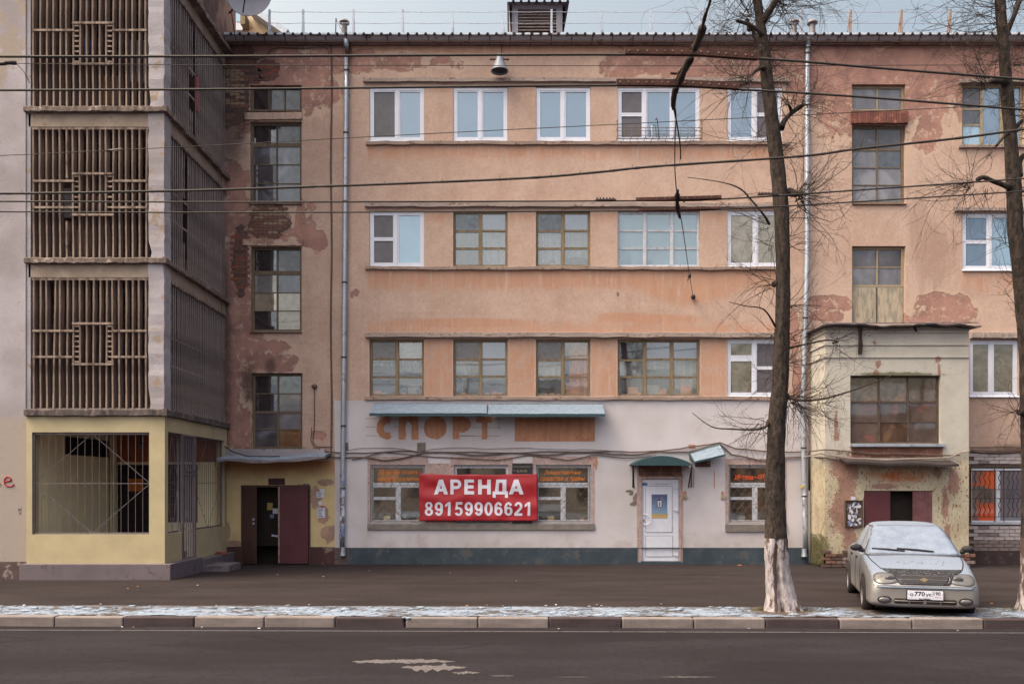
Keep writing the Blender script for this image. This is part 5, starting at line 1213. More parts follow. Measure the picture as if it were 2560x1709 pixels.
cx, cz = bx(13), bz(1203); pts = []
for k in range(24):
    a_ = R(200)-R(330)*k/23 if False else R(-5)+R(310)*k/23
    pts.append((cx+.085*math.cos(a_)*(1+.1*k/23), -3.857, cz+.12*math.sin(a_)-.02*k/23))
pts = [(cx-.075, -3.857, cz-.01), (cx+.075, -3.857, cz+.02)]+[(cx+.075*math.cos(R(t)), -3.857, cz+.10*math.sin(R(t))) for t in range(10, 290, 20)]+[(cx+.08, -3.857, cz-.1), (cx+.13, -3.857, cz-.06)]
b.tube(pts, .013, 5); b.tube([(cx-.3, -3.857, cz), (cx-.22, -3.857, cz-.02), (cx-.16, -3.857, cz-.06)], .016, 5); b.build('graffiti', M['graffiti'], wing)
text('graffiti', 'АК\n16', M['inkblack'], wing, bx(38), bx(48), bz(1286), bz(1270), -3.851, bold=-.012, ext=.002)
b = MB(); b.wall(BX0+.005, BX0+.006, 0, 1, -3); 
tag(wing)
bal = thing('balcony_stack', 'four storeys of corner balconies closed with vertical wooden slats above a yellow barred porch', 'balcony', loc=(bx(240), -2, 0))
SLABS = [(1022, 1040, M['slab_dark']), (645, 660, M['slab']), (268, 283, M['slab'])]
ST = 3.093
def slab(z0, z1, m, out=.09):
    """concrete floor edge with a broken arris on the two free sides"""
    b = MB(); rr = random.Random(int(z0*100)); n = 40
    def edge(P, Q, nrm):
        base = len(b.v)
        for i in range(n+1):
            p = P.lerp(Q, i/n); o = out+rr.uniform(-.015, .012)+.02*mnoise.noise((i*.35, z0, 0)); q = p+nrm*o
            up = rr.uniform(-.012, .008); b.v += [(p.x, p.y, z0), (q.x, q.y, z0+rr.uniform(0, .02)), (q.x, q.y, z1+up-.02), (q.x-nrm.x*.03, q.y-nrm.y*.03, z1+up), (p.x, p.y, z1)]
        for i in range(n):
            for k in range(4): b.face((base+i*5+k, base+i*5+k+1, base+i*5+6+k, base+i*5+5+k))
        b.face([base+k for k in range(5)]); b.face([base+n*5+k for k in range(5)])
    edge(Vector((BX0-.05, YB, 0)), Vector((BX1+out, YB, 0)), Vector((0, -1, 0))); edge(Vector((BX1, YB-out, 0)), Vector((BX1, -.0, 0)), Vector((1, 0, 0)))
    b.box(BX0-.05, BX1, YB, -.0, z0+.005, z1-.005); return b.build('slab', m, bal)
for a, c, m in SLABS: slab(bz(c), bz(a), m)
slab(bz(283)+ST, bz(268)+ST, M['slab'], .16)
# beams, pillars
def frame(zs0, zs1, mb, first=False):
    """one storey: beam under its ceiling slab, corner pillar; zs0 floor top, zs1 slab underside"""
    hb = .27
    o = onebox('beam', mb, bal, BX0, bx(371), YB+.02, YB+.2, zs1-hb, zs1); onebox('beam', mb, bal, BX1-.2, BX1-.02, YB+.35, -.02, zs1-hb, zs1)
    b = MB(); rr = random.Random(int(zs0*9)); n = 26
    for i in range(n+1):
        z = zs0+(zs1-zs0)*i/n; j = [rr.uniform(-.008, .008)+.012*mnoise.noise((z*3, k, zs0)) for k in range(4)]
        nib = .06*math.exp(-((i-1)/1.6)**2) if first else 0
        b.v += [(bx(371)+j[0]+nib, YB+j[1], z), (BX1+j[2], YB+j[1], z), (BX1+j[2], YB+.35, z), (bx(371)+j[0], YB+.35, z)]
    for i in range(n):
        for k in range(4): b.face((i*4+k, i*4+(k+1)%4, i*4+4+(k+1)%4, i*4+4+k))
    b.face((3,2,1,0)); b.face((n*4, n*4+1, n*4+2, n*4+3)); b.build('pillar', M['pillar'], bal)
levels = [(bz(1022), bz(660)), (bz(645), bz(283)), (bz(268), bz(283)+ST)]
for k, (f, c) in enumerate(levels): frame(f, c, M['beam'], True)
# dim room walls behind the slats
b = MB()
for f, c in levels: b.wall(BX0, BX1, f, c, -.35); b.poly([(bx(63)+.01, YB, f), (bx(63)+.01, -.35, f), (bx(63)+.01, -.35, c), (bx(63)+.01, YB, c)])
b.build('back_wall', M['interior'], bal)
for k, (f, c) in enumerate(levels):
    pm = M['brown_door'] if k != 1 else M['oxblood']
    onebox('balcony_door', pm, bal, BX0+.3, BX0+1.05, -.4, -.35, f, f+2.0)
    onebox('balcony_window', M['wood_dark'], bal, BX0+1.3, BX0+2.4, -.4, -.35, f+.9, f+2.0)
# slats: planks on edge, each its own piece
def plank_me(L, m, nm='slat', w=.017, d=.075):
    out = []
    for k in range(4):
        rr = random.Random(k+int(L*100)); b = MB(); n = 6
        for i in range(n+1):
            z = L*i/n; dx, dy = rr.uniform(-.0012, .0012), rr.uniform(-.003, .003)
            for x, y in ((-w, -d), (w, -d), (w, d), (-w, d)): b.v.append((x+dx+rr.uniform(-.001, .001), y+dy, z))
        for i in range(n):
            for q in range(4): b.face((i*4+q, i*4+(q+1)%4, i*4+4+(q+1)%4, i*4+4+q))
        b.face((3,2,1,0)); b.face((n*4, n*4+1, n*4+2, n*4+3)); o = b.build(nm, m); out.append(o.data); bpy.data.objects.remove(o)
    return out
def put(me, p, rz=0., tilt=0., sz=1.):
    o = bpy.data.objects.new('slat', me); col.objects.link(o); par(o, bal); o.location = p; o.rotation_euler = (0, tilt, rz); o.scale.z = sz; return o
for k, (f, c) in enumerate(levels):
    top = c-.27-.05; L = top-f; FR = plank_me(L, M['slat']); SD = plank_me(L, M['slat_grey'], w=.015, d=.011); rr = random.Random(30+k)
    onebox('top_rail', M['slat'], bal, bx(77), bx(371), YB+.03, YB+.17, top, top+.05); onebox('bottom_rail', M['slat'], bal, bx(77), bx(371), YB+.05, YB+.13, f, f+.025)
    onebox('top_rail', M['slat'], bal, BX1-.13, BX1+.01, YB+.36, -.03, top, top+.05)
    xs = [bx(82+16.55*i) for i in range(18)]; yc = YB+.1
    for i, x in enumerate(xs):
        t = rr.uniform(-.006, .006)
        if k == 1 and i == 5:                       # broken off half way
            put(rr.choice(FR), (x, yc, f+.62*L), 0, t, .38); put(rr.choice(FR), (x, yc, f), 0, t, .29); continue
        if k == 0 and i == 3: t = .02
        put(rr.choice(FR), (x, yc, f), rr.uniform(-.08, .08), t)
    # cross rails and the little ladder motif in the middle
    r1, r2 = f+L*.405, f+L*.618-.03
    if k: r1, r2 = f+L*.395, f+L*.6
    zt, zb_ = r2+.15, r1-.15
    def rl(a, c, z, h=.022): onebox('cross_rail', M['slat'], bal, xs[a]-.02, xs[c]+.02, yc-.085, yc-.06, z-h, z+h)
    for z in (r1, r2): rl(0, 7, z) if False else (rl(0, 6, z), rl(12, 17, z))
    rl(6, 12, zt); rl(6, 12, zb_)
    for a in (6, 11):
        for q in range(8):
            z = zb_+(zt-zb_)*(q+.5)/8; onebox('rung', M['slat'], bal, xs[a]+.021, xs[a+1]-.021, yc-.07, yc-.04, z-.016, z+.016)
    # side towards the entrance
    n = 29
    for i in range(n):
        y = YB+.44+(-.1-(YB+.44))*i/(n-1); o_ = rr.choice(SD)
        gap = (k == 2 and i in (9, 10, 11)) or (k == 1 and i in (6, 7)); rz = R(90)+rr.uniform(-.1, .1)
        if gap: put(o_, (BX1-.07, y, f), rz, 0, .25); put(o_, (BX1-.07, y, f+L*(.55 if k == 2 else .62)), rz, 0, .45 if k == 2 else .38)
        else: put(o_, (BX1-.03, y, f), rz, rr.uniform(-.004, .004))
    for z in (f+L*.36, f+L*.58): onebox('cross_rail', M['slat_grey'], bal, BX1-.07, BX1-.045, YB+.4, -.08, z-.02, z+.02)
onebox('slat', M['paper_yellow'] if False else simple('pinkish plank', A(150,84,86)), bal, BX1-.01, BX1+.015, -2.08, -1.98, levels[2][0]+.72, levels[2][0]+1.5)
# solid parapet storey at the very top
zp = bz(268)+ST; onebox('parapet', M['brownwall'], bal, BX0, BX1+.02, YB+.25, .68, zp, zp+4.5)
# things kept on the balconies
def keep(name, m, px0, px1, py0, py1, y, label, cat, group=None, bevel=.02):
    o = onebox(name, M[m] if isinstance(m, str) else m, None, wx(px0, y), wx(px1, y), y, y+.3, wz(py1, y), wz(py0, y), bevel=bevel); return tag(o, label, cat, group)
keep('cloth_bundle', simple('blue cloth', A(84,88,140)), 198, 226, 90, 150, -3.2, 'blue cloth bundle seen through the slats of the uppermost balcony', 'cloth', bevel=.09)
keep('cardboard_box', simple('brown cardboard', A(150,98,60)), 252, 296, 190, 262, -3.1, 'brown box standing on the uppermost balcony floor', 'box')
keep('storage_panel', simple('pale fibreboard', A(140,130,134)), 318, 366, 100, 205, -2.9, 'pale board leaning near the corner pillar of the uppermost balcony', 'board')
keep('storage_panel', simple('pale grey board', A(136,126,122)), 142, 178, 470, 545, -3.1, 'pale grey board behind the left slats of the middle balcony', 'board')
keep('cardboard_box', simple('tan cardboard', A(150,116,84)), 184, 228, 575, 640, -3.1, 'tan box low behind the ladder motif of the middle balcony', 'box')
keep('cloth_bundle', simple('dusty pink cloth', A(140,100,98)), 216, 252, 486, 530, -3., 'dusty pink cloth hanging in the middle balcony', 'cloth', bevel=.08)

# ---------------------------------------------------------------- yellow porch under the balconies
por = thing('entrance_porch', 'yellow barred porch with grey plinth and a steel gate under the slatted balconies', 'porch', loc=(bx(240), -2, 0))
zc, zg1, zg0, zw0 = bz(1040), bz(1080), bz(1335), bz(1408)
b = MB()
b.box(bx(66), bx(80), YB, -.0+YB+.25, zw0, zc-.002); b.box(bx(373), bx(412), YB, YB+.17, zw0, zc-.002)
b.box(bx(80), bx(373), YB, YB+.2, zw0, zg0); b.box(bx(80), bx(373), YB, YB+.2, zg1, zc-.002)
sx0 = BX1-.18
gy0, gy1 = -3.0, -2.18
b.box(sx0, bx(412)-.002, YB+.17, gy0, zw0, zg0); b.box(sx0, bx(412)-.002, gy1, -.01, zw0-.1, zg0); b.box(sx0, bx(412)-.002, YB+.17, -.01, zg1+.02, zc-.002)
b.box(sx0, bx(412)-.002, -.2, -.01, zg0, zg1+.02); b.build('wall', M['yellow'], por)
# inner left wall and its dark notice board
b = MB(); b.poly([(bx(67), YB+.25, zw0), (bx(67), 0, zw0), (bx(67), 0, zc), (bx(67), YB+.25, zc)]); b.build('side_wall', M['yellow_lifted'], por)
M['shade_ochre'] = simple('shade-toned upper wall', A(168,98,62), vary=.15, scale=3)  # orange stands in for the shade below the porch ceiling
onebox('upper_wall_shade', M['shade_ochre'], por, BX0+.02, BX1, -.012, .001, 2.56, zc); onebox('porch_ceiling', M['inner_pale'], por, BX0, BX1, YB+.2, -.02, zc-.05, zc-.004)
onebox('porch_floor', M['plinth_grey'], por, BX0, BX1, YB+.2, 0, .2, .33)
xi = bx(67)
onebox('notice_board', simple('dark brown board', A(44,34,32), bump=0), por, xi, xi+.03, -2.4, -.35, 2.66, 3.06)
onebox('wall_corner', M['yellow_lifted'], por, BX0+.02, -9.87, -.3, -.01, .33, zc-.06)
# steel door and window of the porch's back wall
dr = onebox('door', simple('black brown steel door', A(42,32,30), .5, bump=0), por, -9.84, -9.09, -.03, .06, .33, 2.49)
onebox('door_notice', M['paper_orange'], dr, -9.58, -9.22, -.042, -.032, 1.83, 2.14); 
M['glow_orange'] = simple('painted orange window glow', A(236,128,44,.8), vary=.2, bump=0)  # plain colour standing in for the glow in the porch window
wn_ = MB(); wn_.box(-8.62, -7.86, .03, .07, 1.05, 1.1); wn_.box(-8.62, -7.86, .03, .07, 2.45, 2.5); wn_.box(-8.62, -8.57, .03, .07, 1.1, 2.45); wn_.box(-7.91, -7.86, .03, .07, 1.1, 2.45); wn_.box(-8.3, -8.25, .03, .07, 1.1, 2.45)
wo = wn_.build('window', M['wood_dark'], por)
onebox('pane', M['g_shopdark'], wo, -8.57, -8.3, .05, .06, 1.1, 2.45); onebox('pane', M['g_dark'], wo, -8.25, -7.91, .05, .06, 1.1, 2.45)
onebox('curtain', M['glow_orange'], wo, -8.02, -7.915, .04, .048, 1.45, 2.42); onebox('curtain', M['paper'], wo, -8.22, -8.16, .04, .048, 1.45, 1.75)  # the orange strip is an added stand-in for the window's glow
b = MB()
for k in range(7): b.box(-8.55, -8.42, .0, .012, 1.12+k*.19, 1.14+k*.19)
for x in (-8.55, -8.42, -8.3, -8.18, -8.05, -7.93): b.tube([(x, .0, 1.06), (x, .0, 2.48)], .009, 4)
for z in (1.06, 1.5, 1.95, 2.4): b.tube([(-8.6, .0, z), (-7.88, .0, z)], .008, 4)
b.build('window_grille', M['barmetal'], wo)
b = MB(); b.smooth = True; b.ell((-9.25, -.1, 2.95), (.07, .07, .07)); b.tube([(-9.28, -.05, 3.3), (-9.28, -.05, 3.0)], .02, 5); b.build('lamp', M['zinc_dull'], por)
# grilles: front with its diamond, side, gate
def grille(name, p0, p1, z0, z1, n, r=.0058, diamond=True, midz=True):
    b = MB(); p0, p1 = Vector(p0), Vector(p1); L = lambda t, z: (p0.x+(p1.x-p0.x)*t, p0.y+(p1.y-p0.y)*t, z)
    for k in range(1, n): b.tube([L(k/n, z0), L(k/n, z1)], r, 4)
    if midz: b.tube([L(0, (z0+z1)/2), L(1, (z0+z1)/2)], r, 4)
    if diamond:
        m = (z0+z1)/2
        for q in ((0, m, .5, z1), (.5, z1, 1, m), (1, m, .5, z0), (.5, z0, 0, m)): b.tube([L(q[0], q[1]), L(q[2], q[3])], r, 4)
    for t in (0, 1): b.bar(L(t, z0), L(t, z1), .035, .03)
    for z in (z0, z1): b.bar(L(0, z), L(1, z), .03, .035)
    return b.build(name, M['barmetal'], por)
grille('window_grille', (bx(82), YB+.06, 0), (bx(372), YB+.06, 0), zg0+.02, zg1-.03, 16)
xs_ = BX1-.06
grille('window_grille', (xs_, YB+.25, 0), (xs_, gy0-.02, 0), zg0+.02, zg1, 6, .005); grille('window_grille', (xs_, gy1+.04, 0), (xs_, -.24, 0), zg0+.02, zg1, 15, .005)
b = MB(); gx = BX1+.0
for y in (gy0+.02, gy1-.02): b.bar((gx, y, .33), (gx, y, zg1+.02), .05, .05)
for z in (.37, zg1-.0, 2.3, 2.2): b.bar((gx, gy0+.02, z), (gx, gy1-.02, z), .04, .04)
for k in range(1, 6): b.bar((gx, gy0+(gy1-gy0)*k/6, .34), (gx, gy0+(gy1-gy0)*k/6, zg1), .024, .024)
b.box(gx-.02, gx+.04, gy0+.02, gy0+.09, 1.0, 1.06); b.build('gate', M['barmetal'], por)
# plinth, steps
onebox('plinth', M['plinth_grey'], por, bx(57), bx(432), YB-.13, gy1-.02, -.05, zw0, bevel=.012)
onebox('step', M['plinth_grey'], por, BX1+.03, BX1+.75, gy1+.05, gy1+.9, -.05, .17, bevel=.012); onebox('plinth', M['plinth_grey'], por, BX1-.17, BX1+.22, gy1-.0, -.05, -.05, zw0-.05, bevel=.012)
b = MB(); b.box(BX1+.05, BX1+.28, -.95, -.83, zw0-.05, zw0+.02); tag(b.build('brick', M['brick_red'], None, bevel=.006), 'loose red brick lying on the grey porch plinth by the steel entrance', 'brick')

# ---------------------------------------------------------------- projecting annex at the right-hand stair
YA = -1.05
def ax(px): return wx(px, YA)
def az(py): return wz(py, YA)
ann = thing('entrance_annex', 'projecting cream stair porch with flaking yellow stucco, a nine pane window and a maroon door', 'annex', loc=(9, -.5, 0))
AX0, AX1 = ax(2063), ax(2422)
wh = (ax(2126), ax(2352), az(1108), az(938), .2); dh = (ax(2160), ax(2330), -.1, az(1226), .3)
b = MB(); b.wall(AX0, AX1, .05, az(812), YA, [wh, dh]); b.poly([(AX0, YA, .05), (AX0, 0, .05), (AX0, 0, az(812)), (AX0, YA, az(812))]); b.poly([(AX1, YA, .05), (AX1, 0, .05), (AX1, 0, az(812)), (AX1, YA, az(812))]); b.build('wall', M['annex'], ann)
for py in (832, 863, 894):
    b = MB(); b.box(AX0-.03, ax(2420), YA-.03, YA+.0, az(py), az(py)+.05); b.box(AX0-.03, AX0, YA, -.02, az(py), az(py)+.05); b.build('cornice_line', M['annex'], ann)
b = MB(); n = 30; rr = random.Random(8); X0, X1 = ax(2050), wx(2452, -1.25)
for i in range(n+1):
    t = i/n; x = X0-.02+(X1-X0)*t; j = .02*math.sin(t*11)+rr.uniform(-.01, .01)+.012*math.sin(t*31)
    z = wz(811, -1.3)+.04*(1-t)*0; b.v += [(x, -1.32+rr.uniform(-.02, .02), z+j), (x, -1.32, z+j-.035), (x, .0, z+.02), (x, .0, z-.0)]
for i in range(n):
    for q in ((0,1),(2,0),(1,3)): b.face((i*4+q[0], i*4+q[1], i*4+4+q[1], i*4+4+q[0]))
b.face((0,1,3,2)); b.face((n*4, n*4+2, n*4+3, n*4+1)); b.build('roof_sheet', M['darkmetal'], ann)
b = MB(); b.bar((X0-.01, -1.33, wz(811, -1.3)+.02), (X1-.1, -1.33, wz(809, -1.3)+.02), .012, .03); b.build('snow_line', M['zinc_dull'], ann)
b = MB(); rr = random.Random(2); pr = [(-.04, 0), (.05, 0), (.04, -.28), (.06, -.5), (.04, -.68), (-.04, -.7), (-.05, -.62), (-.03, -.3)]; b.prism([(ax(2147)+x, az(815)+z) for x, z in pr], YA-.1, YA-.07); b.prism([(ax(2281)+x, az(815)+z) for x, z in ((-.03, 0), (.03, 0), (.08, -.14), (.05, -.15))], YA-.08, YA-.06); b.build('tar_paper_strip', M['black'], ann)
cw = [(1, [(1.2, .05), .95, 1])]*3
window(ann, 2126, 2352, 938, 1108, cw, M['wood_dark'], pick(['g_shop', 'g_red', 'g_red'], ['g_shop', 'g_red', 'g_shop'], ['g_shop', 'g_red', 'g_red']), y=.1, fw=.045, mw=.035, bw=.022, Y=YA, sill=None)
b = MB(); b.box(ax(2124), ax(2360), YA-.1, YA+.1, az(1116), az(1109)); b.build('window_sill', M['zinc'], ann)
ac = thing('entrance_canopy', 'flat dark tin canopy under the annex window over the maroon door', 'canopy', loc=(9.3, -1.4, 2.5))
b = MB(); n = 20; D0 = -1.5
for i in range(n+1):
    t = i/n; x = wx(2118+(2398-2118)*t, D0); z = wz(1154+6*t, D0)+.012*math.sin(t*13); b.v += [(x, D0, z), (x, D0, z-.05), (x, YA, z+.10), (x, YA, z+.06)]
for i in range(n):
    for q in ((0,1),(2,0),(1,3)): b.face((i*4+q[0], i*4+q[1], i*4+4+q[1], i*4+4+q[0]))
b.face((0,1,3,2)); b.face((n*4, n*4+2, n*4+3, n*4+1)); b.build('tin_sheet', M['darkmetal'], ac)
def yflat(name, m, y, *rects, parent=ann):
    b = MB()
    for p in rects: b.box(ax(p[0]), ax(p[1]), y, YA, az(p[3]), az(p[2]))
    return b.build(name, m, parent)
yflat('brick_patch', simple('worn brick red render', A(116,80,68), c2=A(150,112,94), scale=4, bump=.5), YA-.012, (2128,2356,1118,1143))
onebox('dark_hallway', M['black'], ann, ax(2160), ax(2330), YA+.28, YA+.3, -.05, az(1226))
onebox('door_leaf', M['maroon'], ann, ax(2161), ax(2225), YA-.02, YA+.03, .04, az(1228), bevel=.005); onebox('door_leaf', simple('faded maroon door', A(110,74,76)), ann, ax(2282), ax(2329), YA-.02, YA+.03, .04, az(1228), bevel=.005)
nb = thing('notice_board', 'framed notice board full of torn white paper scraps on the flaking annex wall', 'notice board', loc=(ax(2133), YA-.05, 1.2))
yflat('board', M['wood_dark'], YA-.03, (2111,2155,1250,1316), parent=nb)
rr = random.Random(6)
for k in range(60):
    px, py = rr.uniform(2114, 2148), rr.uniform(1253, 1308); w_, h_ = rr.uniform(3, 8), rr.uniform(3, 9); b = MB(); a_ = rr.uniform(-.5, .5); cxx, czz = ax(px+w_/2), az(py+h_/2); y = YA-.032-k*.0004
    pts = [(-w_/2, -h_/2), (0, -h_/2*rr.uniform(.6, 1.2)), (w_/2, -h_/2*rr.uniform(.5, 1.2)), (w_/2*rr.uniform(.5, 1), h_/2), (-w_/2, h_/2*rr.uniform(.4, 1.1))]
    b.prism([(cxx+(x*math.cos(a_)-z*math.sin(a_))/SC(YA), czz+(x*math.sin(a_)+z*math.cos(a_))/SC(YA)) for x, z in pts], y-.0003, y); b.build('paper_scrap', M[rr.choice(['paper', 'paper', 'paper_blue', 'paper', 'zinc_dull', 'brown_door'])], nb)
b = MB()
for r in ((2111,2112.5,1250,1316), (2153.5,2155,1250,1316), (2112.5,2153.5,1250,1251.5), (2112.5,2153.5,1314.5,1316)): b.box(ax(r[0]), ax(r[1]), YA-.06, YA-.03, az(r[3]), az(r[2]))
b.build('frame', M['wood_dark'], nb)
tag(onebox('paper_notice', M['paper'], None, ax(2127), ax(2138), YA-.01, YA-.003, az(1249), az(1240)), 'tiny white sticker above the framed notice board on the annex wall', 'notice')
# worn brick foot of the annex
def alay(px0, px1, py0, py1, mats, inside, seed, y):
    rnd = random.Random(seed); l, h, jt = .24, .068, .014; z = az(py0); r = 0
    while z-h > az(py1)-.02:
        x = ax(px0)-(l/2 if r % 2 else 0)
        while x < ax(px1)-.05:
            px_, py_ = x+l/2, z-h/2
            if inside(1280+(x+l/2)*SC(YA), HOR-(z-h/2-EYE)*SC(YA)):
                o = bpy.data.objects.new('brick', rnd.choice(mats(rnd, py_))); col.objects.link(o); par(o, ann); o.location = (x+l/2, y+rnd.uniform(-.015, .01), z-h/2); o.rotation_euler.y = rnd.uniform(-.02, .02)
            x += l+jt
        z -= h+jt; r += 1
fi = lambda px, py: py > 1378+10*mnoise.noise((px*.08, 3, 0))-(6 if px < 2080 else 0) and px > 2060
alay(2064, 2422, 1366, 1422, lambda r, z: (brk_w if (z < .3 and r.random() < .5) else (BD if r.random() < .45 else BR)) if True else None, fi, 4, YA-.016) if 'brk_w' in globals() else None
brk_w = brick_me(simple('limewashed foot brick', A(134,116,108), vary=.3, c2=A(90,74,68), scale=6))
alay(2064, 2422, 1366, 1422, lambda r, z: brk_w if (z < .28 and r.random() < .5) else (BD if r.random() < .45 else BR), fi, 4, YA-.016)
b = MB(); b.box(AX0, AX1, YA-.004, YA+.1, -.05, az(1384)); b.build('mortar', M['mortar'], ann)
# moss growing in the corner beside the drainpipe
def moss():
    g = simple('green moss', A(84,84,46), vary=.4, bump=0); b = MB(); rr = random.Random(21)
    for k in range(900):
        px = rr.gauss(2046, 11); py = min(1424, rr.triangular(1330, 1424, 1418)); y = rr.uniform(-1.05, -.2); p = Vector((AX0-.01-abs(rr.gauss(0, .03)), y, .02+rr.random()**1.8*.75)); d = Vector((rr.uniform(-.5, .1), rr.uniform(-.5, .2), rr.uniform(.1, .6))).normalized()*rr.uniform(.03, .09); s_ = Vector((rr.uniform(-1, 1), rr.uniform(-1, 1), 0)).normalized()*.006
        b.poly([p-s_, p+s_, p+d])
    return tag(b.build('moss', g, None), 'stuff', None, None) if False else tag(b.build('moss', g, None), None, None, None, 'stuff')
moss()

# ---------------------------------------------------------------- trees along the verge
def crv(pts, n=5, wob=0., seed=0):
    """smooth path through points"""
    out = []; P = [Vector(p) for p in pts]
    for i in range(len(P)-1):
        p0, p1, p2, p3 = P[max(i-1, 0)], P[i], P[i+1], P[min(i+2, len(P)-1)]
        for k in range(n):
            t = k/n; out.append(.5*((2*p1)+(p2-p0)*t+(2*p0-5*p1+4*p2-p3)*t*t+(3*p1-p0-3*p2+p3)*t**3))
    out.append(P[-1]); return out
def trunk_mesh(path, name, mat, parent, cleft=None, n=44, seed=0):
    """path = (px, py, width px) at the tree's depth, knobbly cross-section"""
    b = MB(); b.smooth = True; sub = 14; rows = []
    for i in range(len(path)-1):
        for k in range(sub):
            t = k/sub; rows.append([path[i][q]+(path[i+1][q]-path[i][q])*t for q in range(3)])
    rows.append(list(path[-1])); s = SC(TY)
    for i, (px, py, w_) in enumerate(rows):
        c = at(px, py, TY); r = w_/2/s*.9
        for k in range(n):
            a = 2*math.pi*k/n; d = 1+.09*mnoise.noise((math.cos(a)*1.4, math.sin(a)*1.4, c.z*1.6+seed))+.06*mnoise.noise((math.cos(a)*4, math.sin(a)*4, c.z*5+seed))+.05*mnoise.noise((math.cos(a)*3, math.sin(a)*3, c.z*1.1+seed))+.07*abs(mnoise.noise((math.cos(a)*9, math.sin(a)*9, c.z*2.2+seed)))+.05*mnoise.noise((math.cos(a)*14, math.sin(a)*14, c.z*9+seed))
            if cleft and c.z < cleft:
                u = (cleft-c.z)/cleft; d += u*.14*math.cos(3*a+.6)-.5*math.exp(-((a-4.5)/.17)**2)*min(1, u*2.5)
            b.v.append((c.x+r*d*math.cos(a), c.y+r*d*math.sin(a), c.z))
    m = len(rows)
    for i in range(m-1):
        for k in range(n): b.face((i*n+k, i*n+(k+1)%n, (i+1)*n+(k+1)%n, (i+1)*n+k))
    return b.build(name, mat, parent)
def twig_mesh(name, roots, parent, seed, spread=1.):
    """roots = (point, outward dir, count, length): long shoots that fork and droop"""
    b = MB(); b.smooth = True; rr = random.Random(seed)
    def shoot(p, d, L, r, lvl):
        n = 7 if lvl == 0 else 5; pts = [p.copy()]; q = p.copy(); dd = d.normalized(); bend = Vector((rr.gauss(0, .15), rr.gauss(0, .12), rr.gauss(-.02, .18)))
        kids = []
        for i in range(n):
            dd = (dd+bend+Vector((rr.gauss(0, .15), rr.gauss(0, .15), rr.gauss(0, .15)))).normalized(); q = q+dd*(L/n); pts.append(q.copy())
            if lvl < 2 and i > 0 and rr.random() < (.62 if lvl == 0 else .42): kids.append((q.copy(), dd.copy(), 1-i/n))
        b.tube(pts, [r*(1-.75*i/n) for i in range(n+1)], 4 if lvl == 0 else 3, False)
        for kp, kd, f in kids:
            sd = Vector((rr.gauss(0, .6), rr.gauss(0, .6), rr.gauss(.05, .5))); shoot(kp, (kd+sd).normalized(), L*rr.uniform(.28, .6)*(.5+.5*f), r*.55, lvl+1)
    for p, d, cnt, L in roots:
        for k in range(int(cnt*1.7)):
            dr = (Vector(d)*1.0+Vector((rr.gauss(0, .55), rr.gauss(0, .55), rr.gauss(0, .5)))*spread).normalized(); shoot(Vector(p)+Vector((rr.gauss(0, .03), rr.gauss(0, .03), rr.gauss(0, .06))), dr, L*rr.uniform(.35, 1.25), rr.uniform(.0026, .006)*(1 if L < 1.2 else 1.25), 0)
    o = b.build(name, M['twig'], parent); o['kind'] = 'stuff'; return o
TY = -8.8
def tp(px, py, dy=0.): return at(px, py, TY)+Vector((0, dy, 0))
# first tree
tree = thing('linden_tree', 'bare pollarded tree with whitewashed foot standing in the snowy verge left of the parked car', 'tree', 'bare trees along the kerb', loc=tp(1950, 1524))
path = [(1868,-130,15), (1884,-60,19), (1893,0,23), (1901,60,25), (1912,140,31), (1919,215,33), (1934,330,37), (1946,440,38), (1955,540,40), (1957,640,37), (1957,760,38), (1954,860,41), (1951,960,43), (1944,1030,47), (1939,1120,49), (1937,1200,51), (1938,1280,54), (1940,1345,59)]
trunk_mesh(path, 'trunk', M['bark'], tree, seed=1)
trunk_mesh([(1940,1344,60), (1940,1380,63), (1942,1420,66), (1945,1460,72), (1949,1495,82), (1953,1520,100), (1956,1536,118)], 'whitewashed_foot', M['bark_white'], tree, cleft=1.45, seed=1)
def limb(pts, rs, dy=0.):
    b = MB(); b.smooth = True; P = crv([tp(*p[:2])+Vector((0, p[2] if len(p) > 2 else 0, 0)) for p in pts], 5); n = len(P)
    R_ = []
    for i in range(n):
        t = i/(n-1)*(len(rs)-1); k = min(int(t), len(rs)-2); R_.append((rs[k]+(rs[k+1]-rs[k])*(t-k))/SC(TY)*(1+.12*mnoise.noise((i*.9, pts[0][0], 0))))
    b.tube(P, R_, 9); return b.build('limb', M['bark'], tree_cur)
tree_cur = tree
limb([(1903,60), (1920,35,-.1), (1937,8,-.15), (1950,-20,-.15), (1962,-90,-.15)], [11, 8.5, 8, 7, 5])
limb([(1908,95), (1895,85,.1), (1885,60,.12), (1872,35,.15)], [9, 6, 4, 3]); limb([(1880,62,.12), (1877,66,.1), (1874,38,.12)], [5, 5, 4])
limb([(1912,100), (1893,88,-.1), (1868,76,-.15), (1838,71,-.2), (1832,72,-.2)], [9, 5.5, 4.5, 4, 4])
limb([(1952,320), (1965,297,.05), (1985,275,.1), (2003,262,.1), (2015,255,.1)], [10, 6, 5.5, 6, 4]); limb([(1985,276,.1), (1978,266,.05), (1972,264,0)], [5, 4, 3])
limb([(1916,178), (1900,178,-.1), (1884,186,-.12), (1874,200,-.15)], [8, 5, 5, 3]); limb([(1970,478), (1982,486,-.05), (1989,492,-.08)], [10, 9, 6]); limb([(1940,708), (1934,712), (1933,704)], [8, 6, 3])
limb([(1968,990), (1980,998,-.08), (1996,1003,-.15), (2040,1001,-.2), (2100,985,-.3), (2180,955,-.4), (2205,945,-.4)], [7, 4, 3, 2.5, 2, 1.3, .8]); limb([(1922,1052), (1908,1068,-.1), (1880,1075,-.15), (1820,1074,-.2), (1770,1069,-.25), (1722,1035,-.25)], [6, 3.2, 2.6, 2, 1.4, .7])
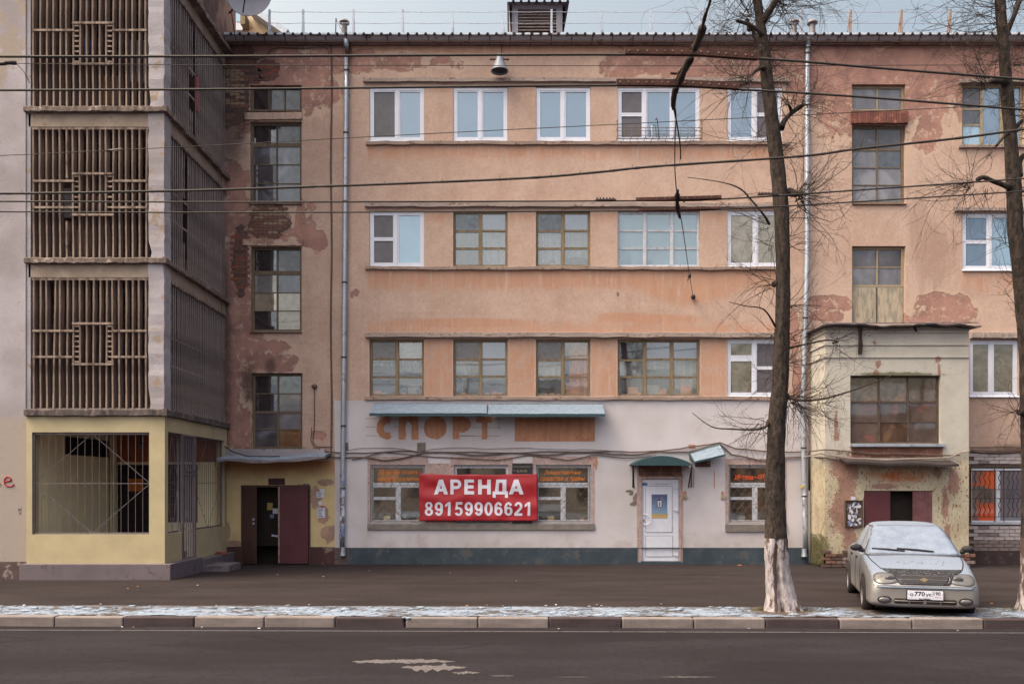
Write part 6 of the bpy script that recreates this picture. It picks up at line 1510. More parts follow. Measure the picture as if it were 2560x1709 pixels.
limb([(1972,870), (2000,862,.1), (2040,852,.2), (2080,844,.2), (2108,848,.2)], [4, 2.2, 2, 2, 1.5]); limb([(2093,851,.2), (2104,850,.2), (2110,845,.2)], [2, 2.5, 1.5]); limb([(1938,700), (1915,760,-.1), (1890,820,-.2), (1840,775,-.3)] if False else [(1938,815), (1900,780,-.2), (1850,775,-.3), (1810,765,-.3)], [3, 1.8, 1.2, .7])
limb([(1923,560), (1900,548,-.2), (1870,512,-.2), (1840,482,-.2), (1790,466,-.2), (1712,455,-.2)], [3.2, 2.8, 2.4, 2, 1.2, .7])
Rr = []
for px, py, dx, dz, cnt, L in [(2008,262,1,.6,13,.95), (1985,272,.3,1,5,.7), (1972,264,-.6,.5,6,.8), (1992,492,1,.25,17,1.25), (1995,495,1,-.4,8,.8), (1985,488,.6,1,5,1.1),
    (1976,996,1,.25,12,1.15), (1984,1000,1,-.5,13,.9), (1975,1005,.6,-1,7,.8), (1912,1066,-1,.1,7,.9), (1900,1072,-.8,-.6,4,.7), (1934,700,-1,.7,5,.8), (1936,712,-1,-.1,6,1.0), (1930,840,-1,.5,6,.9), (1974,760,1,.4,6,.8), (1974,850,1,.2,8,.9), (1972,910,1,-.1,8,1.0),
    (1920,560,-1,.3,6,1.1), (1926,610,-1,.1,5,.8), (1975,610,1,.3,6,.8), (1976,540,1,.5,6,.9), (1955,380,1,.3,6,.9), (1925,350,-1,.3,6,1.1), (1874,200,-1,.1,9,1.3), (1882,188,-.8,-.6,6,1.), (1832,72,-1,.2,5,.8), (1875,38,-1,.6,9,1.2), (1872,36,-.4,1,5,1.), (1900,120,-1,-.3,7,1.1), (1920,150,1,.3,7,1.0),
    (1950,-10,1,.4,14,1.2), (1940,20,1,-.1,9,1.1), (1915,60,1,.1,7,1.0), (1925,200,1,-.1,6,1.0), (1890,-20,-1,.4,10,1.3), (1955,260,1,-.5,5,.9), (1945,930,-1,.0,6,.9), (2050,1000,.4,-1,5,.6), (2060,1000,.8,.6,5,.6), (2090,846,.5,-1,5,.6), (2070,846,.6,.5,4,.6), (1905,40,-1,.3,9,1.3), (1950,5,1,.2,9,1.3), (1888,-60,-.8,.6,9,1.4), (1960,-60,.8,.5,9,1.3), (1915,130,1,-.2,6,1.1), (1918,110,-1,-.2,6,1.2)]:
    Rr.append((tp(px, py), (dx, random.Random(px+py).uniform(-.3, .3), dz), cnt, L))
twig_mesh('twigs', Rr, tree, 5)
# second tree at the frame's edge
tree2 = thing('linden_tree', 'bare pollarded tree at the right edge, partly cut by the picture, behind the parked car', 'tree', 'bare trees along the kerb', loc=tp(2566, 1500))
tree_cur = tree2
trunk_mesh([(2495,-130,26), (2499,-40,27), (2501,20,27), (2506,80,27), (2512,160,28), (2518,240,32), (2524,320,31), (2530,400,36), (2535,470,37), (2538,560,39), (2546,660,35), (2553,740,34), (2562,830,36), (2568,920,37), (2570,1020,36), (2572,1120,36), (2573,1220,37), (2574,1345,44)], 'trunk', M['bark'], tree2, seed=7)
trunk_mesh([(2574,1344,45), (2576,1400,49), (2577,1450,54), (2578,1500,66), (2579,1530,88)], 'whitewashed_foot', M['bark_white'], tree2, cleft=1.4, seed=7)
limb([(2512,90), (2520,62,-.1), (2530,30,-.15), (2536,15,-.15)], [9, 6, 5, 4]); limb([(2516,215), (2500,210,-.1), (2475,212,-.12), (2462,214,-.12)], [12, 9, 7, 5]); limb([(2527,470), (2505,470,-.1), (2470,462,-.15), (2440,455,-.2), (2425,462,-.2)], [10, 7, 5.5, 5.5, 6])
limb([(2530,330), (2548,312,.1), (2570,292,.15)], [8, 6, 5]); limb([(2512,340,-.1), (2495,352,-.15), (2474,377,-.18)], [6, 4, 3]); limb([(2548,440), (2558,400,.1), (2570,380,.1)], [9, 7, 6]); limb([(2552,1030), (2545,1032,-.1), (2540,1030,-.1)], [9, 8, 5])
Rr = []
for px, py, dx, dz, cnt, L in [(2462,214,-1,.2,13,1.0), (2470,210,-.3,1,8,1.0), (2425,462,-1,.6,14,1.1), (2430,465,-.8,-.5,10,.9), (2470,470,-.2,-1,5,.7), (2534,18,.3,1,9,.8), (2536,20,1,.2,6,.8), (2500,20,-1,.4,12,1.2), (2498,110,-1,.2,9,1.1), (2530,160,1,.2,10,.9), (2520,250,-1,.1,6,.9), (2474,377,-.6,-.7,4,.6),
    (2520,600,-1,.2,7,.9), (2535,700,-1,.1,6,.8), (2540,1030,-1,.4,8,.8), (2545,1030,-.8,-.4,6,.6), (2550,330,1,.2,7,.8), (2548,480,1,0,6,.8), (2560,800,-1,.5,4,.6), (2503,60,-1,.1,9,1.3), (2540,0,.6,.8,8,1.1), (2497,-40,-1,.5,9,1.4), (2510,140,-1,-.2,7,1.1), (2520,280,1,.2,6,.9)]:
    Rr.append((tp(px, py), (dx, random.Random(px+py).uniform(-.3, .3), dz), cnt, L))
twig_mesh('twigs', Rr, tree2, 11)
# grass tufts around the feet
def tufts():
    g = simple('winter grass', A(84,78,48), vary=.4, bump=0); b = MB(); rr = random.Random(3)
    for cx, cy, n, s in ((1955, TY, 420, .32), (1905, TY-.05, 160, .25), (2010, TY-.02, 160, .25), (2570, TY, 260, .35), (2530, TY+.1, 80, .3)):
        c = tp(cx, 1526)
        for k in range(n):
            x, y = c.x+rr.gauss(0, s), c.y+rr.gauss(0, .13); h = rr.uniform(.02, .065); a = rr.uniform(0, 6.28); w_ = .004; z = .085
            b.poly([(x-w_, y, z), (x+w_, y, z), (x+math.cos(a)*h*.7, y+math.sin(a)*h*.5, z+h)])
    tag(b.build('grass', g, None), kind='stuff')
tufts()
# fallen leaves and stones
def litter():
    rr = random.Random(17); b = MB(); mt = [simple('dry leaf', A(170,110,60), bump=0), simple('pale pebble', A(150,142,138), bump=0), M['paper']]
    for k in range(34):
        x = rr.uniform(-8, 10); y = rr.choice([rr.uniform(-9.95, -9.75), rr.uniform(-8, -.6), rr.uniform(-8.4, -8.0)]); z = .085*(1-(y+8.3)/8.3)+.004 if y > -8.3 else -.016
        if y < -9.7: y = ky(x, y)
        s = rr.uniform(.008, .02); b.cur = rr.choice([0, 1, 1, 1, 2]); b.ell((x, y, z+s*.3), (s*1.3, s, s*.5), 6, 4)
    o = b.build('litter', mt, None); tag(o, kind='stuff')
    c = at(1849, 1421, -.9); c = Vector((wx(1849, -.4), -.4, .02)); tag(onebox('fallen_leaf', mt[0], None, c.x-.04, c.x+.05, -.42, -.36, .01, .03), 'single orange fallen leaf on the asphalt in front of the blue plinth', 'leaf')
litter()

# ---------------------------------------------------------------- overhead wires
def wire(name, pts, r, label, m='wire', group='overhead wires', n=8, spikes=0):
    P = [at(*p) for p in pts]; P = crv(P, n); b = MB(); b.smooth = True; rs = [r]*len(P)
    if spikes: rs = [r*(1+.35*mnoise.noise((i*.8, 5, 0))) for i in range(len(P))]
    b.tube(P, rs, 6)
    if spikes:
        for k in range(spikes):
            p = P[int((k+.5)/spikes*len(P))]; b.tube([p, p+Vector((.02, -.01, .05))], .004, 3)
    return tag(b.build(name, M[m], None), label, 'wire', group)
wire('trolley_wire', [(-60,142,-14.1), (600,141,-14.1), (1560,137,-14.1), (1900,147,-14.1), (2230,173,-14.1), (2640,205,-14.1)], .0105, 'uppermost thick trolley wire sagging to the right in front of the roof line')
wire('trolley_wire', [(-60,226,-13.4), (600,223,-13.4), (1540,214,-13.4), (1850,224,-13.4), (2200,246,-13.4), (2640,281,-13.4)], .0105, 'second thick trolley wire crossing the top floor windows')
wire('trolley_wire', [(-60,503,-10.1), (600,505,-10.1), (1600,502,-10.1), (1800,498,-10.1), (2150,475,-10.1), (2640,441,-10.1)], .011, 'third trolley wire along the top of the middle window row')
wire('trolley_wire', [(-60,529,-9.7), (600,531,-9.7), (1600,527,-9.7), (1830,522,-9.7), (2150,504,-9.7), (2640,473,-9.7)], .010, 'lowest trolley wire crossing the middle window row')
wire('aerial_cable', [(-60,484,-9.3), (120,483,-9.3), (300,480,-9.3), (560,474,-9.3), (800,466,-9.3), (1000,459,-9.3), (1320,445,-9.3), (1500,430,-9.3), (1640,416,-9.3), (2000,391,-9.3), (2140,373,-9.3), (2400,345,-9.3), (2640,312,-9.3)], .017, 'thick black bundled cable climbing to the right between the upper window rows', n=12, spikes=26)
wire('aerial_wire', [(-60,392,-7.5), (280,376,-7.5), (560,362,-7.5), (1000,338,-7.5), (1500,313,-7.5), (2000,288,-7.5), (2640,256,-7.5)], .006, 'thin wire rising to the right through the lower part of the top windows')
wire('aerial_wire', [(-60,158,-7), (300,161,-7), (560,163,-7), (1000,164,-7), (1700,165,-7), (2100,164,-7), (2640,162,-7)], .0055, 'hair thin level wire just under the uppermost trolley wire')
b = MB(); b.tube([at(265, 377, -7.55), at(305, 373, -7.55)], .018, 6); b.tube([at(262, 374, -7.55), at(290, 377, -7.6), at(308, 374, -7.55)], .008, 4); tag(b.build('wire_clamp', M['darkmetal'], None), 'small clamp on the thin wire in front of the slatted balcony', 'clamp')
b = MB(); b.smooth = True; b.tube([at(-40, 160, -13), at(10, 159, -13), at(18, 156, -13), at(40, 158, -13)], [.02, .02, .024, .02], 7); b.tube([at(40, 158, -13), at(60, 180, -13), at(75, 208, -13)], .004, 4); tag(b.build('wire_insulator', M['darkmetal'], None), 'dark sleeve insulator with a loose wire end at the left picture edge', 'insulator')
# contact line hangers: perforated splice bars
def bar_(px0, py0, px1, py1, D, h, label, holes, kink=None):
    t = thing('contact_line_bar', label, 'bar', 'perforated bars on the trolley wires', loc=at(px0, py0, D)); P = [(px0, py0)]+([kink] if kink else [])+[(px1, py1)]
    b = MB(); hh = h/SC(D)/2
    for i in range(len(P)-1):
        a, c = at(*P[i], D), at(*P[i+1], D); b.bar(a, c, .035, hh*2, (0, 1, 0)) if False else None
        n = len(b.v); d = Vector((0, 0, hh)); y = Vector((0, .02, 0))
        b.v += [tuple(a-d-y), tuple(c-d-y), tuple(c+d-y), tuple(a+d-y), tuple(a-d+y), tuple(c-d+y), tuple(c+d+y), tuple(a+d+y)]
        for q in ((0,1,2,3),(7,6,5,4),(0,4,5,1),(1,5,6,2),(2,6,7,3),(3,7,4,0)): b.face([n+k for k in q])
    b.build('splice_bar', M['rust'], t)
    hb = MB(); rr = random.Random(px0)
    for k in range(holes):
        t_ = (k+.5)/holes+rr.uniform(-.012, .012); L = (px1-px0); px = px0+L*t_
        if kink: py = P[0][1]+(kink[1]-P[0][1])*min(1, (px-px0)/(kink[0]-px0)) if px < kink[0] else kink[1]+(py1-kink[1])*(px-kink[0])/(px1-kink[0])
        else: py = py0+(py1-py0)*t_
        c = at(px, py, D); hb.lathe([(0, -.026), (hh*.26, -.026), (hh*.32, -.02)], c, 9, 'y')
    hb.build('bolt', M['cement'], t)['kind'] = 'stuff'; return t
bar_(1562, 129, 1894, 142, -14.12, 16, 'rusty perforated bar on the uppermost trolley wire below the eaves', 15, (1740, 131)); bar_(1541, 207, 1846, 216, -13.42, 15, 'rusty perforated bar on the second trolley wire above the wide top window', 15, (1700, 208))
bar_(1590, 499, 1803, 493, -10.12, 8, 'dark perforated bar on the third trolley wire left of the tree', 14); bar_(1595, 525, 1800, 520, -9.72, 6, 'dark perforated bar on the lowest trolley wire above the wide middle window', 14)
for a, c, py in ((1488, 1540, 500), (1894, 1945, 486)):
    b = MB(); b.bar(at(a, py, -10.12), at(c, py-1, -10.12), .02, .02)
    for k in range(6): b.tube([at(a+5+(c-a-8)*k/5.5, py+1, -10.14), at(a+5+(c-a-8)*k/5.5, py-6, -10.14)], .012, 5)
    tag(b.build('wire_clamp', M['darkmetal'], None), 'short bolted clamp on the third trolley wire '+('left of its perforated bar' if a < 1600 else 'touching the tree trunk'), 'clamp')
# the span wire across the street that carries them
sp = thing('span_wire', 'frayed span wire with insulators running from a wall hook up over the trolley wires', 'wire', loc=at(1735, 742, -.05))
def seg(name, pts, r, m, n=6, parent=sp):
    b = MB(); b.smooth = True; P = crv([at(*p) for p in pts], 5); rs = r if not isinstance(r, list) else [r[min(int(i/(len(P)-1)*(len(r)-1)), len(r)-1)] for i in range(len(P))]
    b.tube(P, rs, n); return b.build(name, M[m], parent)
seg('wire', [(1733,742,-.03), (1724,690,-4), (1714,620,-7.2), (1705,560,-8.8), (1699,530,-9.7), (1694,500,-10.1), (1688,440,-11.), (1687,380,-11.7), (1688,330,-12.2), (1690,290,-12.6), (1686,262,-12.9)], .007, 'wire', 5)
seg('wire', [(1701,398,-11.5), (1701,370,-11.8), (1694,320,-12.3), (1684,270,-12.8)], .008, 'wire', 5); b = MB(); b.ell(at(1733, 742, -.06), (.06, .06, .06)); b.build('wall_hook', M['darkmetal'], sp); b = MB(); b.ell(at(1724, 690, -4), (.035, .05, .05)); b.tube([at(1719, 702, -4), at(1727, 682, -4)], .012, 4); b.build('knot', M['darkmetal'], sp)
seg('insulator', [(1684,272,-12.8), (1683,262,-12.9), (1685,240,-13.1), (1690,220,-13.35)], [.02, .026, .03, .034, .03], 'insul', 8); seg('insulator', [(1696,212,-13.4), (1705,190,-13.6), (1716,165,-13.85), (1726,146,-14.05)], [.02, .036, .03, .036, .04, .028], 'insul', 8)
seg('insulator', [(1737,122,-14.2), (1746,100,-14.4), (1754,80,-14.6), (1756,70,-14.7)], [.03, .03, .036, .036, .03], 'insul', 8); seg('wire', [(1756,70,-14.7), (1760,45,-14.95), (1768,25,-15.1), (1776,0,-15.3), (1784,-60,-15.6)], .011, 'wire', 6); seg('wire', [(1757,70,-14.7), (1764,48,-14.95), (1769,25,-15.1)], .006, 'wire', 5)
seg('hanger', [(1727,120,-14.15), (1737,108,-14.25), (1742,90,-14.4)], [.01, .014, .01], 'rust', 6); seg('hanger', [(1690,200,-13.45), (1697,185,-13.6), (1705,170,-13.75)], [.009, .012, .009], 'rust', 6); seg('hanger', [(1676,183,-13.5), (1692,184,-13.5), (1698,180,-13.55)], [.012, .018], 'rust', 6)
seg('hanger', [(1694,475,-10.3), (1693,497,-10.12), (1694,520,-9.9), (1700,545,-9.5)], [.02, .035, .025, .034, .022, .014], 'insul', 7); seg('hanger', [(1686,489,-10.15), (1712,506,-10.1)], .008, 'darkmetal', 5)

# ---------------------------------------------------------------- satellite dish and what stands behind the roof
ds = thing('satellite_dish', 'large grey satellite dish cut by the top of the picture beside the brown parapet', 'satellite dish', loc=at(622, -14, -1.2))
b = MB(); b.smooth = True; c = at(622, -17, -1.2); r = 58/SC(-1.2); n = 40
b.lathe([(r*t, -.16*(1-t*t)*-1 if False else .14*(1-t*t)) for t in [0.001, .25, .5, .75, .92, 1.0]]+[(r*1.0, -.012), (r*.92, .03)], c, n, 'y')
o = b.build('dish', M['satgrey'], ds)
b = MB(); b.smooth = True; b.tube(crv([c+Vector((.03, -.02, .1)), c+Vector((.02, -.3, -.2)), c+Vector((-.12, -.06, -r*.92))], 6), .014, 6); b.tube([c+Vector((0, .1, 0)), c+Vector((-.6, .2, .1))], .03, 6); b.tube([c+Vector((0, .1, .1)), c+Vector((-.55, .25, -.35))], .02, 6); b.build('feed_arm', M['darkmetal'], ds)
b = MB(); b.smooth = True; b.tube(crv([at(578, 28, -1), at(583, 60, -.8), at(590, 100, -.4), at(612, 140, -.06), at(640, 147, -.04), at(664, 140, -.04), at(688, 120, -.04), at(760, 121, -.04), at(812, 118, -.04), at(824, 140, -.04)], 5), .011, 5); tag(b.build('antenna_cable', M['cable'], None), 'pale antenna cable looping down from the satellite dish onto the wall under the eaves', 'cable')
hs = thing('gable_house', 'ochre gable house with a tall white window rising behind the roof beside the satellite dish', 'building', loc=at(640, 80, 14))
YH = 14
b = MB(); b.prism([(wx(440, YH), 8), (wx(700, YH), 8), (wx(700, YH), wz(84, YH)), (wx(640, YH), wz(38, YH)), (wx(560, YH), wz(-30, YH)), (wx(440, YH), wz(-30, YH))], YH, YH+8); b.build('wall', M['house_ochre'], hs)
b = MB(); b.bar(at(630, 28, YH-.4), at(722, 92, YH-.4), .25, .8, (0, 1, 0)); b.build('roof_edge', M['zinc'], hs); b = MB(); b.box(wx(590, YH), wx(609, YH), YH-.15, YH, wz(80, YH), wz(10, YH)); f = b.build('window', M['pvc'], hs); onebox('pane', M['g_skypale'], f, wx(593, YH), wx(606, YH), YH-.17, YH-.15, wz(60, YH), wz(14, YH))
onebox('eave_bracket', M['wood'], hs, wx(610, YH), wx(622, YH), YH-.5, YH, wz(76, YH), wz(50, YH))
# the houses and trees across the street, which the windows mirror
for i, (x0, x1, h, m) in enumerate(((-45, -17, 7.5, A(190,160,120)), (-13, 9, 9, A(200,178,150)), (14, 44, 7, A(186,136,100)))):
    t = thing('opposite_house', ('low ochre', 'taller cream', 'low orange')[i]+' house across the street, mirrored in the lower windows', 'building', loc=((x0+x1)/2, -46, 0)); mm = simple('stucco across the street', m, vary=.15, scale=.5)
    b = MB(); b.box(x0, x1, -56, -46, -.05, h); b.build('wall', mm, t); b = MB(); b.poly([(x0-.4, -45.6, h), (x1+.4, -45.6, h), (x1+.4, -51, h+2.4), (x0-.4, -51, h+2.4)]); b.poly([(x0-.4, -56.4, h), (x1+.4, -56.4, h), (x1+.4, -51, h+2.4), (x0-.4, -51, h+2.4)]); b.build('roof', M['snow'], t)
    k = x0+2
    while k < x1-2:
        for z in range(1, int(h)-1, 3): f = onebox('window', M['cream_wood'], t, k, k+1.5, -46+.0, -45.95, z, z+1.7); onebox('pane', M['g_dark'], f, k+.1, k+1.4, -45.95, -45.93, z+.1, z+1.6)
        k += 3.2
TY0 = TY
for i, x in enumerate((-22, -11, -3, 6, 15, 25)):
    t = thing('street_tree', 'bare tree across the street in front of '+('the low ochre house, far end', 'the low ochre house, near end', 'the left half of the taller cream house', 'the right half of the taller cream house', 'the near end of the low orange house', 'the far part of the low orange house')[i], 'tree', 'bare trees across the street', loc=(x, -34, 0)); b = MB(); b.smooth = True; b.tube([(x, -34, 0), (x+.2, -34, 3), (x, -34.1, 6), (x+.1, -34, 9)], [.28, .2, .16, .08], 8); b.build('trunk', M['bark'], t)
    twig_mesh('twigs', [((x, -34, z), (0, 0, .7), 9, 2.4) for z in (3.5, 5, 6.5, 8)], t, 40+i, 1.6)

# ---------------------------------------------------------------- parked car, nose to the street, dusted with snow
car = thing('parked_car', 'silver sedan under thin snow parked nose to the kerb between the two trees', 'car', loc=(0, 0, 0)); car['local'] = 1
HEAD = R(-16); car.rotation_euler = (0, 0, HEAD); car.location = (wx(2312, -9.5), -9.5, .055); car.scale = (.885, .935, .935)
def paint_mat(name, base, snow=.55, rough=.38, metal=.5):
    g = G(name); n = g.noise(1, 7, .7, vec=g.vec(14, 14, 14)); f = g.noise(160, 3, .7)
    ge = g.n.new('ShaderNodeNewGeometry'); s_ = g.n.new('ShaderNodeVectorTransform'); s_.vector_type = 'NORMAL'; s_.convert_from = 'WORLD'; s_.convert_to = 'OBJECT'; g.nt.links.new(ge.outputs['Normal'], s_.inputs[0])
    sp = g.n.new('ShaderNodeSeparateXYZ'); g.nt.links.new(s_.outputs[0], sp.inputs[0]); up = sp.outputs[2]
    cov = g.step(g.add(up, g.add(g.mul(g.sub(n, .5), .55), g.mul(g.sub(f, .5), .25))), snow, snow+.16)
    cov = g.mul(cov, g.step(g.Z, .5, .58))
    dirt = g.mul(g.step(g.add(g.mul(g.sub(.62, g.Z), 1.6), g.sub(n, .5)), 0, .7), .5)
    c = g.mix(dirt, base, A(118,108,100)); c = g.mix(cov, c, g.mix(g.step(f, .35, .65), A(118,128,144,1.6), A(154,165,182,1.6)))
    g.put(g.b.inputs['Metallic'], g.mul(g.sub(1., g.mx(cov, dirt)), metal)); g.put(g.b.inputs['Roughness'], g.add(rough, g.mul(g.mx(cov, dirt), .4))); g.put(g.b.inputs['Base Color'], c)
    g.bump(g.mul(cov, g.add(.6, g.mul(f, .6))), .5, .008); return g.m
M['paint'] = paint_mat('silver beige paint', A(136,134,132), metal=.65)
M['frost_glass'] = (lambda g: (g.bump(g.noise(170, 3, .7), .4, .005), g.done(g.mix(g.step(g.add(g.noise(160, 3, .75), g.mul(g.noise(6, 3), .3)), .5, .8), A(112,124,142,1.5), A(156,168,186,1.5)), .7))[1])(G('snow covered windscreen'))
M['side_glass'] = simple('frosted side glass', A(132,138,150), .3, vary=.2, scale=8, bump=0, spec=.5)
M['tyre'] = simple('black tyre', A(44,38,38), .9, vary=.2, bump=.2); M['trim'] = simple('black plastic trim', A(44,40,44), .7, vary=.15, bump=0); M['lens'] = simple('clouded headlight lens', A(84,82,84), .18, vary=.1, scale=10, bump=0, spec=.6); M['lens_amber'] = simple('pale indicator lens', A(92,88,86), .18, vary=.08, bump=0, spec=.6)
M['lens_dark'] = simple('headlight bowl', A(58,58,62), .2, bump=0, spec=.5); M['chrome'] = simple('dull chrome', A(124,122,126), .3, .8, vary=.1, bump=0); M['trim_snow'] = (lambda g: g.done(g.mix(g.step(g.noise(45, 4, .75), .54, .66), A(36,33,35), A(112,120,134)), .8))(G('black trim dusted with snow'))
def loft(stations, mat, name, levels=2):
    """stations: (y, [(x,z)...half profile from centre top to centre bottom])"""
    b = MB(); b.smooth = True; m = len(stations[0][1]); W_ = 2*m-2
    for y, pr in stations:
        ring = pr+[(-x, z) for x, z in pr[-2:0:-1]]
        b.v += [(x, yy, z) for (x, z, yy) in [(p[0], p[1], y+(p[2] if len(p) > 2 else 0)) for p in ring]] if False else [(p[0], y, p[1]) for p in ring]
    for i in range(len(stations)-1):
        for k in range(W_): b.face((i*W_+k, i*W_+(k+1)%W_, (i+1)*W_+(k+1)%W_, (i+1)*W_+k))
    b.face(range(W_)[::-1]); b.face([(len(stations)-1)*W_+k for k in range(W_)])
    o = b.build(name, mat, None); md = o.modifiers.new('s', 'SUBSURF'); md.levels = md.render_levels = levels
    bpy.context.view_layer.update(); dg = bpy.context.evaluated_depsgraph_get(); me = bpy.data.meshes.new_from_object(o.evaluated_get(dg)); o.modifiers.clear(); o.data = me
    for p in me.polygons: p.use_smooth = True
    o.parent = car; return o
def prof(w, t, sh, b_, bulge=0.):
    """lower body half profile: top centre, shoulder, waist, sill, bottom"""
    return [(0, t), (w*.45, t-.004), (w*.72, t-.02), (w*.88, (t*.55+sh*.45)), (w*.965, sh-.03), (w, sh-.12), (w*1.0, (sh+b_)/2), (w*1.0, b_+.07), (w*.975, b_), (w*.5, b_-.01), (0, b_-.01)]
ST_ = [(0.0, prof(.64, .50, .49, .24)), (.012, prof(.72, .535, .51, .21)), (.06, prof(.795, .575, .53, .19)), (.13, prof(.822, .66, .575, .18)), (.2, prof(.82, .715, .62, .165)), (.32, prof(.832, .765, .67, .17)), (.6, prof(.838, .835, .755, .18)), (.9, prof(.84, .885, .83, .18)), (1.15, prof(.84, .925, .885, .18)), (1.7, prof(.84, .945, .905, .18)), (2.4, prof(.84, .955, .91, .18)), (3.1, prof(.84, .965, .915, .18)), (3.6, prof(.835, .965, .91, .2)), (4.0, prof(.81, .945, .86, .22)), (4.18, prof(.76, .87, .75, .25)), (4.237, prof(.66, .7, .6, .3))]
body = loft(ST_, M['paint'], 'body')
def cprof(wr, wb, t, zb): return [(0, t), (wr*.5, t-.006), (wr*.86, t-.022), (wr, t-.055 if t > zb+.12 else t-.012), (wb*.97+wr*.03, (zb+.03)), (wb, zb), (wb*.5, zb-.06), (0, zb-.06)]
CB = [(1.0, cprof(.74, .775, .93, .88)), (1.16, cprof(.725, .775, 1.015, .89)), (1.4, cprof(.685, .775, 1.165, .895)), (1.62, cprof(.64, .77, 1.29, .9)), (1.8, cprof(.605, .765, 1.365, .9)), (1.95, cprof(.585, .76, 1.40, .9)), (2.3, cprof(.575, .76, 1.42, .9)), (2.7, cprof(.57, .76, 1.405, .9)), (2.95, cprof(.585, .755, 1.345, .905)), (3.25, cprof(.62, .74, 1.17, .91)), (3.55, cprof(.66, .72, .99, .92)), (3.66, cprof(.66, .70, .94, .92))]
cabin = loft(CB, M['paint'], 'roof')
def bvh(*obs):
    vs, fs = [], []
    for o in obs:
        k = len(vs); vs += [v.co.copy() for v in o.data.vertices]; fs += [[k+i for i in p.vertices] for p in o.data.polygons]
    return BVHTree.FromPolygons(vs, fs)
BV, CV = bvh(body), bvh(cabin); AV = bvh(body, cabin)
def patch(name, rows, mat, T, direc=(0, 1, 0), off=.005, nx=14, nz=8, src=-1., parent=car, thick=.004):
    """rows = [(z, xl, xr)...]: a piece that follows the bodywork, shot along direc"""
    b = MB(); b.smooth = True; d = Vector(direc); G_ = []
    for j in range(nz+1):
        t = j/nz*(len(rows)-1); k = min(int(t), len(rows)-2); f = t-k; z, xl, xr = [rows[k][q]+(rows[k+1][q]-rows[k][q])*f for q in range(3)]
        for i in range(nx+1):
            u = xl+(xr-xl)*i/nx
            o_ = Vector((u, src, z)) if abs(d.y) > .5 else (Vector((d.x*-2, u, z)) if abs(d.x) > .5 else Vector((u, z, 3)))
            h, nrm, _, _ = T.ray_cast(o_, d)
            if h is None: h, nrm, _, _ = T.find_nearest(o_+d*1.6)
            if nrm.dot(d) > 0: nrm = -nrm
            b.v.append(tuple(h+nrm*off))
    for j in range(nz):
        for i in range(nx): a = j*(nx+1)+i; b.face((a, a+1, a+nx+2, a+nx+1))
    o = b.build(name, mat, parent); md = o.modifiers.new('t', 'SOLIDIFY'); md.thickness = thick; md.offset = 1; return o
fr = lambda *a, **k: patch(*a, direc=(0, 1, 0), **k)
# windscreen under snow with its dark edge, wipers
fr('windscreen_seal', [(.935, -.735, .735), (1.02, -.72, .72), (1.2, -.655, .655), (1.33, -.58, .58), (1.355, -.54, .54)], M['trim'], CV, off=.002, nx=20, nz=16)
fr('windscreen', [(.915, -.715, .715), (1.03, -.70, .70), (1.2, -.635, .635), (1.32, -.563, .563), (1.343, -.53, .53)], M['frost_glass'], CV, off=.006, nx=24, nz=18)
for x0, x1, z0, z1 in ((-.66, -.24, .99, .965), (-.26, .22, .998, .962)):
    h0 = CV.ray_cast(Vector((x0, -1, z0)), Vector((0, 1, 0)))[0]; h1 = CV.ray_cast(Vector((x1+.1, -1, z1)), Vector((0, 1, 0)))[0]; b = MB(); o_ = Vector((0, -.03, .01)); b.tube([h0+o_, h0.lerp(h1, .5)+o_*1.4, h1+o_], [.012, .017, .012], 6); b.tube([h0.lerp(h1, .42)+o_*1.6, h1+Vector((.08, -.03, -.03))], .009, 5)
    o = b.build('wiper', M['trim'], car)
# bonnet outline and the black stone guard above the grille
def line(name, pts, T, direc, r=.006, mat='trim', src=None):
    b = MB(); P = []
    for p in pts:
        d = Vector(direc); o_ = Vector((p[0], -1, p[1])) if abs(d.y) > .5 else Vector((p[0], p[1], 3)); h = T.ray_cast(o_, d)[0]
        if h: P.append(h-d*.001)
    b.tube(P, r, 4); return b.build(name, M[mat], car)
for s in (-1, 1): line('bonnet_gap', [(s*.735, 1.06), (s*.725, .9), (s*.70, .7), (s*.66, .5), (s*.60, .30)], BV, (0, 0, -1), .01)
fr('stone_guard', [(.735, -.60, .60), (.71, -.58, .58), (.69, -.52, .52), (.665, -.455, .455), (.62, -.425, .425), (.56, -.405, .405), (.525, -.36, .36)], M['trim_snow'], BV, off=.006, nx=26, nz=14)
line('bonnet_gap', [(x*.06, .738+.012*(abs(x)/10)**2*0) for x in range(-10, 11)], BV, (0, 1, 0), .008)
fr('grille', [(.655, -.34, .34), (.645, -.385, .385), (.60, -.375, .375), (.555, -.34, .34), (.545, -.31, .31)], M['trim'], BV, off=.012, nx=20, nz=8)
for z, w_, r_ in ((.657, .345, .004), (.602, .375, .005), (.547, .315, .004)):
    P = []
    for k in range(17):
        x = -w_+2*w_*k/16; h = BV.ray_cast(Vector((x, -1, z)), Vector((0, 1, 0)))[0]; P.append(h+Vector((0, -.022, .0)))
    b = MB(); b.smooth = True; b.tube(P, r_, 6); b.build('grille_bar', M['chrome'], car)
for s in (-1, 1):
    b = MB(); P = [BV.ray_cast(Vector((s*x, -1, z)), Vector((0, 1, 0)))[0]+Vector((0, -.02, 0)) for x, z in ((.345, .657), (.385, .64), (.38, .60), (.345, .56), (.315, .547))]; b.tube(P, .006, 5); b.build('grille_bar', M['chrome'], car)
h = BV.ray_cast(Vector((0, -1, .602)), Vector((0, 1, 0)))[0]; b = MB(); y = h.y-.045
b.prism([(-.062, .59), (-.03, .59), (-.026, .575), (.026, .575), (.03, .59), (.05, .59), (.062, .614), (.03, .614), (.026, .628), (-.026, .628), (-.03, .614), (-.05, .614)], y, y+.02); b.build('emblem', M['gold'], car)
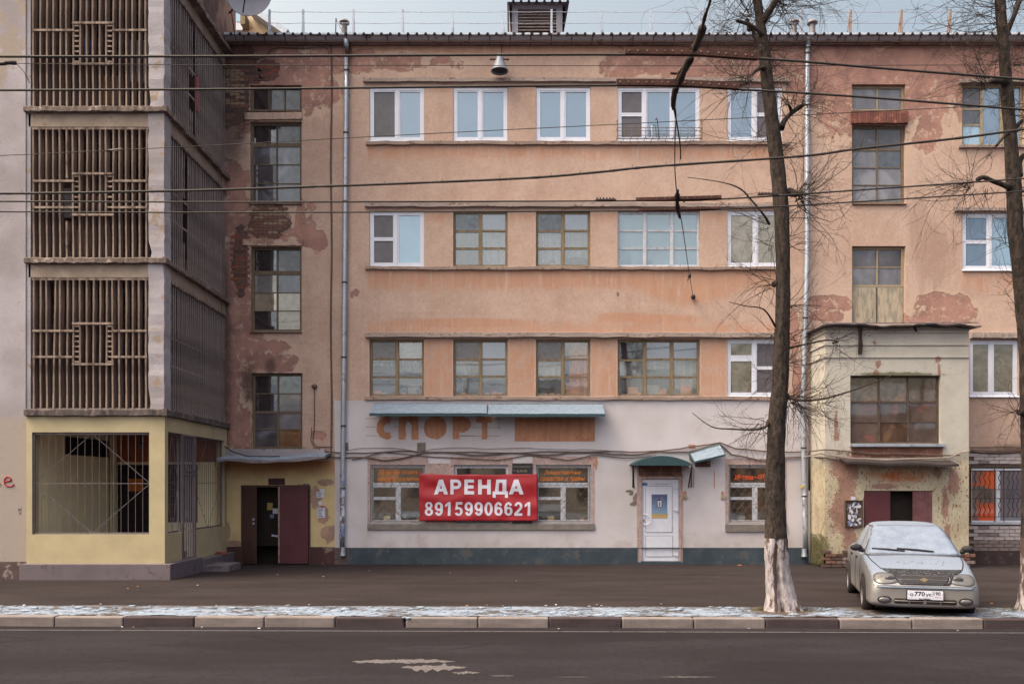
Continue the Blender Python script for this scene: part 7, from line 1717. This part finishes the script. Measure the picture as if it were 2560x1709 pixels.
# headlights: clouded lens with a paler indicator at the outer side
for s in (-1, 1):
    b = MB(); n = 26; rim = []
    for k in range(n):
        a = 2*math.pi*k/n; ca, sa = math.cos(a), math.sin(a); ca = math.copysign(abs(ca)**.72, ca); sa = math.copysign(abs(sa)**.72, sa); x = .56+.185*ca; z = .606+.078*sa*(1+.10*ca)-.004*ca; rim.append((s*min(x, .745), z))
    rows = [[], [], []]
    def hit(x, z): return BV.ray_cast(Vector((x, -1, z)), Vector((0, 1, 0)))[0]
    cx, cz = s*.555, .607; rings = []
    for f, o_ in ((1.0, .002), (.95, .009), (.6, .012), (.2, .013)):
        ring = []
        for x, z in rim:
            p = hit(cx+(x-cx)*f, cz+(z-cz)*f); ring.append(len(b.v)); b.v.append((p.x, p.y-o_, p.z))
        rings.append(ring)
    b.smooth = True
    for i in range(3):
        for k in range(n):
            xm = sum(b.v[q][0] for q in (rings[i][k], rings[i+1][k]))/2; b.cur = 1 if abs(xm) > .625 else 0; b.face((rings[i][k], rings[i][(k+1)%n], rings[i+1][(k+1)%n], rings[i+1][k]))
    b.cur = 0; b.face(rings[3]); o = b.build('headlight', [M['lens'], M['lens_amber']], car)
    k = MB(); k.tube([Vector(b.v[q]) for q in rings[0]]+[Vector(b.v[rings[0][0]])], .007, 4); k.build('lamp_rim', M['trim'], o)
    k = MB(); k.smooth = True; p = hit(s*.50, .6); k.ell((p.x, p.y-.006, p.z), (.085, .016, .058)); k.build('reflector', M['lens_dark'], o)
# bumper: seam, snow lip, intake, fog lamps, plate
line('bumper_seam', [(x*.076, .505 if abs(x) > 5 else .5) for x in range(-10, 11)], BV, (0, 1, 0), .006)
fr('bumper_snow', [(.498, -.70, .70), (.488, -.72, .72), (.474, -.70, .70)], M['frost_glass'], BV, off=.008, nx=30, nz=3)
fr('intake', [(.318, -.44, .44), (.30, -.47, .47), (.25, -.46, .46), (.238, -.43, .43)], M['black'], BV, off=.004, nx=20, nz=5)
b = MB(); b.smooth = True; b.tube([BV.ray_cast(Vector((x*.045, -1, .28)), Vector((0, 1, 0)))[0]+Vector((0, -.016, 0)) for x in range(-10, 11)], .008, 5); b.build('intake_bar', M['paint'], car)
for x in (-.23, 0, .23):
    p = BV.ray_cast(Vector((x, -1, .28)), Vector((0, 1, 0)))[0]; onebox('intake_bar', M['paint'], None, p.x-(.022 if x == 0 else .006), p.x+(.022 if x == 0 else .006), p.y-.014, p.y+.02, .245, .315).parent = car
for s in (-1, 1):
    p = BV.ray_cast(Vector((s*.60, -1, .29)), Vector((0, 1, 0)))[0]; nrm = BV.ray_cast(Vector((s*.60, -1, .29)), Vector((0, 1, 0)))[1]; b = MB(); b.smooth = True; b.ell((p.x, p.y+.004, p.z), (.092, .03, .042), 16, 8); b.build('fog_lamp', M['lens'], car); b = MB(); b.smooth = True; b.tube([BV.ray_cast(Vector((s*.6+.1*math.cos(6.283*k/20), -1, .29+.05*math.sin(6.283*k/20))), Vector((0, 1, 0)))[0]+Vector((0, -.004, 0)) for k in range(21)], .01, 5); b.build('fog_lamp_rim', M['trim'], car)
pl = onebox('number_plate', M['paper'], None, -.262, .262, -.042, -.03, .335, .447); pl.parent = car
k = onebox('plate_frame', M['trim'], None, -.275, .275, -.034, -.02, .31, .458); k.parent = pl
k = onebox('plate_frame', M['paper'], None, -.262, .262, -.040, -.033, .313, .333); k.parent = pl
def ptext(body, x0, x1, z0, z1, m='inkblack', bold=.0, y=-.042): o = text('plate_lettering', body, M[m], None, x0, x1, z0, z1, y, bold=bold, ext=.002); o.parent = pl; return o
ptext('о', -.225, -.175, .362, .405, bold=.02); ptext('770', -.16, -.005, .362, .432, bold=.02); ptext('ус', .005, .095, .352, .405, bold=.02); ptext('190', .122, .222, .378, .436, bold=.02); ptext('RUS', .145, .19, .348, .366); ptext('RUSSIA', -.09, .09, .316, .33, bold=.03, y=-.041)
for a in ((.108, .112, .338, .444),): onebox('plate_rule', M['inkblack'], None, a[0], a[1], -.0435, -.041, a[2], a[3]).parent = pl
onebox('plate_flag', M['red'], None, .198, .24, -.0435, -.041, .35, .355).parent = pl
for x in (-.245, .245): b = MB(); b.lathe([(0, -.002), (.007, 0)], (x, -.042, .392), 8, 'y'); b.build('plate_bolt', M['inkblack'], pl)
# side glass on both sides, door seams, mirrors, wheels
for s in (-1, 1):
    d = (-s, 0, 0)
    patch('side_window', [(.945, 1.36, 2.02), (1.05, 1.42, 2.02), (1.2, 1.6, 2.02), (1.3, 1.82, 2.02), (1.325, 1.92, 2.02)], M['side_glass'], CV, direc=d, off=.004, nx=10, nz=10); patch('side_window', [(.945, 2.09, 2.86), (1.15, 2.09, 2.82), (1.28, 2.09, 2.74), (1.325, 2.09, 2.6)], M['side_glass'], CV, direc=d, off=.004, nx=10, nz=10); patch('window_seal', [(.93, 1.28, 2.95), (1.05, 1.38, 2.92), (1.2, 1.56, 2.88), (1.31, 1.78, 2.8), (1.342, 1.92, 2.64)], M['trim'], CV, direc=d, off=.001, nx=20, nz=12)
    for y in (1.28, 2.06, 2.92):
        P = [BV.ray_cast(Vector((s*2, y, z)), Vector(d)) for z in (.25, .4, .6, .8, .9)]; b = MB(); b.tube([p[0] for p in P if p[0]], .009, 4); b.build('door_gap', M['trim'], car)
    for y in (1.9, 2.75): p = BV.ray_cast(Vector((s*2, y, .8)), Vector(d))[0]; onebox('door_handle', M['trim'], None, p.x-.02, p.x+.02, y-.09, y+.09, .785, .815).parent = car
    b = MB(); b.smooth = True; b.ell((s*.90, 1.30, 1.0), (.105, .06, .058), 16, 10); b.tube([(s*.78, 1.3, .95), (s*.86, 1.3, .965)], .035, 8); b.build('wing_mirror', M['trim'], car)
    for y in (.80, 3.32):
        r = .292; b = MB(); b.smooth = True; sx = s*.78; b.lathe([(r*.62, -.085), (r*.9, -.085), (r, -.06), (r, .06), (r*.9, .085), (r*.62, .085)], (sx, y, r-.01), 26, 'x'); t = b.build('tyre', M['tyre'], car); b = MB(); b.lathe([(0, s*.06), (r*.2, s*.07), (r*.55, s*.05), (r*.63, s*.08)], (sx, y, r-.01), 20, 'x'); b.build('rim', M['zinc_dull'], t)
        patch('wheel_arch', [(.2, y-.36, y+.36), (.32, y-.36, y+.36), (.45, y-.34, y+.34), (.56, y-.25, y+.25), (.62, y-.1, y+.1)], M['black'], BV, direc=d, off=.002, nx=12, nz=8)
onebox('underbody', M['black'], None, -.68, .68, .35, 4., .12, .3).parent = car
# little clear spots where the snow slid off the bonnet
rr = random.Random(4); b = MB(); b.smooth = True
for k in range(16):
    x, y = rr.uniform(-.36, .45), rr.uniform(.48, .68); h = BV.ray_cast(Vector((x, y, 3)), Vector((0, 0, -1)))[0]; b.ell((h.x, h.y, h.z+.001), (rr.uniform(.008, .022), rr.uniform(.006, .016), .003), 7, 4)
b.build('snow_gap', simple('wet paint spot', A(84,86,94)), car)['kind'] = 'stuff'
